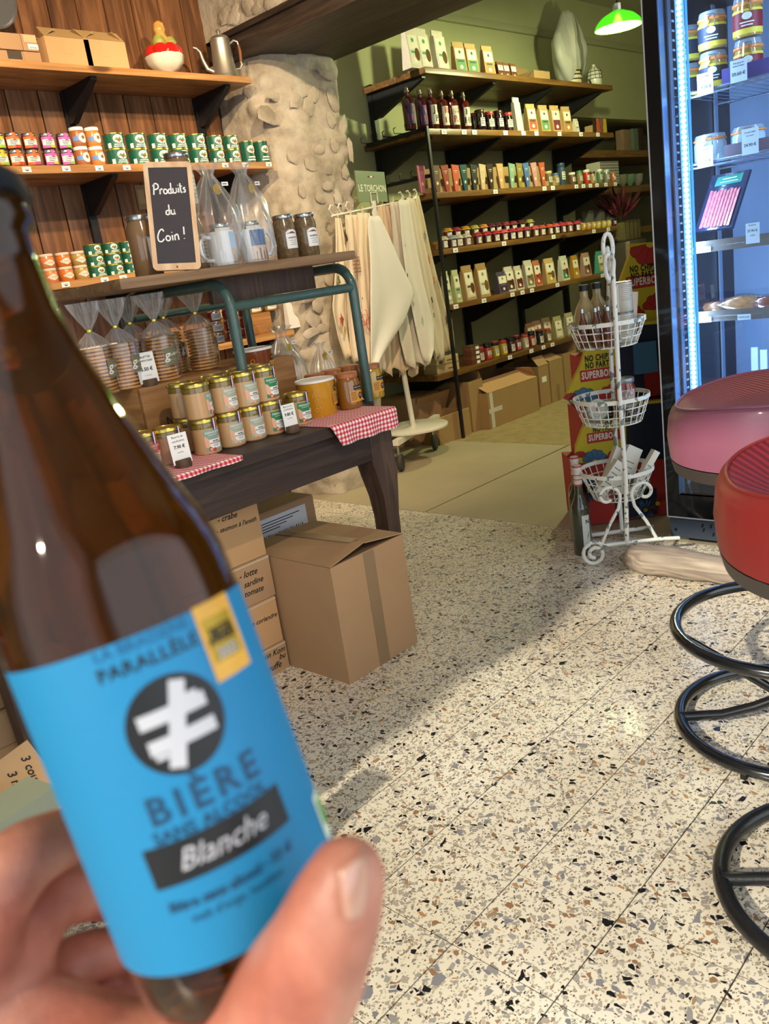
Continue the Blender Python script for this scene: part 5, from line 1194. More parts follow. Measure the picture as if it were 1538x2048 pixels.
# ---- third shelf: coloured pouches in a tray
t = thing('pouch_tray', 'long kraft tray full of coloured tapered pouches, third far shelf', 'tray', (xat(868, 3.42, UZs[2]), 3.42, UZs[2]))
wt = xat(1092, 3.42, UZs[2])-xat(852, 3.42, UZs[2])
MB().box(-.03, wt, -.035, .06, 0, .035).box(-.03, wt, .05, .06, .0355, .15).build('tray', 'card3', t, smooth=0)
pc = [(838, 'b8687a', 'pink striped'), (869, '6b4638', 'brown'), (889, '9a3a2c', 'dark red'), (906, 'd0583a', 'orange-red'), (925, '1f4a50', 'dark teal'), (943, '2a2f34', 'black-teal'), (959, 'cdb08c', 'cream'), (977, '3a2420', 'chocolate brown'), (997, 'c99a70', 'peach'), (1018, '7fa08a', 'mint green'), (1034, '8a7a3a', 'olive'), (1050, '4a6ca8', 'blue'), (1066, 'c08a8a', 'pale pink'), (1082, 'b85a3a', 'rust')]
for i, (px, c, nm) in enumerate(pc):
    x = xat(px, 3.39, UZs[2]+.08)
    q = thing('tapered_pouch', '%s tapered paper pouch in the long tray on the third far shelf' % nm, 'pouch', (x, 3.375, UZs[2]+.002), group='tapered pouches')
    T = T3(ry=random.uniform(-.12, .12), rx=-.05)
    MB().add([(-.016, -.006, .0), (.016, -.006, .0), (.036, -.012, .15), (-.036, -.012, .15), (-.016, .006, .0), (.016, .006, .0), (.036, -.004, .155), (-.036, -.004, .155)], [(0, 1, 2, 3), (7, 6, 5, 4), (0, 4, 5, 1), (1, 5, 6, 2), (2, 6, 7, 3), (3, 7, 4, 0)], T).build('pouch', mat(c, .55), q, smooth=0)
    mb = MB(); mb.add([(a, -.0065-.0004*b/.01, b) for a, b in circ(.010, 10, 0, .05)], [tuple(range(10))], T).rect(-.016, .016, .115, .119, -.0118, T).rect(-.01, .01, .105, .108, -.0114, T); mb.build('print', mat('d8ccb4', .6), q, smooth=0)
jr = [(1098, .028, .10, '6a5a44', 'c8b070', 'clear'), (1112, .026, .085, '8a7a54', '4a6a8a', 'blue'), (1124, .030, .15, '3a4a5c', '28405a', 'dark navy'), (1145, .026, .085, '6a4a38', 'e8e0cc', 'white-labelled'), (1160, .024, .095, '8a7a4c', '4f7a4a', 'green-topped'), (1174, .026, .10, 'b83028', 'e6d8c0', 'bright red'), (1186, .022, .085, 'a8885a', '3a3a34', 'amber'), (1200, .024, .10, '5f7a5a', 'e0d8c4', 'leafy green'), (1214, .024, .095, '7a7a6c', 'c8c8b8', 'grey'), (1227, .022, .07, 'a85a34', 'c0703c', 'orange')]
for px, r, h, c, c2, nm in jr: put(small_jar(r, h, mat(c, .2, coat=.7), mat(c2, .4), [('ddd6c4', (-.8, .8, .25, .6))], name='glass_jar'), px, 3.40, UZs[2], '%s small jar at the right part of the third far shelf' % nm, 'mixed jars, third far shelf')
t = thing('gingham_box', 'black and white checked box behind the jars on the third far shelf', 'box', (xat(1212, 3.52, UZs[2]), 3.52, UZs[2]))
MB().box(-.15, .15, -.04, .08, 0, .17).build('body', mat('b9b4a4', .7), t, smooth=0)
mb = MB()
for k in range(14): mb.rect(-.148+k*.0215, -.142+k*.0215, .0, .17, -.0406)
for k in range(8): mb.rect(-.15, .15, .01+k*.0215, .015+k*.0215, -.041)
mb.build('check_print', mat('3a3a40', .7), t, smooth=0)
# ---- fourth shelf: jars with cloth caps
def capjar(c, body, cc=None):
    def f():
        t = thing('cloth_capped_jar', '', 'jar'); t['category'] = 'jar'; r, h = .0262, .060
        MB().lathe([(r*.9, 0), (r, .003), (r, h)], 14).build('body', mat(body, .2, coat=.7), t)
        MB().lathe([(r*1.28, h-.010), (r*1.2, h-.004), (r*1.0, h+.002), (r*1.02, h+.008), (r*.7, h+.012), (.002, h+.013)], 20, wob=lambda a, z: 1+(.14*math.sin(6*a) if z < h else 0)).build('cloth_cap', mat(c, .9), t)
        mb = MB(); mb.wrap(-.024, .024, .006, .044, r+.0006, 6); mb.k = 1; mb.wrap(-.011, .011, .026, .028, r+.001, 3); mb.wrap(-.008, .008, .018, .020, r+.001, 3)
        mb.build('label', [mat('ddd9cc', .6), 'ink'], t); return t
    return Maker(f)
reds = [capjar(c, b) for c, b in (('b8b0a0', '6a4a2a'), ('a82838', '4a1c18'), ('c04850', '5a2a1c'), ('b84a34', '6a3a1c'), ('8a8f94', '3a2a24'))]
fr_ = [(888, 0), (905, 4), (918, 0), (934, 0), (956, 1), (974, 1), (992, 1), (1008, 2), (1024, 1), (1038, 1), (1052, 1), (1070, 2), (1084, 3), (1099, 3), (1112, 2), (1125, 1), (1138, 2), (1154, 1)]
for i, (px, k) in enumerate(fr_): put(reds[k], px, 3.385, UZs[3], 'cloth-capped jar, %s in front row, fourth far shelf' % pos(i, 18), 'cloth-capped jars, front row', random.uniform(-.2, .2))
gold_ = [capjar(c, b) for c, b in (('b8862c', '5a3a1c'), ('8a2c34', '4a1c18'), ('a89a3c', '4a4a28'), ('c0803c', '5a2a1c'), ('5a1c2c', '2a1418'))]
for i, px in enumerate((897, 914, 932, 950, 968, 983, 996, 1012, 1027, 1043, 1060)): put(gold_[(0, 1, 0, 2, 3, 4, 4, 1, 1, 4, 2)[i]], px, 3.50, UZs[3]+.052, 'cloth-capped jar, %s in raised back row, fourth far shelf' % pos(i, 11), 'cloth-capped jars, back row', random.uniform(-.2, .2))
yj = small_jar(.021, .05, mat('c08a2c', .2, coat=.7), mat('c9a45c', .4), [('e4e0d0', (-.8, .8, .3, .75))], name='mustard_jar'); yj2 = small_jar(.021, .05, mat('c8a838', .2, coat=.7), mat('b8a050', .4), [('e4e0d0', (-.8, .8, .3, .75))], name='mustard_jar'); yj3 = small_jar(.021, .05, mat('4a2030', .2, coat=.7), 'black', [('e4e0d0', (-.8, .8, .3, .75))], name='mustard_jar')
for i, px in enumerate((1167, 1177, 1187, 1197, 1208, 1218, 1228)): put((yj, yj, yj, yj2, yj2, yj2, yj3)[i], px, 3.39, UZs[3], 'tiny mustard jar, %s of the row at right end of fourth far shelf' % pos(i, 7), 'tiny mustard jars')
bl = small_jar(.026, .085, mat('5a4a3c', .2, coat=.7), 'black', [('b8a88c', (-.8, .8, .3, .7))], name='spread_jar')
for i, px in enumerate((1090, 1108, 1122, 1134, 1147, 1160)): put(bl, px, 3.50, UZs[3], 'black-lidded jar, %s of the group behind mustard jars, fourth far shelf' % pos(i, 6), 'black-lidded jars')
for i, px in enumerate((1178, 1200, 1224)):
    t = thing('glass_canister', 'clear square canister at back right of fourth far shelf, %s of three' % pos(i, 3), 'canister', (xat(px, 3.55, UZs[3]), 3.55, UZs[3]), group='glass canisters')
    MB().rbox(-.04, .04, -.03, .03, 0, .13, .006).build('glass', mat('77766a', .1, coat=.9, alpha=.7), t); MB().rbox(-.042, .042, -.032, .032, .131, .145, .004).build('lid', 'silver', t)
# ---- fifth shelf
ft5 = [(896, .045, .20, .045, 'a8b090', '5a6a48', 'c0c2a0', 'slim green and white box', None), (915, .045, .20, .045, '98a880', '4a6a48', 'b8c08c', 'slim green box', None), (938, .088, .215, .055, 'cfc8b0', '3a4a3c', 'a88a58', 'kraft bag with square white label and tree', '6a3a24'), (966, .085, .215, .055, 'd8d4c0', '8a8a74', 'a88a58', 'kraft bag with pale label', '7a5a34'),
       (1004, .085, .14, .05, '3a2c40', '6a5a70', '544a5c', 'dark purple gift box', None), (1019, .075, .165, .05, '5a3426', '2c2c34', 'cfc8b8', 'white box with chocolate heart', '5a2a1c'), (1037, .06, .16, .05, '6a2c22', '2c2c34', 'c8bfa8', 'narrow white box with brown disc', '6a2a1c'), (1058, .075, .185, .05, '8a7a50', '35424c', 'c9c4b0', 'white and navy biscuit bag', '8a6a3c'),
       (1074, .06, .175, .05, 'b84a2c', '3a3a3a', 'b8704c', 'orange-topped bag', '9a4a2c'), (1099, .085, .175, .05, 'c9a44c', '2a4a50', 'c8a870', 'cookie bag with round dark badge', '6a5040'), (1128, .08, .175, .05, '4f8a4c', '8a2c30', 'd0d0c0', 'white bag with green band', '6a2420'), (1150, .06, .165, .045, 'b8862c', 'a87a24', 'b8882c', 'mustard yellow pouch', None),
       (1172, .082, .17, .045, '8a5a48', '6a3a2c', 'b08a78', 'dusty pink pouch', '5a3424'), (1200, .075, .165, .045, 'c8a84c', '3a8a80', '4f9a8c', 'teal pouch with yellow figure', None), (1221, .05, .15, .04, 'b85a24', 'a84a20', 'b8602c', 'orange pouch', None)]
for px, w_, h_, d_, a, b, c, nm, win in ft5: put(kraft(a, b, w_, h_, d_, 'food_bag', c, win), px, 3.40, UZs[4], nm+' on the fifth far shelf', None, random.uniform(-.12, .05))
# ---- lowest shelf
t = thing('wooden_box', 'flat pale wooden gift boxes, printed, at the left end of lowest far shelf', 'box', (xat(900, 3.37, UZs[5]), 3.38, UZs[5]), -.1)
MB().rbox(-.10, .10, 0, .12, 0, .052, .002).rbox(-.105, .095, -.005, .115, .054, .10, .002).build('body', mat('c2ab7c', .6, var=.1, vs=10), t)
mb = MB(); mb.rect(.0, .07, .018, .026, -.0006); mb.rect(-.08, -.05, .06, .08, -.0056); mb.rect(-.01, .06, .07, .077, -.0056); mb.build('print', mat('6a4a30', .7), t, smooth=0)
for i in range(4):
    q = thing('flat_tin', 'flat dark tin with label, %s of the four stacked beside wooden boxes' % ('bottom', 'second', 'third', 'top')[i], 'tin', (xat(945, 3.40, UZs[5]), 3.40, UZs[5]+i*.0305), group='stacked flat tins')
    MB().rbox(-.045, .045, -.035, .035, 0, .022, .004).build('body', mat(('6a3a2a', '7a4434')[i % 2], .3, coat=.5), q); b = MB(); b.rect(.005, .04, .002, .020, -.0356); b.build('label', 'paper', q, smooth=0)
    MB().box(-.046, .046, -.036, .036, .0222, .030).build('lid', mat('5a4a38', .4), q, smooth=0)
lowc = [(962, '6a2a1c', 'c8c0a8', 'brown'), (977, 'a03a34', 'd04a44', 'red-banded'), (992, '9a9034', 'd8d87c', 'lime-banded'), (1008, 'b09a3c', 'e0cf4c', 'yellow'), (1024, '3a2824', 'c8c4bc', 'dark'), (1036, '7a2c34', 'c85a64', 'pink-banded'), (1051, 'a89a7c', 'e8e0c8', 'pale'), (1064, '8a2c24', 'd0a8a0', 'red'), (1081, '2c2c2c', 'd0d0c8', 'black-lidded'), (1096, '6a5a34', 'e0d8b8', 'olive')]
for i, (px, c, c2, nm) in enumerate(lowc):
    mk = small_jar(.026, .098, mat(c, .2, coat=.7), 'black' if i % 3 else 'redcap', [('e0dcd0', (-.9, .9, .12, .6)), (c2, (-.9, .9, .12, .3))], name='sauce_jar')
    put(mk, px, 3.39, UZs[5], '%s sauce jar in the front row of lowest far shelf' % nm, 'sauce jars')
    x = xat(px, 3.39, UZs[5]); mk((x, 3.46, UZs[5]+.001), '%s sauce jar in the second row of lowest far shelf' % nm, 'sauce jars behind')
for i, (px, c, h) in enumerate(((1062, 'a8805a', .15), (1075, 'b08a70', .155), (1094, 'b09a68', .16), (1116, 'a8a070', .16), (1139, 'b0a480', .165), (1157, 'a8a694', .13))): put(kraft('d8d0b0', '8a7a50', .07, h, .05, 'gift_box', c, cat='box'), px, 3.50 if i < 3 else 3.42, UZs[5], 'pale boxed product, %s at the right of lowest far shelf' % pos(i, 6), 'boxed products', -.15)
# ---- cartons on the floor under it
def fcart(px0, px1, pyb, Y, h, label, fl=None, mt='card3', d_=.3, rz=0):
    a = ony(px0, pyb, Y).x; b = ony(px1, pyb, Y).x
    return carton('cardboard_box', label, b-a, d_, h, ((a+b)/2, Y+d_/2, 0), rz, mt, fl, group=None), b-a
t, a = fcart(878, 944, 868, 3.36, .17, 'small open carton under the lowest far shelf beside the towel rack', 'open', d_=.2); flap(t, a, .14, T3(0, .1, .17, rx=2.0)); flap(t, a*.98, .10, T3(0, -.1, .17, rx=-.6), 'card2')
t, a = fcart(946, 974, 850, 3.37, .33, 'narrow tall carton between the small open one and the big taped one', 'open', d_=.3); flap(t, .28, .05, T3(a/2, 0, .33, rz=math.pi/2) @ T3(rx=1.2))
t, a = fcart(980, 1082, 842, 3.30, .235, 'big open carton with white tape cross under the far shelves', 'open', 'card3', d_=.32)
MB().rect(-a/2+.02, -a/2+.055, 0, .235, -.1612).rect(-a/2+.0, -a/2+.15, .10, .13, -.1616).build('white_tape', mat('cfcdc4', .3), t, smooth=0)
flap(t, a*.98, .14, T3(0, -.16, .235, rx=.45), 'card2'); flap(t, a, .14, T3(0, .16, .235, rx=1.7)); flap(t, .3, .10, T3(a/2, 0, .235, rz=math.pi/2) @ T3(rx=.9))
t, a = fcart(1084, 1104, 822, 3.34, .29, 'carton with small white label right of the big taped one', 'open', d_=.3); MB().rect(-.03, .03, .17, .21, -.1512).build('label', 'paper', t, smooth=0); flap(t, a, .08, T3(0, -.15, .29, rx=.9)); flap(t, a, .10, T3(0, .15, .29, rx=1.6))
t, a = fcart(1106, 1132, 812, 3.34, .30, 'carton with torn tape, second from right under the far shelves', 'open', d_=.3); MB().rect(-.02, .02, .0, .12, -.1512).build('tape', 'tape', t, smooth=0); flap(t, a, .12, T3(0, .15, .30, rx=1.5)); flap(t, a, .1, T3(0, -.15, .3, rx=.4))
t, a = fcart(1134, 1160, 804, 3.36, .32, 'rightmost carton with upright flap under the far shelves', 'open', d_=.3); flap(t, a, .12, T3(0, .15, .32, rx=1.5)); flap(t, .3, .12, T3(a/2, 0, .32, rz=math.pi/2) @ T3(rx=1.5))
carton('cardboard_box', 'pale carton at the far left under the lowest shelf', .30, .28, .30, (4.02, 3.66, 0), flaps=None, mt='card')
carton('cardboard_box', 'shadowed carton with printed square behind the small open one', .34, .18, .34, (4.50, 3.745, 0), flaps=None, mt='card')
# ---- niche shelves and things
for z, lb in ((1.83, 'upper'), (1.52, 'middle'), (1.15, 'lower')):
    t = thing('niche_shelf', '%s dark shelf in the recess behind the fridge' % lb, 'shelf', (6.63, YF+.05, z)); MB().rbox(0, 2.6, 0, .5, -.06, 0, .004).build('board', 'shelf_r', t)
def ipt(px, py, Y): P = ony(px, py, Y); return P
for i, (px, w_, h_, c, nm) in enumerate(((1248, .14, .20, 'a8896a', 'patterned beige box'), (1266, .10, .21, '7a8a70', 'grey-green leaning card'), (1278, .06, .22, '3a2c28', 'dark book'))):
    x = xat(px, 4.05, 1.83); t = thing('niche_box', nm+' on the upper recess shelf', 'box', (x, 4.05, 1.83)); MB().rbox(-w_/2, w_/2, -.04, .04, 0, h_, .004).build('body', mat(c, .7, var=.15, vs=20), t)
for i, (px, c, nm) in enumerate(((1245, '8f8f70', 'pale footed cup'), (1260, '7a9a78', 'pale green cup'), (1276, '9a948a', 'grey bowl'))):
    t = thing('cup', nm+' on the middle recess shelf', 'cup', (xat(px, 4.0, 1.52), 4.0, 1.52)); MB().lathe([(.03, 0), (.02, .01), (.045, .04), (.052, .11), (.048, .11), (.03, .04), (.002, .03)], 20).build('cup', mat(c, .3, coat=.4), t)
# ---- vase of dried leaves and wire crate
P = (xat(1262, 3.5, 1.17), 3.45, 1.08)
t = thing('side_stool', 'dark narrow plinth at the right end of the long shelving', 'plinth', (6.62, 3.45, 0)); MB().rbox(-.14, .14, -.14, .14, 0, 1.04, .005).build('block', mat('4a4034', .7), t)
P = (6.62, 3.45, 1.041)
t = thing('wire_crate', 'low wire and wicker crate holding the dried leaves', 'crate', P)
MB().rbox(-.13, .13, -.1, .1, 0, .16, .004).build('wicker', mat('6a5c38', .8, var=.3, vs=60), t)
mb = MB()
for z in (.01, .16): mb.tube([(-.14, -.11, z), (.14, -.11, z), (.14, .11, z), (-.14, .11, z)], .003, 5, closed=True)
for k in range(5): mb.tube([(-.14+.07*k, -.11, .01), (-.14+.07*k, -.11, .16)], .002, 4)
mb.build('wire_frame', mat('3a3830', .4, metal=.6), t)
t = thing('dried_leaves', 'burgundy dried leaf bouquet standing in the wire crate', 'plant', (P[0], P[1], P[2]+.161)); rr2 = random.Random(5)
lm = [mat(c, .8) for c in ('4a1420', '6a1c28', '3a1018', '8a6a58')]; lme = None
for i in range(70):
    a = rr2.uniform(0, 6.28); tl = rr2.uniform(.05, .95); L_ = rr2.uniform(.10, .34); d = Vector((math.cos(a)*math.sin(tl), math.sin(a)*math.sin(tl), math.cos(tl)))
    p0 = d*L_*.35; p1 = d*L_; s = d.cross(Vector((rr2.uniform(-1, 1), rr2.uniform(-1, 1), .3))).normalized()*rr2.uniform(.010, .02); m_ = (p0+p1)/2
    MB().add([p0, m_+s, p1, m_-s, m_+d.cross(s)*.4], [(0, 1, 4), (1, 2, 4), (2, 3, 4), (3, 0, 4)]).build('leaf', lm[i % 4 if i % 9 == 0 else i % 3], t, smooth=0)
mb = MB()
for i in range(14): a = i*.45; mb.tube([(0, 0, 0), (.06*math.cos(a), .06*math.sin(a), .15), (.12*math.cos(a), .12*math.sin(a), .24)], .002, 4)
mb.build('stems', mat('4a3020', .8), t)
# ================================================================ GREEN PENDANT LAMP
LP_ = onx(1236, 42, 5.1); LX_, LY_, LZ_ = LP_
t = thing('pendant_lamp', 'ribbed green glass pendant lamp glowing in the far room', 'lamp', (LX_, LY_, LZ_))
gg, N, L, b = nodes('green_lamp_glass'); b.inputs['Base Color'].default_value = lin('6fe040'); b.inputs['Roughness'].default_value = .15; b.inputs['Transmission Weight'].default_value = .35; b.inputs['Emission Color'].default_value = lin('5fe02a'); b.inputs['Emission Strength'].default_value = .35
MB().lathe([(.135, -.035), (.138, -.032), (.125, -.005), (.095, .025), (.05, .045), (.03, .055), (.03, .052), (.05, .041), (.092, .021), (.121, -.008), (.133, -.034)], 60, cap=False, wob=lambda a, z: 1+(.012*math.sin(30*a))).build('shade', gg, t)
MB().lathe([(.022, .035), (.026, .05), (.026, .09), (.012, .10)], 20).build('socket', 'silver', t)
MB().tube([(0, 0, .10), (0, 0, 2.96-LZ_)], .004, 6).build('cord', 'black', t)
MB().lathe([(.012, .035), (.018, .015), (.029, -.01), (.026, -.035), (.012, -.05), (.002, -.053)], 20).build('bulb', mat('fff2c0', .5, emit=45), t)
pl = bpy.data.lights.new('lamp_light', 'POINT'); pl.energy = 75; pl.color = (.96, 1, .50); pl.shadow_soft_size = .03
po = bpy.data.objects.new('lamp_light', pl); COL.objects.link(po); po.location = (LX_, LY_, LZ_-.075)
# ================================================================ CARDBOARD CRISP DISPLAY
DO = Vector((2.86, 1.67, 0)); DR = -math.radians(45.6); dn = Vector((math.sin(DR), -math.cos(DR), 0)); dx_ = Vector((math.cos(DR), math.sin(DR), 0))
def onpl(px, py, off):                     # local (x, z) on the display's plane, off metres behind its front
    d = ray(px, py); o = DO-dn*off; tt_ = ((o-CAMP).dot(dn))/d.dot(dn); P = CAMP+d*tt_; q = P-DO; return (q.dot(dx_), P.z)
dsp = thing('crisp_display', 'stepped cardboard crisps display with yellow fronts, red and blue flowers', 'display', DO, DR)
Y_, R_c, B_c, N_c = mat('d2be2e', .6), mat('b8322c', .6), mat('4a78a0', .6), mat('20283a', .6)
dm = [Y_, R_c, B_c, N_c, M['ink'], mat('e8e4d4', .6)]
def petal(mb, cx, cz, r, a0, a1, k, y, n=5, cxc=None):
    pts = [(cx, cz)]
    for i in range(n):
        s0, s1 = a0+(a1-a0)*i/n, a0+(a1-a0)*(i+1)/n
        for q in range(5): a = s0+(s1-s0)*q/4; rr = r*(.90+.10*math.sin(math.pi*q/4)); pts.append((cx+rr*math.cos(a), cz+rr*math.sin(a)))
    mb.k = k; mb.add([(a, y, b) for a, b in pts], [(0, i, i+1) for i in range(1, len(pts)-1)])
    mb.k = 4
    for i in range(n+1):
        a = a0+(a1-a0)*i/n; mb.stroke([(cx+r*.25*math.cos(a), cz+r*.25*math.sin(a)), (cx+r*.88*math.cos(a), cz+r*.88*math.sin(a))], .0012, y=y-.0005)
    mb.stroke([p for p in pts[1:]], .0014, y=y-.0005)
    mb.k = 0; mb.add([(cx+r*.2*math.cos(a0+(a1-a0)*i/8), y-.0008, cz+r*.2*math.sin(a0+(a1-a0)*i/8)) for i in range(9)]+[(cx, y-.0008, cz)], [tuple(range(10))])
def dpanel(outl, off, name, txt, flowers, navy=None, xr=None):
    pts = [onpl(x, y, off) for x, y in outl]; mb = MB(); mb.k = 0; mb.prism(pts, off, off+.03)
    if navy: mb.k = 3; q = [onpl(x, y, off) for x, y in navy]; mb.add([(a, off-.0006, b) for a, b in q], [tuple(range(len(q)))])
    for (x, y, r, a0, a1, k) in flowers: c = onpl(x, y, off); petal(mb, c[0], c[1], r, math.radians(a0), math.radians(a1), k, off-.0012)
    for s, x, y, sz in txt:
        c = onpl(x, y, off)
        if s == 'SUPERBON': mb.k = 1; mb.rect(c[0]-.006, c[0]+sz*3.75, c[1]-sz*.6, c[1]+sz*.6, off-.002); mb.k = 5
        else: mb.k = 4
        mb.text(s, sz, c[0]/.62, c[1], off-.0026, al='LEFT', bold=.035, sp=1.12, T=Matrix.Scale(.62, 4, (1, 0, 0)))
    mb.build(name, dm, dsp, smooth=0)
dpanel([(1224, 660), (1231, 590), (1262, 505), (1258, 488), (1340, 481), (1340, 700)], .16, 'top_panel',
       [('NO CHIPS', 1259, 540, .033), ('NO PARTY', 1261, 554, .033), ('SUPERBON', 1255, 567, .040)], [(1300, 486, .085, 185, 355, 1), (1262, 640, .06, 10, 170, 1), (1318, 620, .07, 20, 170, 1)])
dpanel([(1140, 806), (1134, 788), (1160, 735), (1187, 655), (1336, 640), (1336, 798)], .08, 'middle_panel',
       [('NO CHIPS', 1169, 719, .033), ('NO PARTY', 1170, 733, .033), ('SUPERBON', 1163, 753, .038)], [(1168, 806, .062, 5, 175, 2), (1142, 803, .035, 20, 150, 1), (1225, 800, .065, 10, 172, 1)],
       navy=[(1240, 800), (1238, 690), (1262, 652), (1336, 646), (1336, 798)])
dpanel([(1152, 930), (1153, 893), (1162, 868), (1184, 812), (1336, 800), (1336, 930)], .0, 'lower_panel',
       [('NO CHIPS', 1183, 848, .030), ('NO PARTY', 1185, 860, .030), ('SUPERBON', 1177, 877, .034)], [(1190, 924, .052, 8, 172, 2), (1160, 918, .032, 30, 140, 1), (1236, 925, .058, 8, 172, 1)],
       navy=[(1254, 926), (1252, 850), (1275, 810), (1336, 804), (1336, 926)])
pts = [onpl(x, y, -.01) for x, y in ((1162, 1048), (1150, 928), (1338, 918), (1338, 1058))]; pts[0] = (pts[0][0], .004); pts[3] = (pts[3][0], .004)
mb = MB(); mb.k = 1; mb.prism(pts[::-1], -.01, .22); c = onpl(1178, 980, -.01); petal(mb, c[0], c[1], .055, 0, 359, 2, -.0112, 9); c = onpl(1290, 1010, -.01); mb.k = 3; mb.rect(c[0]-.12, c[0]+.05, .01, .12, -.0108); petal(mb, c[0], c[1]-.02, .05, 0, 180, 2, -.0118); petal(mb, c[0]+.05, c[1], .05, 60, 250, 1, -.0124)
mb.build('base_box', dm, dsp, smooth=0)
mb = MB(); mb.k = 1; xa = onpl(1160, 930, 0)[0]; xb = onpl(1336, 930, 0)[0]
mb.box(xa+.02, xb, .03, .22, pts[1][1]*.98, pts[1][1]+.20).box(xa+.05, xb, .11, .24, pts[1][1]+.2, pts[1][1]+.40); mb.k = 0; mb.box(xa+.1, xb, .19, .26, pts[1][1]+.40, pts[1][1]+.55)
mb.build('tiers', dm, dsp, smooth=0)
for i, (px, py, off, c, nm) in enumerate(((1290, 715, .06, '4a7898', 'blue'), (1312, 760, .055, '8a2a20', 'red'), (1180, 660, .12, '3a2048', 'purple'))):
    x, z = onpl(px, py, off); 
    t = thing('crisp_bag', '%s crisps bag in the tiers of the cardboard display' % nm, 'bag', DO+dx_*x-dn*off+Vector((0, 0, z-.06)), DR)
    MB().box(-.045, .045, -.012, .012, 0, .12, ty=.2).build('bag', mat(c, .25, coat=.6, bump=.4, bs=40), t, smooth=0)
# ================================================================ WIRE BASKET STAND
SO = Vector((2.635, 1.45, 0)); SR = math.atan2(-.727, .672)
st = thing('basket_stand', 'chipped white iron stand with three round wire baskets', 'stand', SO, SR)
YL = .135
MB().tube([(-.013, -YL, .065), (-.004, -YL-.004, .3), (-.006, -YL-.003, .6), (-.002, -YL-.0035, .93), (.0, -YL+.004, .985), (.012, -.10, 1.02), (.02, -.045, 1.04), (.022, .0, 1.045)], .0078, 10).build('front_leg', 'chipped', st)
MB().tube([(.022, .0, 1.045), (.035, .04, 1.035), (.045, .09, 1.0), (.05, .125, .95), (.045, YL, .85), (.04, YL, .4), (.04, YL, .02)], .0078, 10).build('back_leg', 'chipped', st)
lk = MB()
for x, y, z, a, b, r in ((.018, -.02, 1.065, .016, .045, 0), (.018, -.012, 1.03, .014, .035, 1.4), (.005, -.06, 1.005, .014, .04, .5)):
    lk.tube([(x+a*math.cos(q)*math.cos(r), y+a*math.cos(q)*math.sin(r), z+b*math.sin(q)) for q in [2*math.pi*i/16 for i in range(16)]], .007, 8, closed=True)
lk.build('top_loop', 'chipped', st)
def spiral(cx, cz, r0, r1, a0, a1, n=26): return [(cx+(r0+(r1-r0)*i/n)*math.cos(a0+(a1-a0)*i/n), -YL, cz+(r0+(r1-r0)*i/n)*math.sin(a0+(a1-a0)*i/n)) for i in range(n+1)]
bz = .070
left = [(.10, -YL, bz-.002), (0, -YL, bz), (-.09, -YL, bz+.001)]+spiral(-.128, .044, .045, .012, math.radians(80), math.radians(80+560))
MB().tube([(.17, -YL, bz-.008)]+left, .0068, 8).build('base_scroll', 'chipped', st)
MB().tube([(-.1, YL, .02), (.16, YL, .02)], .008, 8).build('rear_foot', 'chipped', st)
MB().tube([(.03, -YL, bz-.01), (.035, 0, .02), (.04, YL, .02)], .007, 8).build('rear_foot', 'chipped', st)
for s in (-1, 1):
    pts = [(s*.098-.006, -YL, bz), (s*.065-.006, -YL, .14), (s*.028-.006, -YL, .20), (s*.02-.006, -YL, .235)]
    sp = [( -.006+s*(.020+.042-(.042-.030*i/22)*math.cos(math.pi*1.75*i/22)), -YL, .245+(.042-.030*i/22)*math.sin(math.pi*1.75*i/22)) for i in range(23)]
    MB().tube(pts+sp, .006, 8).build('scroll_brace', 'chipped', st)
for k, (zt_, zb_, r, rb) in enumerate(((.832, .745, .128, .098), (.572, .478, .128, .10), (.312, .205, .128, .085))):
    bkt = MB().lathe([(r-.001, zt_-.014), (r+.003, zt_-.014), (r+.003, zt_), (r-.001, zt_), (r-.001, zt_-.014)], 40, cap=False).build('basket', 'chipped', st)
    mb = MB()
    for i in range(26):
        a = 2*math.pi*i/26; mb.tube([(r*math.cos(a), r*math.sin(a), zt_-.01), ((r+rb)/2*1.02*math.cos(a), (r+rb)/2*1.02*math.sin(a), (zt_+zb_)/2), (rb*math.cos(a), rb*math.sin(a), zb_), (rb*.4*math.cos(a), rb*.4*math.sin(a), zb_-.002)], .0019, 5)
    for q in (.0, .33, .62): rr = rb+(r-rb)*q+.003*(q > 0); z = zb_+(zt_-zb_)*q; mb.tube([(rr*math.cos(2*math.pi*i/30), rr*math.sin(2*math.pi*i/30), z) for i in range(30)], .0022, 5, closed=True)
    mb.tube([(rb*.4*math.cos(2*math.pi*i/20), rb*.4*math.sin(2*math.pi*i/20), zb_-.002) for i in range(20)], .002, 5, closed=True)
    mb.build('wire_grid', 'chipped', bkt)
def inb(x, y, z): return SO+Vector((x*math.cos(SR)-y*math.sin(SR), x*math.sin(SR)+y*math.cos(SR), z))
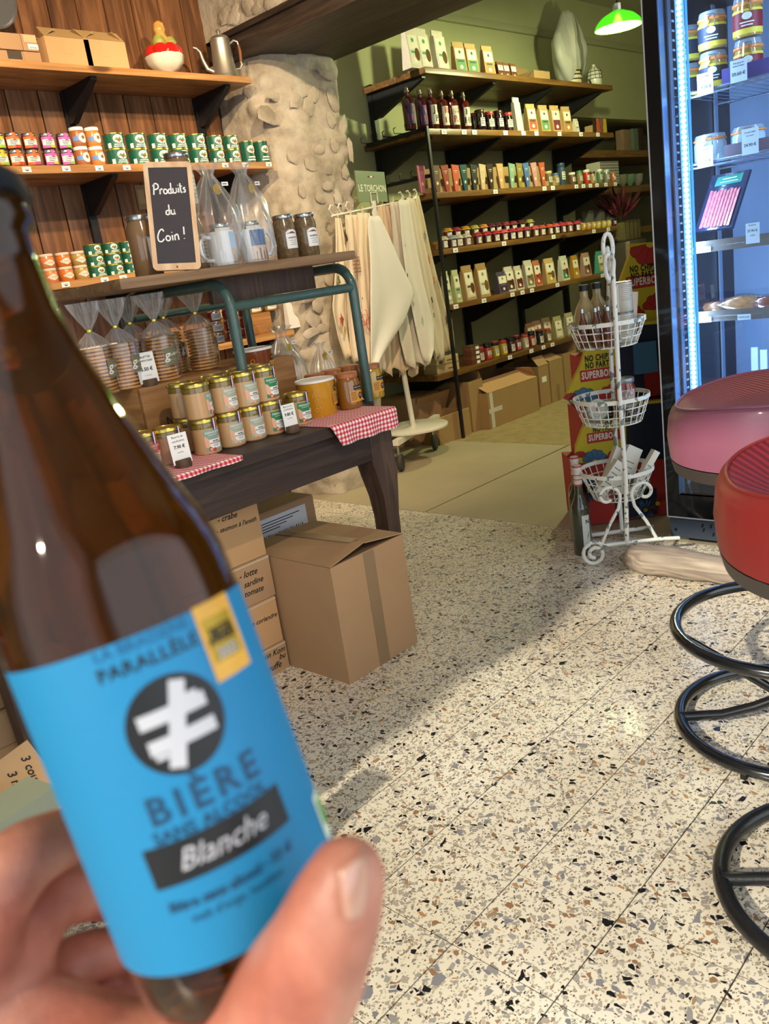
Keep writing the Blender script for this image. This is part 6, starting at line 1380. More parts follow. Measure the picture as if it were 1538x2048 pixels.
# things in the upper basket
def can_fn():
    t = thing('printed_can', '', 'can'); t['category'] = 'can'
    MB().lathe([(.034, 0), (.036, .003), (.036, .097), (.034, .10)], 28).build('body', mat('bcb6a8', .35, metal=.2), t)
    mb = MB(); mb.lathe([(.0365, 0), (.0375, .002), (.0365, .004)], 28, cap=False).lathe([(.0365, .096), (.0375, .098), (.0365, .10), (.033, .099), (.002, .098)], 28); mb.build('rim', 'silver', t)
    mb = MB(); R_ = .0364; mb.wrap(-.050, -.018, .004, .095, R_, 8); mb.k = 1
    for k in range(3): mb.add([( (R_+.0003)*math.sin(a/R_), -(R_+.0003)*math.cos(a/R_), b) for a, b in ((-.048, .008+.03*k), (-.03, .020+.03*k), (-.03, .034+.03*k), (-.048, .022+.03*k))], [(0, 1, 2, 3)])
    mb.k = 2
    for q in range(9): mb.wrap(-.010, .030-.004*(q % 3), .088-.006*q, .0895-.006*q, R_+.0003, 5)
    mb.rect
    mb.build('label', [mat('e8e6de', .5), mat('e09a44', .5), mat('77746c', .5)], t); return t
cn = Maker(can_fn)
z1 = .745+.004
cn(inb(.052, -.02, z1), 'grey printed can, lower one in the upper wire basket', 'printed cans', SR)
cn(inb(.052, -.02, z1+.101), 'grey printed can stacked on another above the upper wire basket', 'printed cans', SR)
def bot(r, h, c, capc, nm='syrup_bottle'):
    def f():
        t = thing(nm, '', 'bottle'); t['category'] = 'bottle'
        MB().lathe([(r*.9, 0), (r, .003), (r, h*.5), (r*.75, h*.64), (r*.35, h*.78), (r*.33, h*.9)], 22).build('glass', mat(c, .06, coat=1, alpha=.86), t)
        MB().cyl(r*.42, h*.9, h, 16).build('cap', capc, t); return t
    return Maker(f)
bA = bot(.040, .205, 'b09a6c', 'black'); bB = bot(.019, .13, '6a3420', 'silver')
bA(inb(-.055, .055, z1), 'tall clear bottle with black cap at the back of the upper wire basket'); bA(inb(-.005, .080, z1), 'second tall clear bottle with dark cap behind the printed can')
for i, (x, y) in enumerate(((-.082, -.015), (-.045, -.045), (-.025, -.005), (-.01, -.065), (.005, .02))): bB(inb(x, y, z1), 'small metal-capped bottle in the upper wire basket, %s from the left' % ORD[i], 'small bottles in basket')
t = thing('pale_carton', 'pale narrow carton leaning at the right of the upper wire basket', 'box', inb(.085, .045, z1), SR); MB().box(-.022, .022, -.012, .012, 0, .16, T3(ry=.12), tx=.9).build('body', mat('c8b8ac', .6), t, smooth=0); 
# middle basket
z2 = .478+.004
t = thing('red_sauce_jar', 'red sauce jar with scalloped white label on top of middle basket jars', 'jar', inb(.045, -.015, z2+.062), SR)
MB().lathe([(.028, 0), (.034, .006), (.035, .05), (.030, .066), (.030, .07)], 26).build('body', mat('7a1c10', .1, coat=1), t); MB().lathe([(.032, .068), (.0335, .07), (.0335, .082), (.031, .085), (.002, .085)], 26).build('lid', mat('8a9096', .3, metal=.6), t)
mb = MB(); mb.wrap(-.03, .03, .014, .046, .0356, 10); mb.k = 1; mb.wpoly(circ(.012, 14, -.008, .032), .0362); mb.wpoly(circ(.010, 14, .014, .034), .0362); mb.k = 0; mb.wpoly(circ(.007, 10, .014, .034), .0366); mb.build('label', [mat('c9b4b0', .6), mat('8a8080', .6)], t)
dj = small_jar(.036, .060, mat('2a1c14', .12, coat=.9), mat('9aa09c', .35, metal=.5), [('6a6458', (-.9, .9, .2, .55))], name='terrine_jar')
dj(inb(.045, -.03, z2), 'dark terrine jar under the red sauce jar, middle wire basket', 'terrine jars'); dj(inb(.06, .05, z2), 'dark terrine jar at the back right of the middle wire basket', 'terrine jars'); dj(inb(-.02, .05, z2), 'dark terrine jar at the back of the middle wire basket', 'terrine jars')
t = thing('terrine_tin', 'pale round tin tilted towards us in the middle wire basket', 'tin', inb(-.058, -.02, z2+.045), SR)
T = T3(rx=1.15, ry=-.1); MB().lathe([(.037, -.03), (.038, -.028), (.038, .02), (.036, .022)], 26, T).build('body', mat('9a9c92', .35, metal=.4), t)
mb = MB(); mb.cyl(.034, .0222, .0232, 26, T); mb.k = 1; mb.lathe([(.026, .0236), (.028, .0236)], 26, T, cap=False); mb.k = 2; mb.add([(a, b, .024) for a, b in circ(.006, 8)], [tuple(range(8))], T); mb.build('lid', [mat('b4b8ac', .4), mat('8a9488', .4), mat('b04a48', .5)], t)
t = thing('leaf_blade', 'small metal scoop standing against the stand pole, middle basket', 'scoop', inb(.0, -.11, .49), SR); MB().add([(0, 0, 0), (.012, 0, .03), (.03, .0, .11), (.006, 0, .06), (.0, .006, .03)], [(0, 1, 3), (1, 2, 3), (0, 3, 4), (1, 0, 4), (1, 4, 2), (4, 3, 2)]).build('blade', 'silver', t, smooth=0)
# lower basket: white boxes
z3 = .205+.008
for i, (x, y, rx, ry, w_, h_, lb) in enumerate(((.035, .0, -.25, .55, .055, .17, 'white carton leaning right in the lower wire basket, printed end up'), (.075, -.055, -.1, .62, .022, .17, 'narrow white carton with grey leaf print in the lower wire basket'), (-.035, -.02, -.2, .75, .04, .14, 'cream carton lying low at the left of the lower wire basket'), (.075, .05, -.2, .4, .05, .14, 'pale carton at the back of the lower wire basket'), (.0, .05, -.2, .5, .03, .16, 'flat white envelope box at the back of lower wire basket'))):
    t = thing('white_carton', lb, 'box', inb(x-.04, y, z3+.01), SR, 'white cartons'); T = T3(rx=rx, ry=ry)
    MB().rbox(-w_/2, w_/2, -.018, .018, 0, h_, .0015, T).build('body', mat('d9d4c6', .6), t); mb = MB(); mb.k = 0
    for q in range(4): mb.rect(-w_*.35, w_*.3, .05+.02*q, .054+.02*q, -.0184, T)
    mb.build('print', mat('8a8678', .6), t, smooth=0)
t = thing('green_jar', 'dark green jar on its side at the right of lower wire basket', 'jar', inb(.07, -.02, z3+.03), SR+.3); MB().lathe([(.002, -.04), (.022, -.038), (.024, -.034), (.024, .03), (.02, .036), (.002, .037)], 18, T3(ry=math.pi/2)).build('body', mat('3c4a30', .3, coat=.5), t)
# ---- bottles on the floor
def limo():
    t = thing('lemonade_bottle', '', 'bottle'); t['category'] = 'bottle'; r = .034
    MB().lathe([(r*.92, 0), (r, .005), (r, .165), (r*.92, .185), (r*.55, .215), (.0145, .235), (.0135, .29)], 26).build('glass', mat('3c3e30', .08, coat=1), t)
    MB().lathe([(.0150, .262), (.0155, .262), (.0155, .318), (.0165, .32), (.0165, .334), (.0145, .337), (.002, .337)], 20).build('capsule', mat('d8cfc8', .4), t)
    mb = MB(); mb.lathe([(.0158, .262), (.0158, .268)], 20, cap=False).lathe([(.0158, .284), (.0158, .287)], 20, cap=False).lathe([(.0160, .30), (.0160, .303)], 20, cap=False).lathe([(.0170, .330), (.0168, .336)], 20, cap=False); mb.build('red_band', mat('b8383c', .4), t)['kind'] = 'stuff'
    mb = MB(); R_ = r+.0006; mb.wrap(-.044, -.014, .03, .155, R_, 8); mb.wrap(.010, .046, .03, .145, R_, 8); mb.k = 1; mb.wpoly([(-.030, .065), (-.022, .075), (-.018, .095), (-.024, .085)], R_+.0005); mb.k = 2
    mb.text('N', .02, -.024, .13, 0, R_+.0005, bold=.03); mb.wrap(.016, .040, .13, .132, R_+.0004, 4); mb.wrap(.016, .036, .12, .122, R_+.0004, 4)
    mb.build('label', [mat('d4d6d0', .5), mat('4f9a50', .5), 'ink'], t); return t
lm_ = Maker(limo)
lm_((2.545, 1.555, 0), 'green glass bottle with white and red capsule, front one on floor by the stand', 'bottles on the floor', .35)
lm_((2.655, 1.63, 0), 'green glass bottle with white and red capsule, rear one by the stand', 'bottles on the floor', .3)
t = thing('wine_bottle', 'black wine bottle on the floor behind the basket stand foot', 'bottle', (2.72, 1.665, 0)); MB().lathe([(.034, 0), (.037, .004), (.037, .18), (.03, .205), (.014, .225), (.0135, .29), (.0145, .295), (.002, .296)], 26).build('glass', mat('101210', .08, coat=1), t)
# ================================================================ DRIFTWOOD
p = [onz(1252, 1113, .035), onz(1300, 1118, .047), onz(1380, 1128, .050), onz(1460, 1142, .048), onz(1540, 1160, .042), onz(1640, 1182, .036)]
mb = MB(); n = 20; C0 = p[0].copy(); C0.z = 0
pp = []; 
for i in range(len(p)-1):
    for k in range(6): pp.append(p[i].lerp(p[i+1], k/6))
pp.append(p[-1]); m_ = len(pp)
for j, c in enumerate(pp):
    s = j/(m_-1); r = .050*(min(1, .45+s*6) if s < .1 else 1)*(1-.25*max(0, s-.35)); tg = (pp[min(j+1, m_-1)]-pp[max(j-1, 0)]).normalized(); sd = tg.cross(Vector((0, 0, 1))).normalized()
    for i in range(n):
        a = 2*math.pi*i/n; q = r*(1.04+.2*noise.noise(Vector((math.cos(a)*1.4, math.sin(a)*1.4, s*7)))+.12*noise.noise(Vector((math.cos(a)*6, math.sin(a)*6, s*5))))
        P = c+sd*q*1.1*math.cos(a)+Vector((0, 0, 1))*q*.9*math.sin(a); P.z = max(P.z, .001)
        if j == 0: P += -tg*(.03*noise.noise(Vector((math.cos(a)*2, math.sin(a)*2, 9)))+.012*math.cos(a*3))
        mb.v.append(tuple(P-C0))
for j in range(m_-1):
    for i in range(n): k = (i+1) % n; mb.f.append((j*n+i, j*n+k, (j+1)*n+k, (j+1)*n+i)); mb.m.append(0)
mb.f += [tuple(range(n-1, -1, -1)), tuple((m_-1)*n+i for i in range(n))]; mb.m += [0, 0]
o = mb.build('driftwood_log', 'drift', None, loc=C0, smooth=60); tag(o, 'weathered grey driftwood log lying in front of the glass fridge', 'log')
# ================================================================ GLASS-DOOR FRIDGE
FX, FY0, FY1, FZ0, FZ1 = 2.75, .66, 1.322, .105, 1.93
fg = thing('display_fridge', 'tall black glass-door fridge lit by blue-white strips', 'fridge', (FX+.3, (FY0+FY1)/2, 0)); FB = (FX+.3, (FY0+FY1)/2, 0)
fin = mat('252a33', .4)
mb = MB(); D1 = FX+.62
mb.box(FX+.045, D1, FY1-.035, FY1-.005, .09, FZ1); mb.box(FX+.045, D1, FY0+.005, FY0+.035, .09, FZ1)
mb.box(FX+.045, D1, FY0+.035, FY1-.035, .09, .15); mb.box(FX+.045, D1, FY0+.035, FY1-.035, FZ1-.12, FZ1)
onp(mb, 'cabinet', fin, fg, FB, smooth=0)
onp(MB().box(D1-.03, D1, FY0+.035, FY1-.035, .15, FZ1-.12), 'back_panel', mat('7d94b8', .5), fg, FB, smooth=0)
dr_ = MB(); bw = .050
for a in ((FY1-bw, FY1-.0045, FZ0, FZ1), (FY0+.0045, FY0+bw, FZ0, FZ1), (FY0+bw, FY1-bw, FZ0, FZ0+.085), (FY0+bw, FY1-bw, FZ1-.085, FZ1)): dr_.box(FX, FX+.035, a[0], a[1], a[2], a[3])
door = onp(dr_, 'door', 'blackg', fg, FB, smooth=0)
onp(MB().box(FX-.001, FX+.036, FY1-.0045, FY1, FZ0-.004, FZ1).box(FX-.001, FX+.036, FY0, FY1, FZ0-.0055, FZ0-.0005), 'edge_trim', mat('dfe3ea', .25, metal=.4), door, FB, smooth=0)
onp(MB().box(FX+.004, FX+.007, FY0+bw, FY1-bw, FZ0+.085, FZ1-.085), 'glass_pane', 'pane', door, FB, smooth=0)
onp(MB().box(FX+.0, FX+.036, FY1-bw-.003, FY1-bw, FZ0+.085, FZ1-.085).box(FX+.0, FX+.036, FY0+bw, FY1-bw, FZ0+.082, FZ0+.085), 'gasket', mat('6a8ab0', .3, metal=.6), door, FB, smooth=0)
gr = MB().box(FX+.012, FX+.03, FY0+.005, FY1-.004, .022, .092); gl = onp(gr, 'grille', mat('3a4555', .45), fg, FB, smooth=0)
mb = MB()
for r_, z in ((0, .068), (1, .052), (2, .038)):
    for k in range(11):
        y = FY1-.12-k*.030-r_*.004
        if (k+r_) % 3 == 2: continue
        mb.add([(FX+.0115, y, z), (FX+.0115, y-.006, z), (FX+.0115, y-.014+.004, z+.014), (FX+.0115, y-.008+.004, z+.014)], [(0, 1, 2, 3)])
mb.add([(FX+.0113, FY1-.025+.006*math.cos(a), .05+.006*math.sin(a)) for a in [i*math.pi/5 for i in range(10)]], [tuple(range(10))])
onp(mb, 'vent_slots', 'blackg', gl, FB, smooth=0)
for y in (FY0+.06, FY1-.06):
    for x in (FX+.08, D1-.08): onp(MB().cyl(.018, 0, .09, 12, T3(x, y, 0)), 'foot', 'black', fg, FB)
LED = mat('b8dcff', .5, emit=14); LED2 = mat('3f8cf0', .5, emit=1.6)
ys_ = FY1-.098
onp(MB().box(FX+.05, FX+.056, ys_-.012, ys_+.014, .30, 1.78), 'light_strip', mat('5fa0f0', .3, emit=1.8), fg, FB, smooth=0)
mb = MB()
for k in range(92): z = .31+k*.016; mb.add([(FX+.049, ys_+.0085*math.cos(a), z+.0072*math.sin(a)) for a in [i*math.pi/4 for i in range(8)]], [tuple(range(8))])
onp(mb, 'light_diodes', LED, fg, FB, smooth=0)
onp(MB().box(FX+.0495, FX+.052, ys_-.024, ys_-.017, .30, 1.78), 'light_strip', LED2, fg, FB, smooth=0)
onp(MB().box(FX+.05, FX+.056, FY0+.06, FY0+.09, .30, 1.78), 'light_strip', mat('8cc0ff', .5, emit=5), fg, FB, smooth=0)
yr = FY1-.150
for x, y in ((FX+.10, FY1-.0375), (FX+.45, FY1-.0375)): onp(MB().box(x-.012, x+.012, y-.006, y, .2, 1.8), 'shelf_rail', mat('9fb4d0', .3, metal=.7), fg, FB, smooth=0)
mb = MB()
for k in range(52): z = .32+k*.028; mb.box(FX+.13, FX+.145, FY1-.0385, FY1-.036, z, z+.006)
onp(mb, 'rail_slots', mat('86a8d8', .3, emit=.5), fg, FB, smooth=0)
for nm, a, b, e, c in (('fridge_light', (FX+.06, FY1-.11, 1.1), (FX+.4, .9, 1.1), 7.5, (.50, .74, 1)), ('fridge_light', (FX+.06, FY0+.08, 1.1), (FX+.35, 1.15, 1.1), 10, (.50, .74, 1))):
    light(nm, 'AREA', a, b, e, c, shape='RECTANGLE', size=.03, size_y=1.4).data.size = .03
FS = [1.497, 1.285, 1.022, .795]
wire = mat('a9bcd8', .25, metal=.85)
for k, z in enumerate(FS):
    mb = MB(); x0, x1, y0, y1 = 0, .44, FY0+.05-1.0, FY1-.05-1.0
    mb.tube([(x0, y0, -.004), (x0, y1, -.004)], .004, 6).tube([(x0, y0, -.016), (x0, y1, -.016)], .003, 6).tube([(x1, y0, -.004), (x1, y1, -.004)], .004, 6)
    for i in range(18): y = y0+(y1-y0)*i/17; mb.tube([(x0, y, -.002), (x1, y, -.002)], .0016, 4)
    sh = mb.build('wire_shelf', wire, fg); sh.location = (FX+.10-FB[0], 1.0-FB[1], z)
    MB().tube([(x0, y1+.006, -.015), (.09, y1+.006, -.018), (.02, y1+.006, -.055), (.0, y1+.008, -.06)], .003, 6).build('bracket', wire, sh)
    MB().tube([(.34, y1, -.012), (.34, y1-.06, -.012)], .004, 6).build('bracket', wire, sh)
def fpos(px, z, X): 
    d = ray(px, 1024)
    # find y on the plane x = X at height z for picture column px
    lo, hi = .2, 1.9
    for _ in range(40):
        m_ = (lo+hi)/2; q = Vector((X, m_, z))-CAMP; c = 769+F_*q.dot(rt)/q.dot(fw)
        if c > px: lo = m_
        else: hi = m_
    return m_
def clipjar(r, h, c, lab, band):
    def f():
        t = thing('clip_jar', '', 'jar'); t['category'] = 'jar'
        MB().lathe([(r*.93, 0), (r, .005), (r, h*.62), (r*.92, h*.74)], 28).build('body', mat(c, .1, coat=1), t)
        MB().lathe([(r*.96, h*.72), (r*1.03, h*.74), (r*1.03, h*.79), (r*.96, h*.81)], 28).build('seal', mat('d8844c', .35), t)
        MB().lathe([(r*.95, h*.80), (r*.97, h*.84), (r*.9, h*.95), (r*.5, h), (.002, h)], 28).build('lid', mat('9aa8b8', .08, coat=1, alpha=.6), t)
        if lab:
            mb = MB(); mb.wrap(-1.4*r, 1.4*r, h*.05, h*.62, r+.0008, 14); mb.k = 1; mb.wrap(-1.4*r, 1.4*r, h*.18, h*.56, r+.0012, 14); mb.k = 2; mb.wpoly(circ(h*.09, 12, 0, h*.46, 1.4), r+.0018)
            mb.wrap(-.5*r, .5*r, h*.30, h*.33, r+.0016, 5); mb.wrap(-.4*r, .4*r, h*.23, h*.26, r+.0016, 5); mb.build('label', [mat('d8c848', .5), mat(lab, .5), mat('d8e0dc', .5)], t)
        MB().tube([(-.012, -r*1.02, h*.55), (-.012, -r*1.12, h*.65), (-.010, -r*1.08, h*.85), (.010, -r*1.08, h*.85), (.012, -r*1.12, h*.65), (.012, -r*1.02, h*.55)], .0018, 5).build('wire_clip', 'silver', t); return t
    return Maker(f)
rzf = -math.pi/2
def fcard(px, z, lines, lb, w_=.050, h_=.062, X=FX+.092, par=None):
    y = fpos(px, z+h_/2, X); t = thing('shelf_card', lb, 'sign', (X, y, z-.018), rzf+.0); mb = MB(); mb.box(-w_/2, w_/2, -.001, 0, 0, h_); mb.k = 1
    for s, sz, q in lines: mb.text(s, sz, 0, h_*q, -.0014, bold=.02)
    mb.build('card', [mat('c8dcec', .5), mat('3a4a5c', .6)], t, smooth=0); return t
jn, jm_, jw = clipjar(.042, .112, 'a08a4a', '2a3448', 1), clipjar(.042, .118, 'a8863c', '7a1c30', 1), clipjar(.050, .085, '9fb6c8', None, 1)
XJ = FX+.16
for lv in (0, 1):
    jn((XJ, fpos(1427, FS[0]+.05, XJ), FS[0]+lv*.113), 'clip-top jar with navy and yellow label, %s one on the top fridge shelf' % ('lower', 'upper')[lv], 'clip jars', rzf+.3)
    jm_((XJ, fpos(1497, FS[0]+.05, XJ), FS[0]+lv*.119), 'clip-top jar with maroon label, %s one on the top fridge shelf' % ('lower', 'upper')[lv], 'clip jars', rzf+.3)
    jn((XJ+.10, fpos(1352+25, FS[0]+.05, XJ+.10), FS[0]+lv*.113), 'clip-top jar in the back corner of the top fridge shelf, %s one' % ('lower', 'upper')[lv], 'clip jars', rzf)
t = thing('shelf_tray', 'violet cardboard tray edge on the top fridge shelf', 'tray', (FX+.10, .92, FS[0])); MB().box(0, .003, -.23, .2, 0, .042).build('edge', mat('4a4488', .5), t, smooth=0)
fcard(1410, FS[0], [('Terrine', .008, .85), ('14.00 €', .013, .35)], 'white price card 14.00 under the navy-labelled jars in the fridge')
fcard(1477, FS[0]+.012, [('Foie gras de', .0065, .85), ('canard entier', .0065, .72), ('59.60 €', .013, .36)], 'white price card 59.60 under the maroon-labelled jars in the fridge')
for i, px in enumerate((1420, 1497)): jw((XJ, fpos(px, FS[1]+.05, XJ), FS[1]), 'wide clear clip-top jar on the second fridge shelf, %s one' % ('left', 'right')[i], 'wide clip jars', rzf+.3)
t = thing('shelf_tray', 'grey cardboard tray edge on the second fridge shelf', 'tray', (FX+.10, .92, FS[1])); MB().box(0, .003, -.23, .2, 0, .035).build('edge', mat('6a6478', .5), t, smooth=0)
fcard(1410, FS[1], [('Foie gras', .008, .85), ('29.90 €', .012, .3)], 'pale price card at left below the wide clip jar, second fridge shelf')
fcard(1500, FS[1]+.012, [('Foie gras entier', .0055, .85), ('de canard', .0055, .72), ('24.90 €', .012, .36)], 'taller pale price card at right of the second fridge shelf', h_=.075)
# meat pack
def fp(px, py, X): q = onx(px, py, X); return q
q = [fp(1388, 466, FX+.13), fp(1466, 456, FX+.13), fp(1503, 338, FX+.20), fp(1424, 352, FX+.20)]; c0 = q[0].copy()
t = thing('ham_pack', 'vacuum pack of sliced ham with green label leaning in the fridge', 'pack', c0)
rel = [v-c0 for v in q]; nn = (rel[1]-rel[0]).cross(rel[3]-rel[0]).normalized(); nn = nn if nn.x < 0 else -nn
def bil(u, v, o=0): return rel[0].lerp(rel[1], u).lerp(rel[3].lerp(rel[2], u), v)+nn*o
MB().add([bil(0, 0, -.006), bil(1, 0, -.006), bil(1, 1, -.006), bil(0, 1, -.006), bil(.02, .01, .004), bil(.98, .01, .004), bil(.98, .99, .004), bil(.02, .99, .004)], [(3, 2, 1, 0), (4, 5, 6, 7), (0, 1, 5, 4), (1, 2, 6, 5), (2, 3, 7, 6), (3, 0, 4, 7)]).build('tray', mat('26304c', .15, coat=1), t, smooth=0)
mb = MB()
for i in range(9):
    u0 = .12+.085*i; mb.add([bil(u0, .05+.02*(i % 2), .006), bil(u0+.09, .05, .0085), bil(u0+.09, .70, .0085), bil(u0, .72-.03*(i % 3), .006)], [(0, 1, 2, 3)])
mb.build('ham_slices', mat('c8707c', .25, coat=.7, var=.35, vs=90), t, smooth=0)
mb = MB(); mb.add([bil(.18, .78, .0055), bil(.85, .80, .0055), bil(.85, .95, .0055), bil(.2, .94, .0055)], [(0, 1, 2, 3)]); mb.build('label', mat('2f8a7c', .4), t, smooth=0)
mb = MB(); mb.add([bil(.35, .88, .006), bil(.7, .89, .006), bil(.7, .905, .006), bil(.35, .895, .006)], [(0, 1, 2, 3)]).add([bil(.3, .83, .006), bil(.75, .84, .006), bil(.75, .85, .006), bil(.3, .84, .006)], [(0, 1, 2, 3)]); mb.build('label_print', 'paper', t, smooth=0)
for z, lb in ((FS[2], 'third'), (FS[3], 'fourth')):
    t = thing('shelf_lip', 'clear plastic price lip along the front of the %s fridge shelf' % lb, 'rail', (FX+.088, .92, z-.012)); MB().box(0, .002, -.22, .30, -.006, .030).build('lip', mat('7a7470', .15, coat=.8, alpha=.75), t, smooth=0)
fcard(1409, FS[2], [('39 € le kilo', .007, .5)], 'small price strip on the third fridge shelf', .040, .018, FX+.085)
fcard(1505, FS[2]+.01, [('Saucisson', .006, .9), ('27.90 €', .010, .62), ('le kilo', .006, .40)], 'tall pale price card at the right of third fridge shelf', .042, .062, FX+.084)
fcard(1410, FS[3], [('13.50 € le kilo', .006, .5)], 'small price strip at left on the fourth fridge shelf', .042, .018, FX+.085)
fcard(1488, FS[3], [('16.50 € le kilo', .006, .5)], 'small price strip at right on the fourth fridge shelf', .042, .018, FX+.085)
for i, (px, w_, h_, z, c, lb, r) in enumerate(((1428, .062, .045, FS[3]+.004, '9a6a48', 'small flour-dusted sausage pack at left on the fourth fridge shelf', .1), (1487, .10, .06, FS[3]+.004, 'a8784c', 'wrapped brown dry-cured pack in plastic on the fourth fridge shelf', .35), (1530, .06, .05, FS[3]+.004, '8a4a3c', 'wrapped reddish pack at right on the fourth fridge shelf', -.2))):
    X = FX+.17; t = thing('sausage_pack', lb, 'food', (X, fpos(px, z+.03, X), z), rzf+r)
    MB().lathe([(.004, -w_*.62), (h_*.3, -w_*.5), (h_*.42, -w_*.1), (h_*.40, w_*.25), (h_*.26, w_*.5), (.004, w_*.6)], 18, T3(0, 0, h_*.42, ry=math.pi/2), wob=lambda a, q: 1+.08*math.sin(3*a+q*60)).build('sausage', mat(c, .5, var=.4, vs=60, coat=.4), t)
    MB().lathe([(.004, -w_*.85), (h_*.32, -w_*.55), (h_*.46, -w_*.1), (h_*.44, w_*.25), (h_*.3, w_*.55), (h_*.3, w_*.8)], 22, T3(0, 0, h_*.45, ry=math.pi/2), cap=False, wob=lambda a, q: 1+.12*math.sin(5*a+q*50)).build('plastic', 'cello', t)
t = thing('fridge_display', 'pair of small white boxes low at the right inside the fridge', 'box', (FX+.40, fpos(1527, .60, FX+.40), .5)); MB().box(0, .01, -.012, .012, .05, .13).box(0, .01, .02, .044, .055, .14).box(0, .01, -.02, .05, -.005, .05).build('boxes', mat('c8d8ec', .4), t, smooth=0)
sh = MB().box(0, .44, FY0+.05-1, FY1-.05-1, -.008, 0).build('wire_shelf', wire, fg, smooth=0); sh.location = (FX+.1-FB[0], 1.0-FB[1], .49)
# ================================================================ BAR STOOLS
def stool(loc, label, top, side, ztop, zbot, r, rring, zfoot, rfoot, rot, nse, dull=False):
    s = thing('bar_stool', label, 'stool', loc, rot)
    n = 72
    def pt(a, q):
        c_, s_ = math.cos(a), math.sin(a); rr = q/((abs(c_)**nse+abs(s_)**nse)**(1/nse)); return rr*c_, rr*s_
    def zt_(x, y): return ztop+.016*(x/r)**2-.010*(y/r)**2
    mb = MB(); vs = []; rows = [(.90, zbot, 0), (1.0, zbot+.006, 0), (1.02, zbot+.05, 0), (1.0, -.020, 1), (.975, -.006, 1), (.93, 0.0, 1)]
    for q, z, m_ in rows:
        for i in range(n):
            x, y = pt(2*math.pi*i/n, r*q); vs.append((x, y, z if not m_ else zt_(x, y)+z))
    fs = [((j)*n+i, j*n+(i+1) % n, (j+1)*n+(i+1) % n, (j+1)*n+i) for j in range(len(rows)-1) for i in range(n)]; fs.append(tuple(range(n-1, -1, -1)))
    mb.add(vs, fs).build('seat_side', side, s)
    mb = MB(); nr = 26; vs = []
    for j in range(nr+1):
        q = .93*(1-j/nr)
        for i in range(n):
            x, y = pt(2*math.pi*i/n, r*q); d = (1-q/.93); dish = -.020*min(1, d*2.2)**1.5
            vs.append((x, y, zt_(x, y)+dish))
    fs = [(j*n+i, j*n+(i+1) % n, (j+1)*n+(i+1) % n, (j+1)*n+i) for j in range(nr) for i in range(n)]
    mb.add(vs, fs).build('seat_top', top, s)
    MB().tube([(*pt(2*math.pi*i/n, r*.925), zt_(*pt(2*math.pi*i/n, r*.925))+.001) for i in range(n)], .0032, 6, closed=True).build('seam', side, s)
    MB().add([(*pt(2*math.pi*i/n, r*.97), zbot-.022) for i in range(n)]+[(*pt(2*math.pi*i/n, r*1.0), zbot+.004) for i in range(n)], [(i, (i+1) % n, n+(i+1) % n, n+i) for i in range(n)]+[tuple(range(n-1, -1, -1))]).build('seat_rim', mat('3d3734', .5), s)
    blk = mat('0e1218', .18, coat=.8) if not dull else mat('15161a', .38, coat=.3, bump=.3, bs=80)
    MB().lathe([(.06, zbot-.05), (.06, zbot-.023)], 24).lathe([(.024, .05), (.024, zbot-.05)], 24).build('pole', blk, s)
    MB().tube([(rfoot*math.cos(2*math.pi*i/56), rfoot*math.sin(2*math.pi*i/56), zfoot) for i in range(56)], .0135, 14, closed=True).build('foot_ring', blk, s)
    for a in (2.2-rot, 2.2-rot+math.pi): MB().tube([(rfoot*math.cos(a), rfoot*math.sin(a), zfoot-.004), (rfoot*.5*math.cos(a), rfoot*.5*math.sin(a), zfoot-.09), (.0, .0, zfoot-.18)], .0105, 12).build('foot_ring_spoke', blk, s)
    MB().tube([(rring*math.cos(2*math.pi*i/56), rring*math.sin(2*math.pi*i/56), .020) for i in range(56)], .0145, 14, closed=True).build('base_ring', blk, s)
    for a in (2.07-rot, 2.07-rot+math.pi): MB().tube([(rring*math.cos(a), rring*math.sin(a), .024), (rring*.6*math.cos(a), rring*.6*math.sin(a), .03), (rring*.3*math.cos(a), rring*.3*math.sin(a), .05), (0, 0, .08)], .0115, 12).build('base_spoke', blk, s)
    for a in (1.2, 2.8, 4.4, 5.6): MB().rbox(-.012, .012, -.006, .006, 0, .012, .002, T3(rring*math.cos(a), rring*math.sin(a), 0, rz=a)).build('foot_pad', mat('101010', .7), s)
    return s
def ribbed(c1, c2, scale, nm, ang):
    m, N, L, b = nodes(nm); tc = N.new('ShaderNodeTexCoord'); mp = N.new('ShaderNodeMapping'); mp.inputs['Rotation'].default_value = (0, 0, ang); L.new(tc.outputs['Object'], mp.inputs[0])
    wv = N.new('ShaderNodeTexWave'); wv.inputs['Scale'].default_value = scale; wv.inputs['Distortion'].default_value = .4; L.new(mp.outputs[0], wv.inputs['Vector'])
    r = ramp(N, [(.2, c1), (.8, c2)]); L.new(wv.outputs[0], r.inputs[0]); L.new(r.outputs[0], b.inputs['Base Color']); b.inputs['Roughness'].default_value = .65
    bu = N.new('ShaderNodeBump'); bu.inputs['Strength'].default_value = .6; bu.inputs['Distance'].default_value = .003; L.new(wv.outputs[0], bu.inputs['Height']); L.new(bu.outputs[0], b.inputs['Normal']); return m
stool((1.735, .575, 0), 'bar stool with dusty pink padded seat in front of the fridge', ribbed('8f3f42', 'bd7068', 34, 'ribbed_pink', .5), mat('935871', .38, coat=.2, var=.06, vs=4), .755, .640, .220, .228, .25, .228, .3, 2.25)
stool((1.285, .30, 0), 'nearest bar stool with crimson ribbed top and red sides', ribbed('64101f', '86202f', 22, 'ribbed_red', 1.2), mat('7c2625', .38, coat=.15, var=.1, vs=5), .742, .622, .215, .228, .25, .12, .5, 2.3, True)
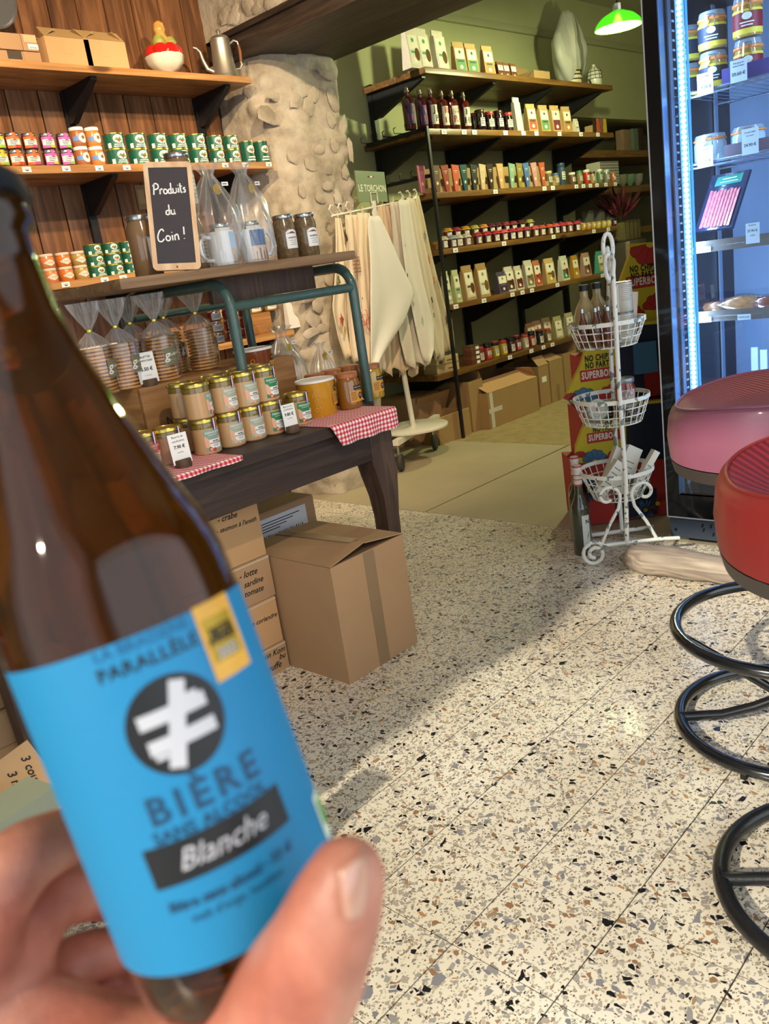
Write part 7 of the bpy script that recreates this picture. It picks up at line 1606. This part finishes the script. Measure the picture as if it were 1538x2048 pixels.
# ================================================================ BEER BOTTLE HELD IN FRONT OF THE CAMERA
A_, Bq = atd(252, 1245, .216), atd(462, 1790, .2235)
ax = (A_-Bq).normalized(); LL = (A_-Bq).length
Bo = Bq-ax*.018
ty_ = (Bq-CAMP); ty_ = (ty_-ax*ty_.dot(ax)).normalized(); tx_ = ty_.cross(ax).normalized()
bt = thing('beer_bottle', 'brown glass beer bottle with bright blue label held close to camera', 'bottle')
bt.matrix_world = Matrix(((tx_.x, ty_.x, ax.x, Bo.x), (tx_.y, ty_.y, ax.y, Bo.y), (tx_.z, ty_.z, ax.z, Bo.z), (0, 0, 0, 1)))
lt = .018+LL; r = .0300
gm, N, L, b = nodes('amber_glass'); b.inputs['Base Color'].default_value = (.17, .055, .004, 1); b.inputs['Roughness'].default_value = .03; b.inputs['Transmission Weight'].default_value = .93; b.inputs['IOR'].default_value = 1.42
b.inputs['Specular IOR Level'].default_value = .35
prof = [(.012, .003), (.020, .001), (.026, .001), (.0285, .003), (.0298, .008), (r, .014), (r, lt+0.0056), (.0295, lt+0.0130), (.0280, lt+0.0205), (.0252, lt+0.0288), (.0222, lt+0.0391), (.0192, lt+0.0493), (.0165, lt+0.0595), (.0138, lt+0.0698), (.0122, lt+0.0800), (.0118, lt+0.0930), (.0117, lt+0.1004), (.0142, lt+0.1023), (.0138, lt+0.1079), (.0132, lt+0.1107)]
MB().lathe(prof, 72).build('glass', gm, bt, smooth=60)
MB().lathe([(.0134, lt+0.1079), (.0158, lt+0.1083), (.0152, lt+0.1135), (.0130, lt+0.1158), (.002, lt+0.1163)], 42, wob=lambda a, z: 1+(.03*math.sin(21*a) if z < lt+0.1116 else 0)).build('crown_cap', mat('15202c', .3, metal=.5), bt)
mb = MB(); R_ = r+.0003; nn_ = 60; vs = []; fs = []; wl_ = .160; hr = LL/2
for j in range(13):
    for i in range(nn_+1): a = (-wl_/2+wl_*i/nn_)/R_; vs.append((R_*math.sin(a), -R_*math.cos(a), .018+LL*j/12))
for j in range(12):
    for i in range(nn_): q = j*(nn_+1)+i; fs.append((q, q+1, q+nn_+2, q+nn_+1))
lb_ = mb.add(vs, fs).build('label', mat('0c76a6', .6, bump=.05, bs=300), bt)
def lz(px, py):      # picture point -> label (s, t)
    d = ray(px, py); # intersect the cylinder
    o = bt.matrix_world.inverted() @ CAMP; v = (bt.matrix_world.inverted().to_3x3() @ d)
    a = v.x**2+v.y**2; b_ = o.x*v.x+o.y*v.y; c = o.x**2+o.y**2-R_**2; D = b_*b_-a*c
    if D < 0: return None
    s = (-b_-math.sqrt(D))/a; p_ = o+v*s; return (math.atan2(p_.x, -p_.y)*R_, p_.z)
K = mat('0a0b0d', .5); Wt = mat('b4b4ba', .5); Tn = mat('0a3a5a', .55)
cc = lz(355, 1447)
def ringpoly(mb, r_, c, rad, n=48, rings=5):
    vs = [(c[0], c[1])]; fs = []
    for k in range(1, rings+1):
        for i in range(n): vs.append((c[0]+r_*k/rings*math.cos(2*math.pi*i/n), c[1]+r_*k/rings*math.sin(2*math.pi*i/n)))
    fs += [(0, 1+i, 1+(i+1) % n) for i in range(n)]
    for k in range(rings-1):
        for i in range(n): fs.append((1+k*n+i, 1+(k+1)*n+i, 1+(k+1)*n+(i+1) % n, 1+k*n+(i+1) % n))
    mb.add([(rad*math.sin(x/rad), -rad*math.cos(x/rad), z) for x, z in vs], fs)
mb = MB(); ringpoly(mb, .0116, cc, R_+.00012); mb.build('logo_disc', K, lb_)
mb = MB()
def wbar(x0, z0, x1, z1, wd, rad, n=8):
    d = Vector((x1-x0, z1-z0)); nn2 = Vector((-d.y, d.x)).normalized()*wd/2; vs = []
    for i in range(n+1):
        p_ = Vector((x0, z0))+d*i/n
        for s in (-1, 0, 1): q = p_+nn2*s; vs.append((rad*math.sin(q.x/rad), -rad*math.cos(q.x/rad), q.y))
    mb.add(vs, [(3*i+k, 3*i+k+1, 3*i+k+4, 3*i+k+3) for i in range(n) for k in (0, 1)])
c0x, c0z = cc; R2 = R_+.00024
wbar(c0x-.0032, c0z-.0095, c0x+.0032, c0z+.0095, .0038, R2)
wbar(c0x+.0004, c0z+.0030, c0x+.0080, c0z+.0030, .0034, R2+.00002); wbar(c0x-.0082, c0z+.0030, c0x-.0002, c0z+.0030, .0034, R2+.00002)
wbar(c0x-.0078, c0z-.0033, c0x-.0020, c0z-.0033, .0034, R2+.00002); wbar(c0x+.0002, c0z-.0033, c0x+.0084, c0z-.0033, .0034, R2+.00002)
wbar(c0x+.0034, c0z+.0052, c0x+.0066, c0z+.0052, .0012, R2+.00002); wbar(c0x-.0070, c0z-.0058, c0x-.0040, c0z-.0058, .0012, R2+.00002)
mb.build('logo_sign', Wt, lb_)
def ltxt(s, px, py, size, m_, bold=.0, shear=0, sp=1, off=.00025, nm='printed_text'):
    c = lz(px, py); MB().text(s, size, c[0], c[1], 0, R_+off, bold=bold, shear=shear, sp=sp).build(nm, m_, lb_, smooth=0)
ltxt('LA BRASSERIE', 285, 1282, .0038, mat('0d5580', .55)); ltxt('PARALLÈLE', 300, 1318, .0046, K, .01, 0, 1.1)
ltxt('BIÈRE', 413, 1583, .0094, Tn, .02, 0, 1.30); ltxt('SANS ALCOOL', 428, 1632, .0042, Tn, .02, 0, 1.06)
mb = MB(); c = lz(447, 1684); wbar(c[0]-.0180, c[1], c[0]+.0180, c[1], .0100, R_+.00012, 20); mb.build('black_band', K, lb_)
ltxt('Blanche', 448, 1684, .0072, Wt, .0, .4, 1.0)
ltxt('Bière sans alcool · 33 cl', 470, 1765, .0034, Tn, .03, .1); ltxt('malt d’orge, houblon', 480, 1795, .0028, Tn, .0, .1)
c = lz(447, 1272); mb = MB()
wbar(c[0], c[1]-.0094, c[0], c[1]+.0094, .0128, R_+.0002); mb.build('medal_sticker', mat('d9a23c', .4, var=.15, vs=100), lb_)
mb = MB(); wbar(c[0], c[1]-.0052, c[0], c[1]+.0056, .0096, R_+.0003); mb.build('medal_centre', mat('a88a24', .35, metal=.4), lb_)
ltxt('BEER', 444, 1258, .0038, K, .02, off=.0005); ltxt('AWARD', 447, 1272, .0026, K, .02, off=.0005); ltxt('2022', 456, 1298, .0034, Wt, .02, off=.0005)
c = lz(640, 1640)
if c: mb = MB(); wbar(c[0]+.004, c[1]-.0062, c[0]+.004, c[1]+.0062, .008, R_+.0002, 4); mb.build('organic_logo', mat('cfe0c8', .5), lb_); mb = MB(); wbar(c[0]+.005, c[1]-.003, c[0]+.005, c[1]+.004, .005, R_+.0004, 4); mb.build('organic_leaf', mat('4a9a48', .5), lb_)
# ================================================================ THE HAND
def skinm():
    m, N, L, b = nodes('skin'); g = N.new('ShaderNodeNewGeometry'); n = N.new('ShaderNodeTexNoise'); n.inputs['Scale'].default_value = 55; n.inputs['Detail'].default_value = 5; L.new(g.outputs['Position'], n.inputs['Vector'])
    r = ramp(N, [(.3, '8f5545'), (.5, 'ab705c'), (.7, 'bd8570')]); L.new(n.outputs[0], r.inputs[0]); n3 = N.new('ShaderNodeTexNoise'); n3.inputs['Scale'].default_value = 28; L.new(g.outputs['Position'], n3.inputs['Vector']); r3 = ramp(N, [(.45, (1., 1., 1.)), (.62, (1., .90, .88))]); L.new(n3.outputs[0], r3.inputs[0]); mx = N.new('ShaderNodeMix'); mx.data_type = 'RGBA'; mx.blend_type = 'MULTIPLY'; mx.inputs[0].default_value = 1; L.new(r.outputs[0], mx.inputs[6]); L.new(r3.outputs[0], mx.inputs[7]); L.new(mx.outputs[2], b.inputs['Base Color']); b.inputs['Roughness'].default_value = .5
    b.inputs['Subsurface Weight'].default_value = .25; b.inputs['Subsurface Radius'].default_value = (1, .35, .2); b.inputs['Subsurface Scale'].default_value = .004
    n2 = N.new('ShaderNodeTexNoise'); n2.inputs['Scale'].default_value = 420; n2.inputs['Detail'].default_value = 4; L.new(g.outputs['Position'], n2.inputs['Vector']); bu = N.new('ShaderNodeBump'); bu.inputs['Strength'].default_value = .25; bu.inputs['Distance'].default_value = .001
    L.new(n2.outputs[0], bu.inputs['Height']); L.new(bu.outputs[0], b.inputs['Normal']); return m
hd = thing('person', 'hand of a person gripping the beer bottle, thumb on its front', 'person', atd(300, 2300, .25)); HO = hd.location.copy()
mb = MB()
def chain(pts, n=18):                  # (px, py, depth, radius in metres)
    P = [atd(x, y, d) for x, y, d, r_ in pts]; R3 = [q[3] for q in pts]; PP = []; RR = []
    for i in range(len(P)-1):
        p0, p1, p2, p3 = P[max(i-1, 0)], P[i], P[i+1], P[min(i+2, len(P)-1)]
        for k in range(8):
            t_ = k/8; PP.append(.5*((2*p1)+(p2-p0)*t_+(2*p0-5*p1+4*p2-p3)*t_*t_+(-p0+3*p1-3*p2+p3)*t_**3)); RR.append(R3[i]*(1-t_)+R3[i+1]*t_)
    PP.append(P[-1]); RR.append(R3[-1]); a = (PP[0]-PP[1]).normalized(); b_ = (PP[-1]-PP[-2]).normalized()
    for k in (.5, .85, .98): PP.append(P[-1]+b_*R3[-1]*k); RR.append(R3[-1]*math.sqrt(1-k*k))
    for k in (.5, .85, .98): PP.insert(0, P[0]+a*R3[0]*k); RR.insert(0, R3[0]*math.sqrt(1-k*k))
    mb.tube([p_-HO for p_ in PP], RR, n)
# thumb: metacarpal mound, joint, pad and tip
chain([(360, 2290, .235, .022), (500, 2110, .212, .0190), (590, 1985, .196, .0150), (640, 1890, .186, .0122), (672, 1810, .181, .0106), (693, 1752, .180, .0088)])
# web and heel of the palm
chain([(560, 2090, .222, .0155), (430, 2112, .236, .0155), (280, 2118, .244, .0155), (130, 2075, .246, .0152), (-20, 2020, .246, .0165)])
chain([(-60, 2240, .25, .03), (150, 2290, .255, .034), (360, 2320, .25, .032)])
chain([(-120, 2150, .25, .020), (-60, 2020, .243, .0165), (10, 1960, .246, .0120)])
# index finger
chain([(-60, 2040, .243, .0145), (-40, 1850, .238, .0125), (25, 1738, .240, .0108), (95, 1690, .250, .0096), (190, 1660, .268, .0082), (300, 1690, .278, .0078)])
# middle finger
chain([(-30, 2080, .25, .014), (20, 1950, .250, .0118), (62, 1850, .255, .0104), (115, 1795, .264, .0100), (210, 1785, .279, .0092), (330, 1820, .286, .0078)])
# ring and little finger wrap behind the bottle
chain([(20, 2120, .258, .013), (90, 1990, .264, .0105), (150, 1925, .272, .0088), (240, 1905, .284, .0082), (350, 1930, .289, .0075)])
chain([(80, 2160, .264, .012), (170, 2060, .272, .0092), (240, 2010, .279, .0078), (330, 2000, .287, .0070)])
# wrist and forearm
chain([(150, 2330, .255, .030), (240, 2700, .27, .027), (360, 3300, .30, .031), (560, 4300, .33, .038)])
hand = mb.build('hand', skinm(), hd, smooth=180)
rm = hand.modifiers.new('r', 'REMESH'); rm.mode = 'VOXEL'; rm.voxel_size = .0013; rm.use_smooth_shade = True
sm = hand.modifiers.new('s', 'SMOOTH'); sm.factor = .6; sm.iterations = 14
# thumb nail on the outer side
Pn = atd(724, 1775, .1722); nl = MB(); nx_ = (rt*.95+(-fw)*.55).normalized(); nu_ = (up*.93-rt*.30); nu_ = (nu_-nx_*nu_.dot(nx_)).normalized(); nv_ = nx_.cross(nu_)
vs = []; fs = []
for j in range(9):
    for i in range(9):
        u, v = (i/8-.5)*2, (j/8-.5)*2; w2 = .0052*(1-.25*max(0, -v)**3); l2 = .0066
        vs.append(Pn-HO+nv_*u*w2*math.sqrt(max(0, 1-.35*v*v))+nu_*v*l2*math.sqrt(max(0, 1-.25*u*u))-nx_*(.0016*u*u+.0008*v*v))
for j in range(8):
    for i in range(8): q = j*9+i; fs.append((q, q+1, q+10, q+9))
nl.add(vs, fs).build('thumb_nail', mat('b98a76', .22, coat=.7), hd, smooth=60).modifiers.new('s', 'SOLIDIFY').thickness = .0006
bpy.context.view_layer.update()
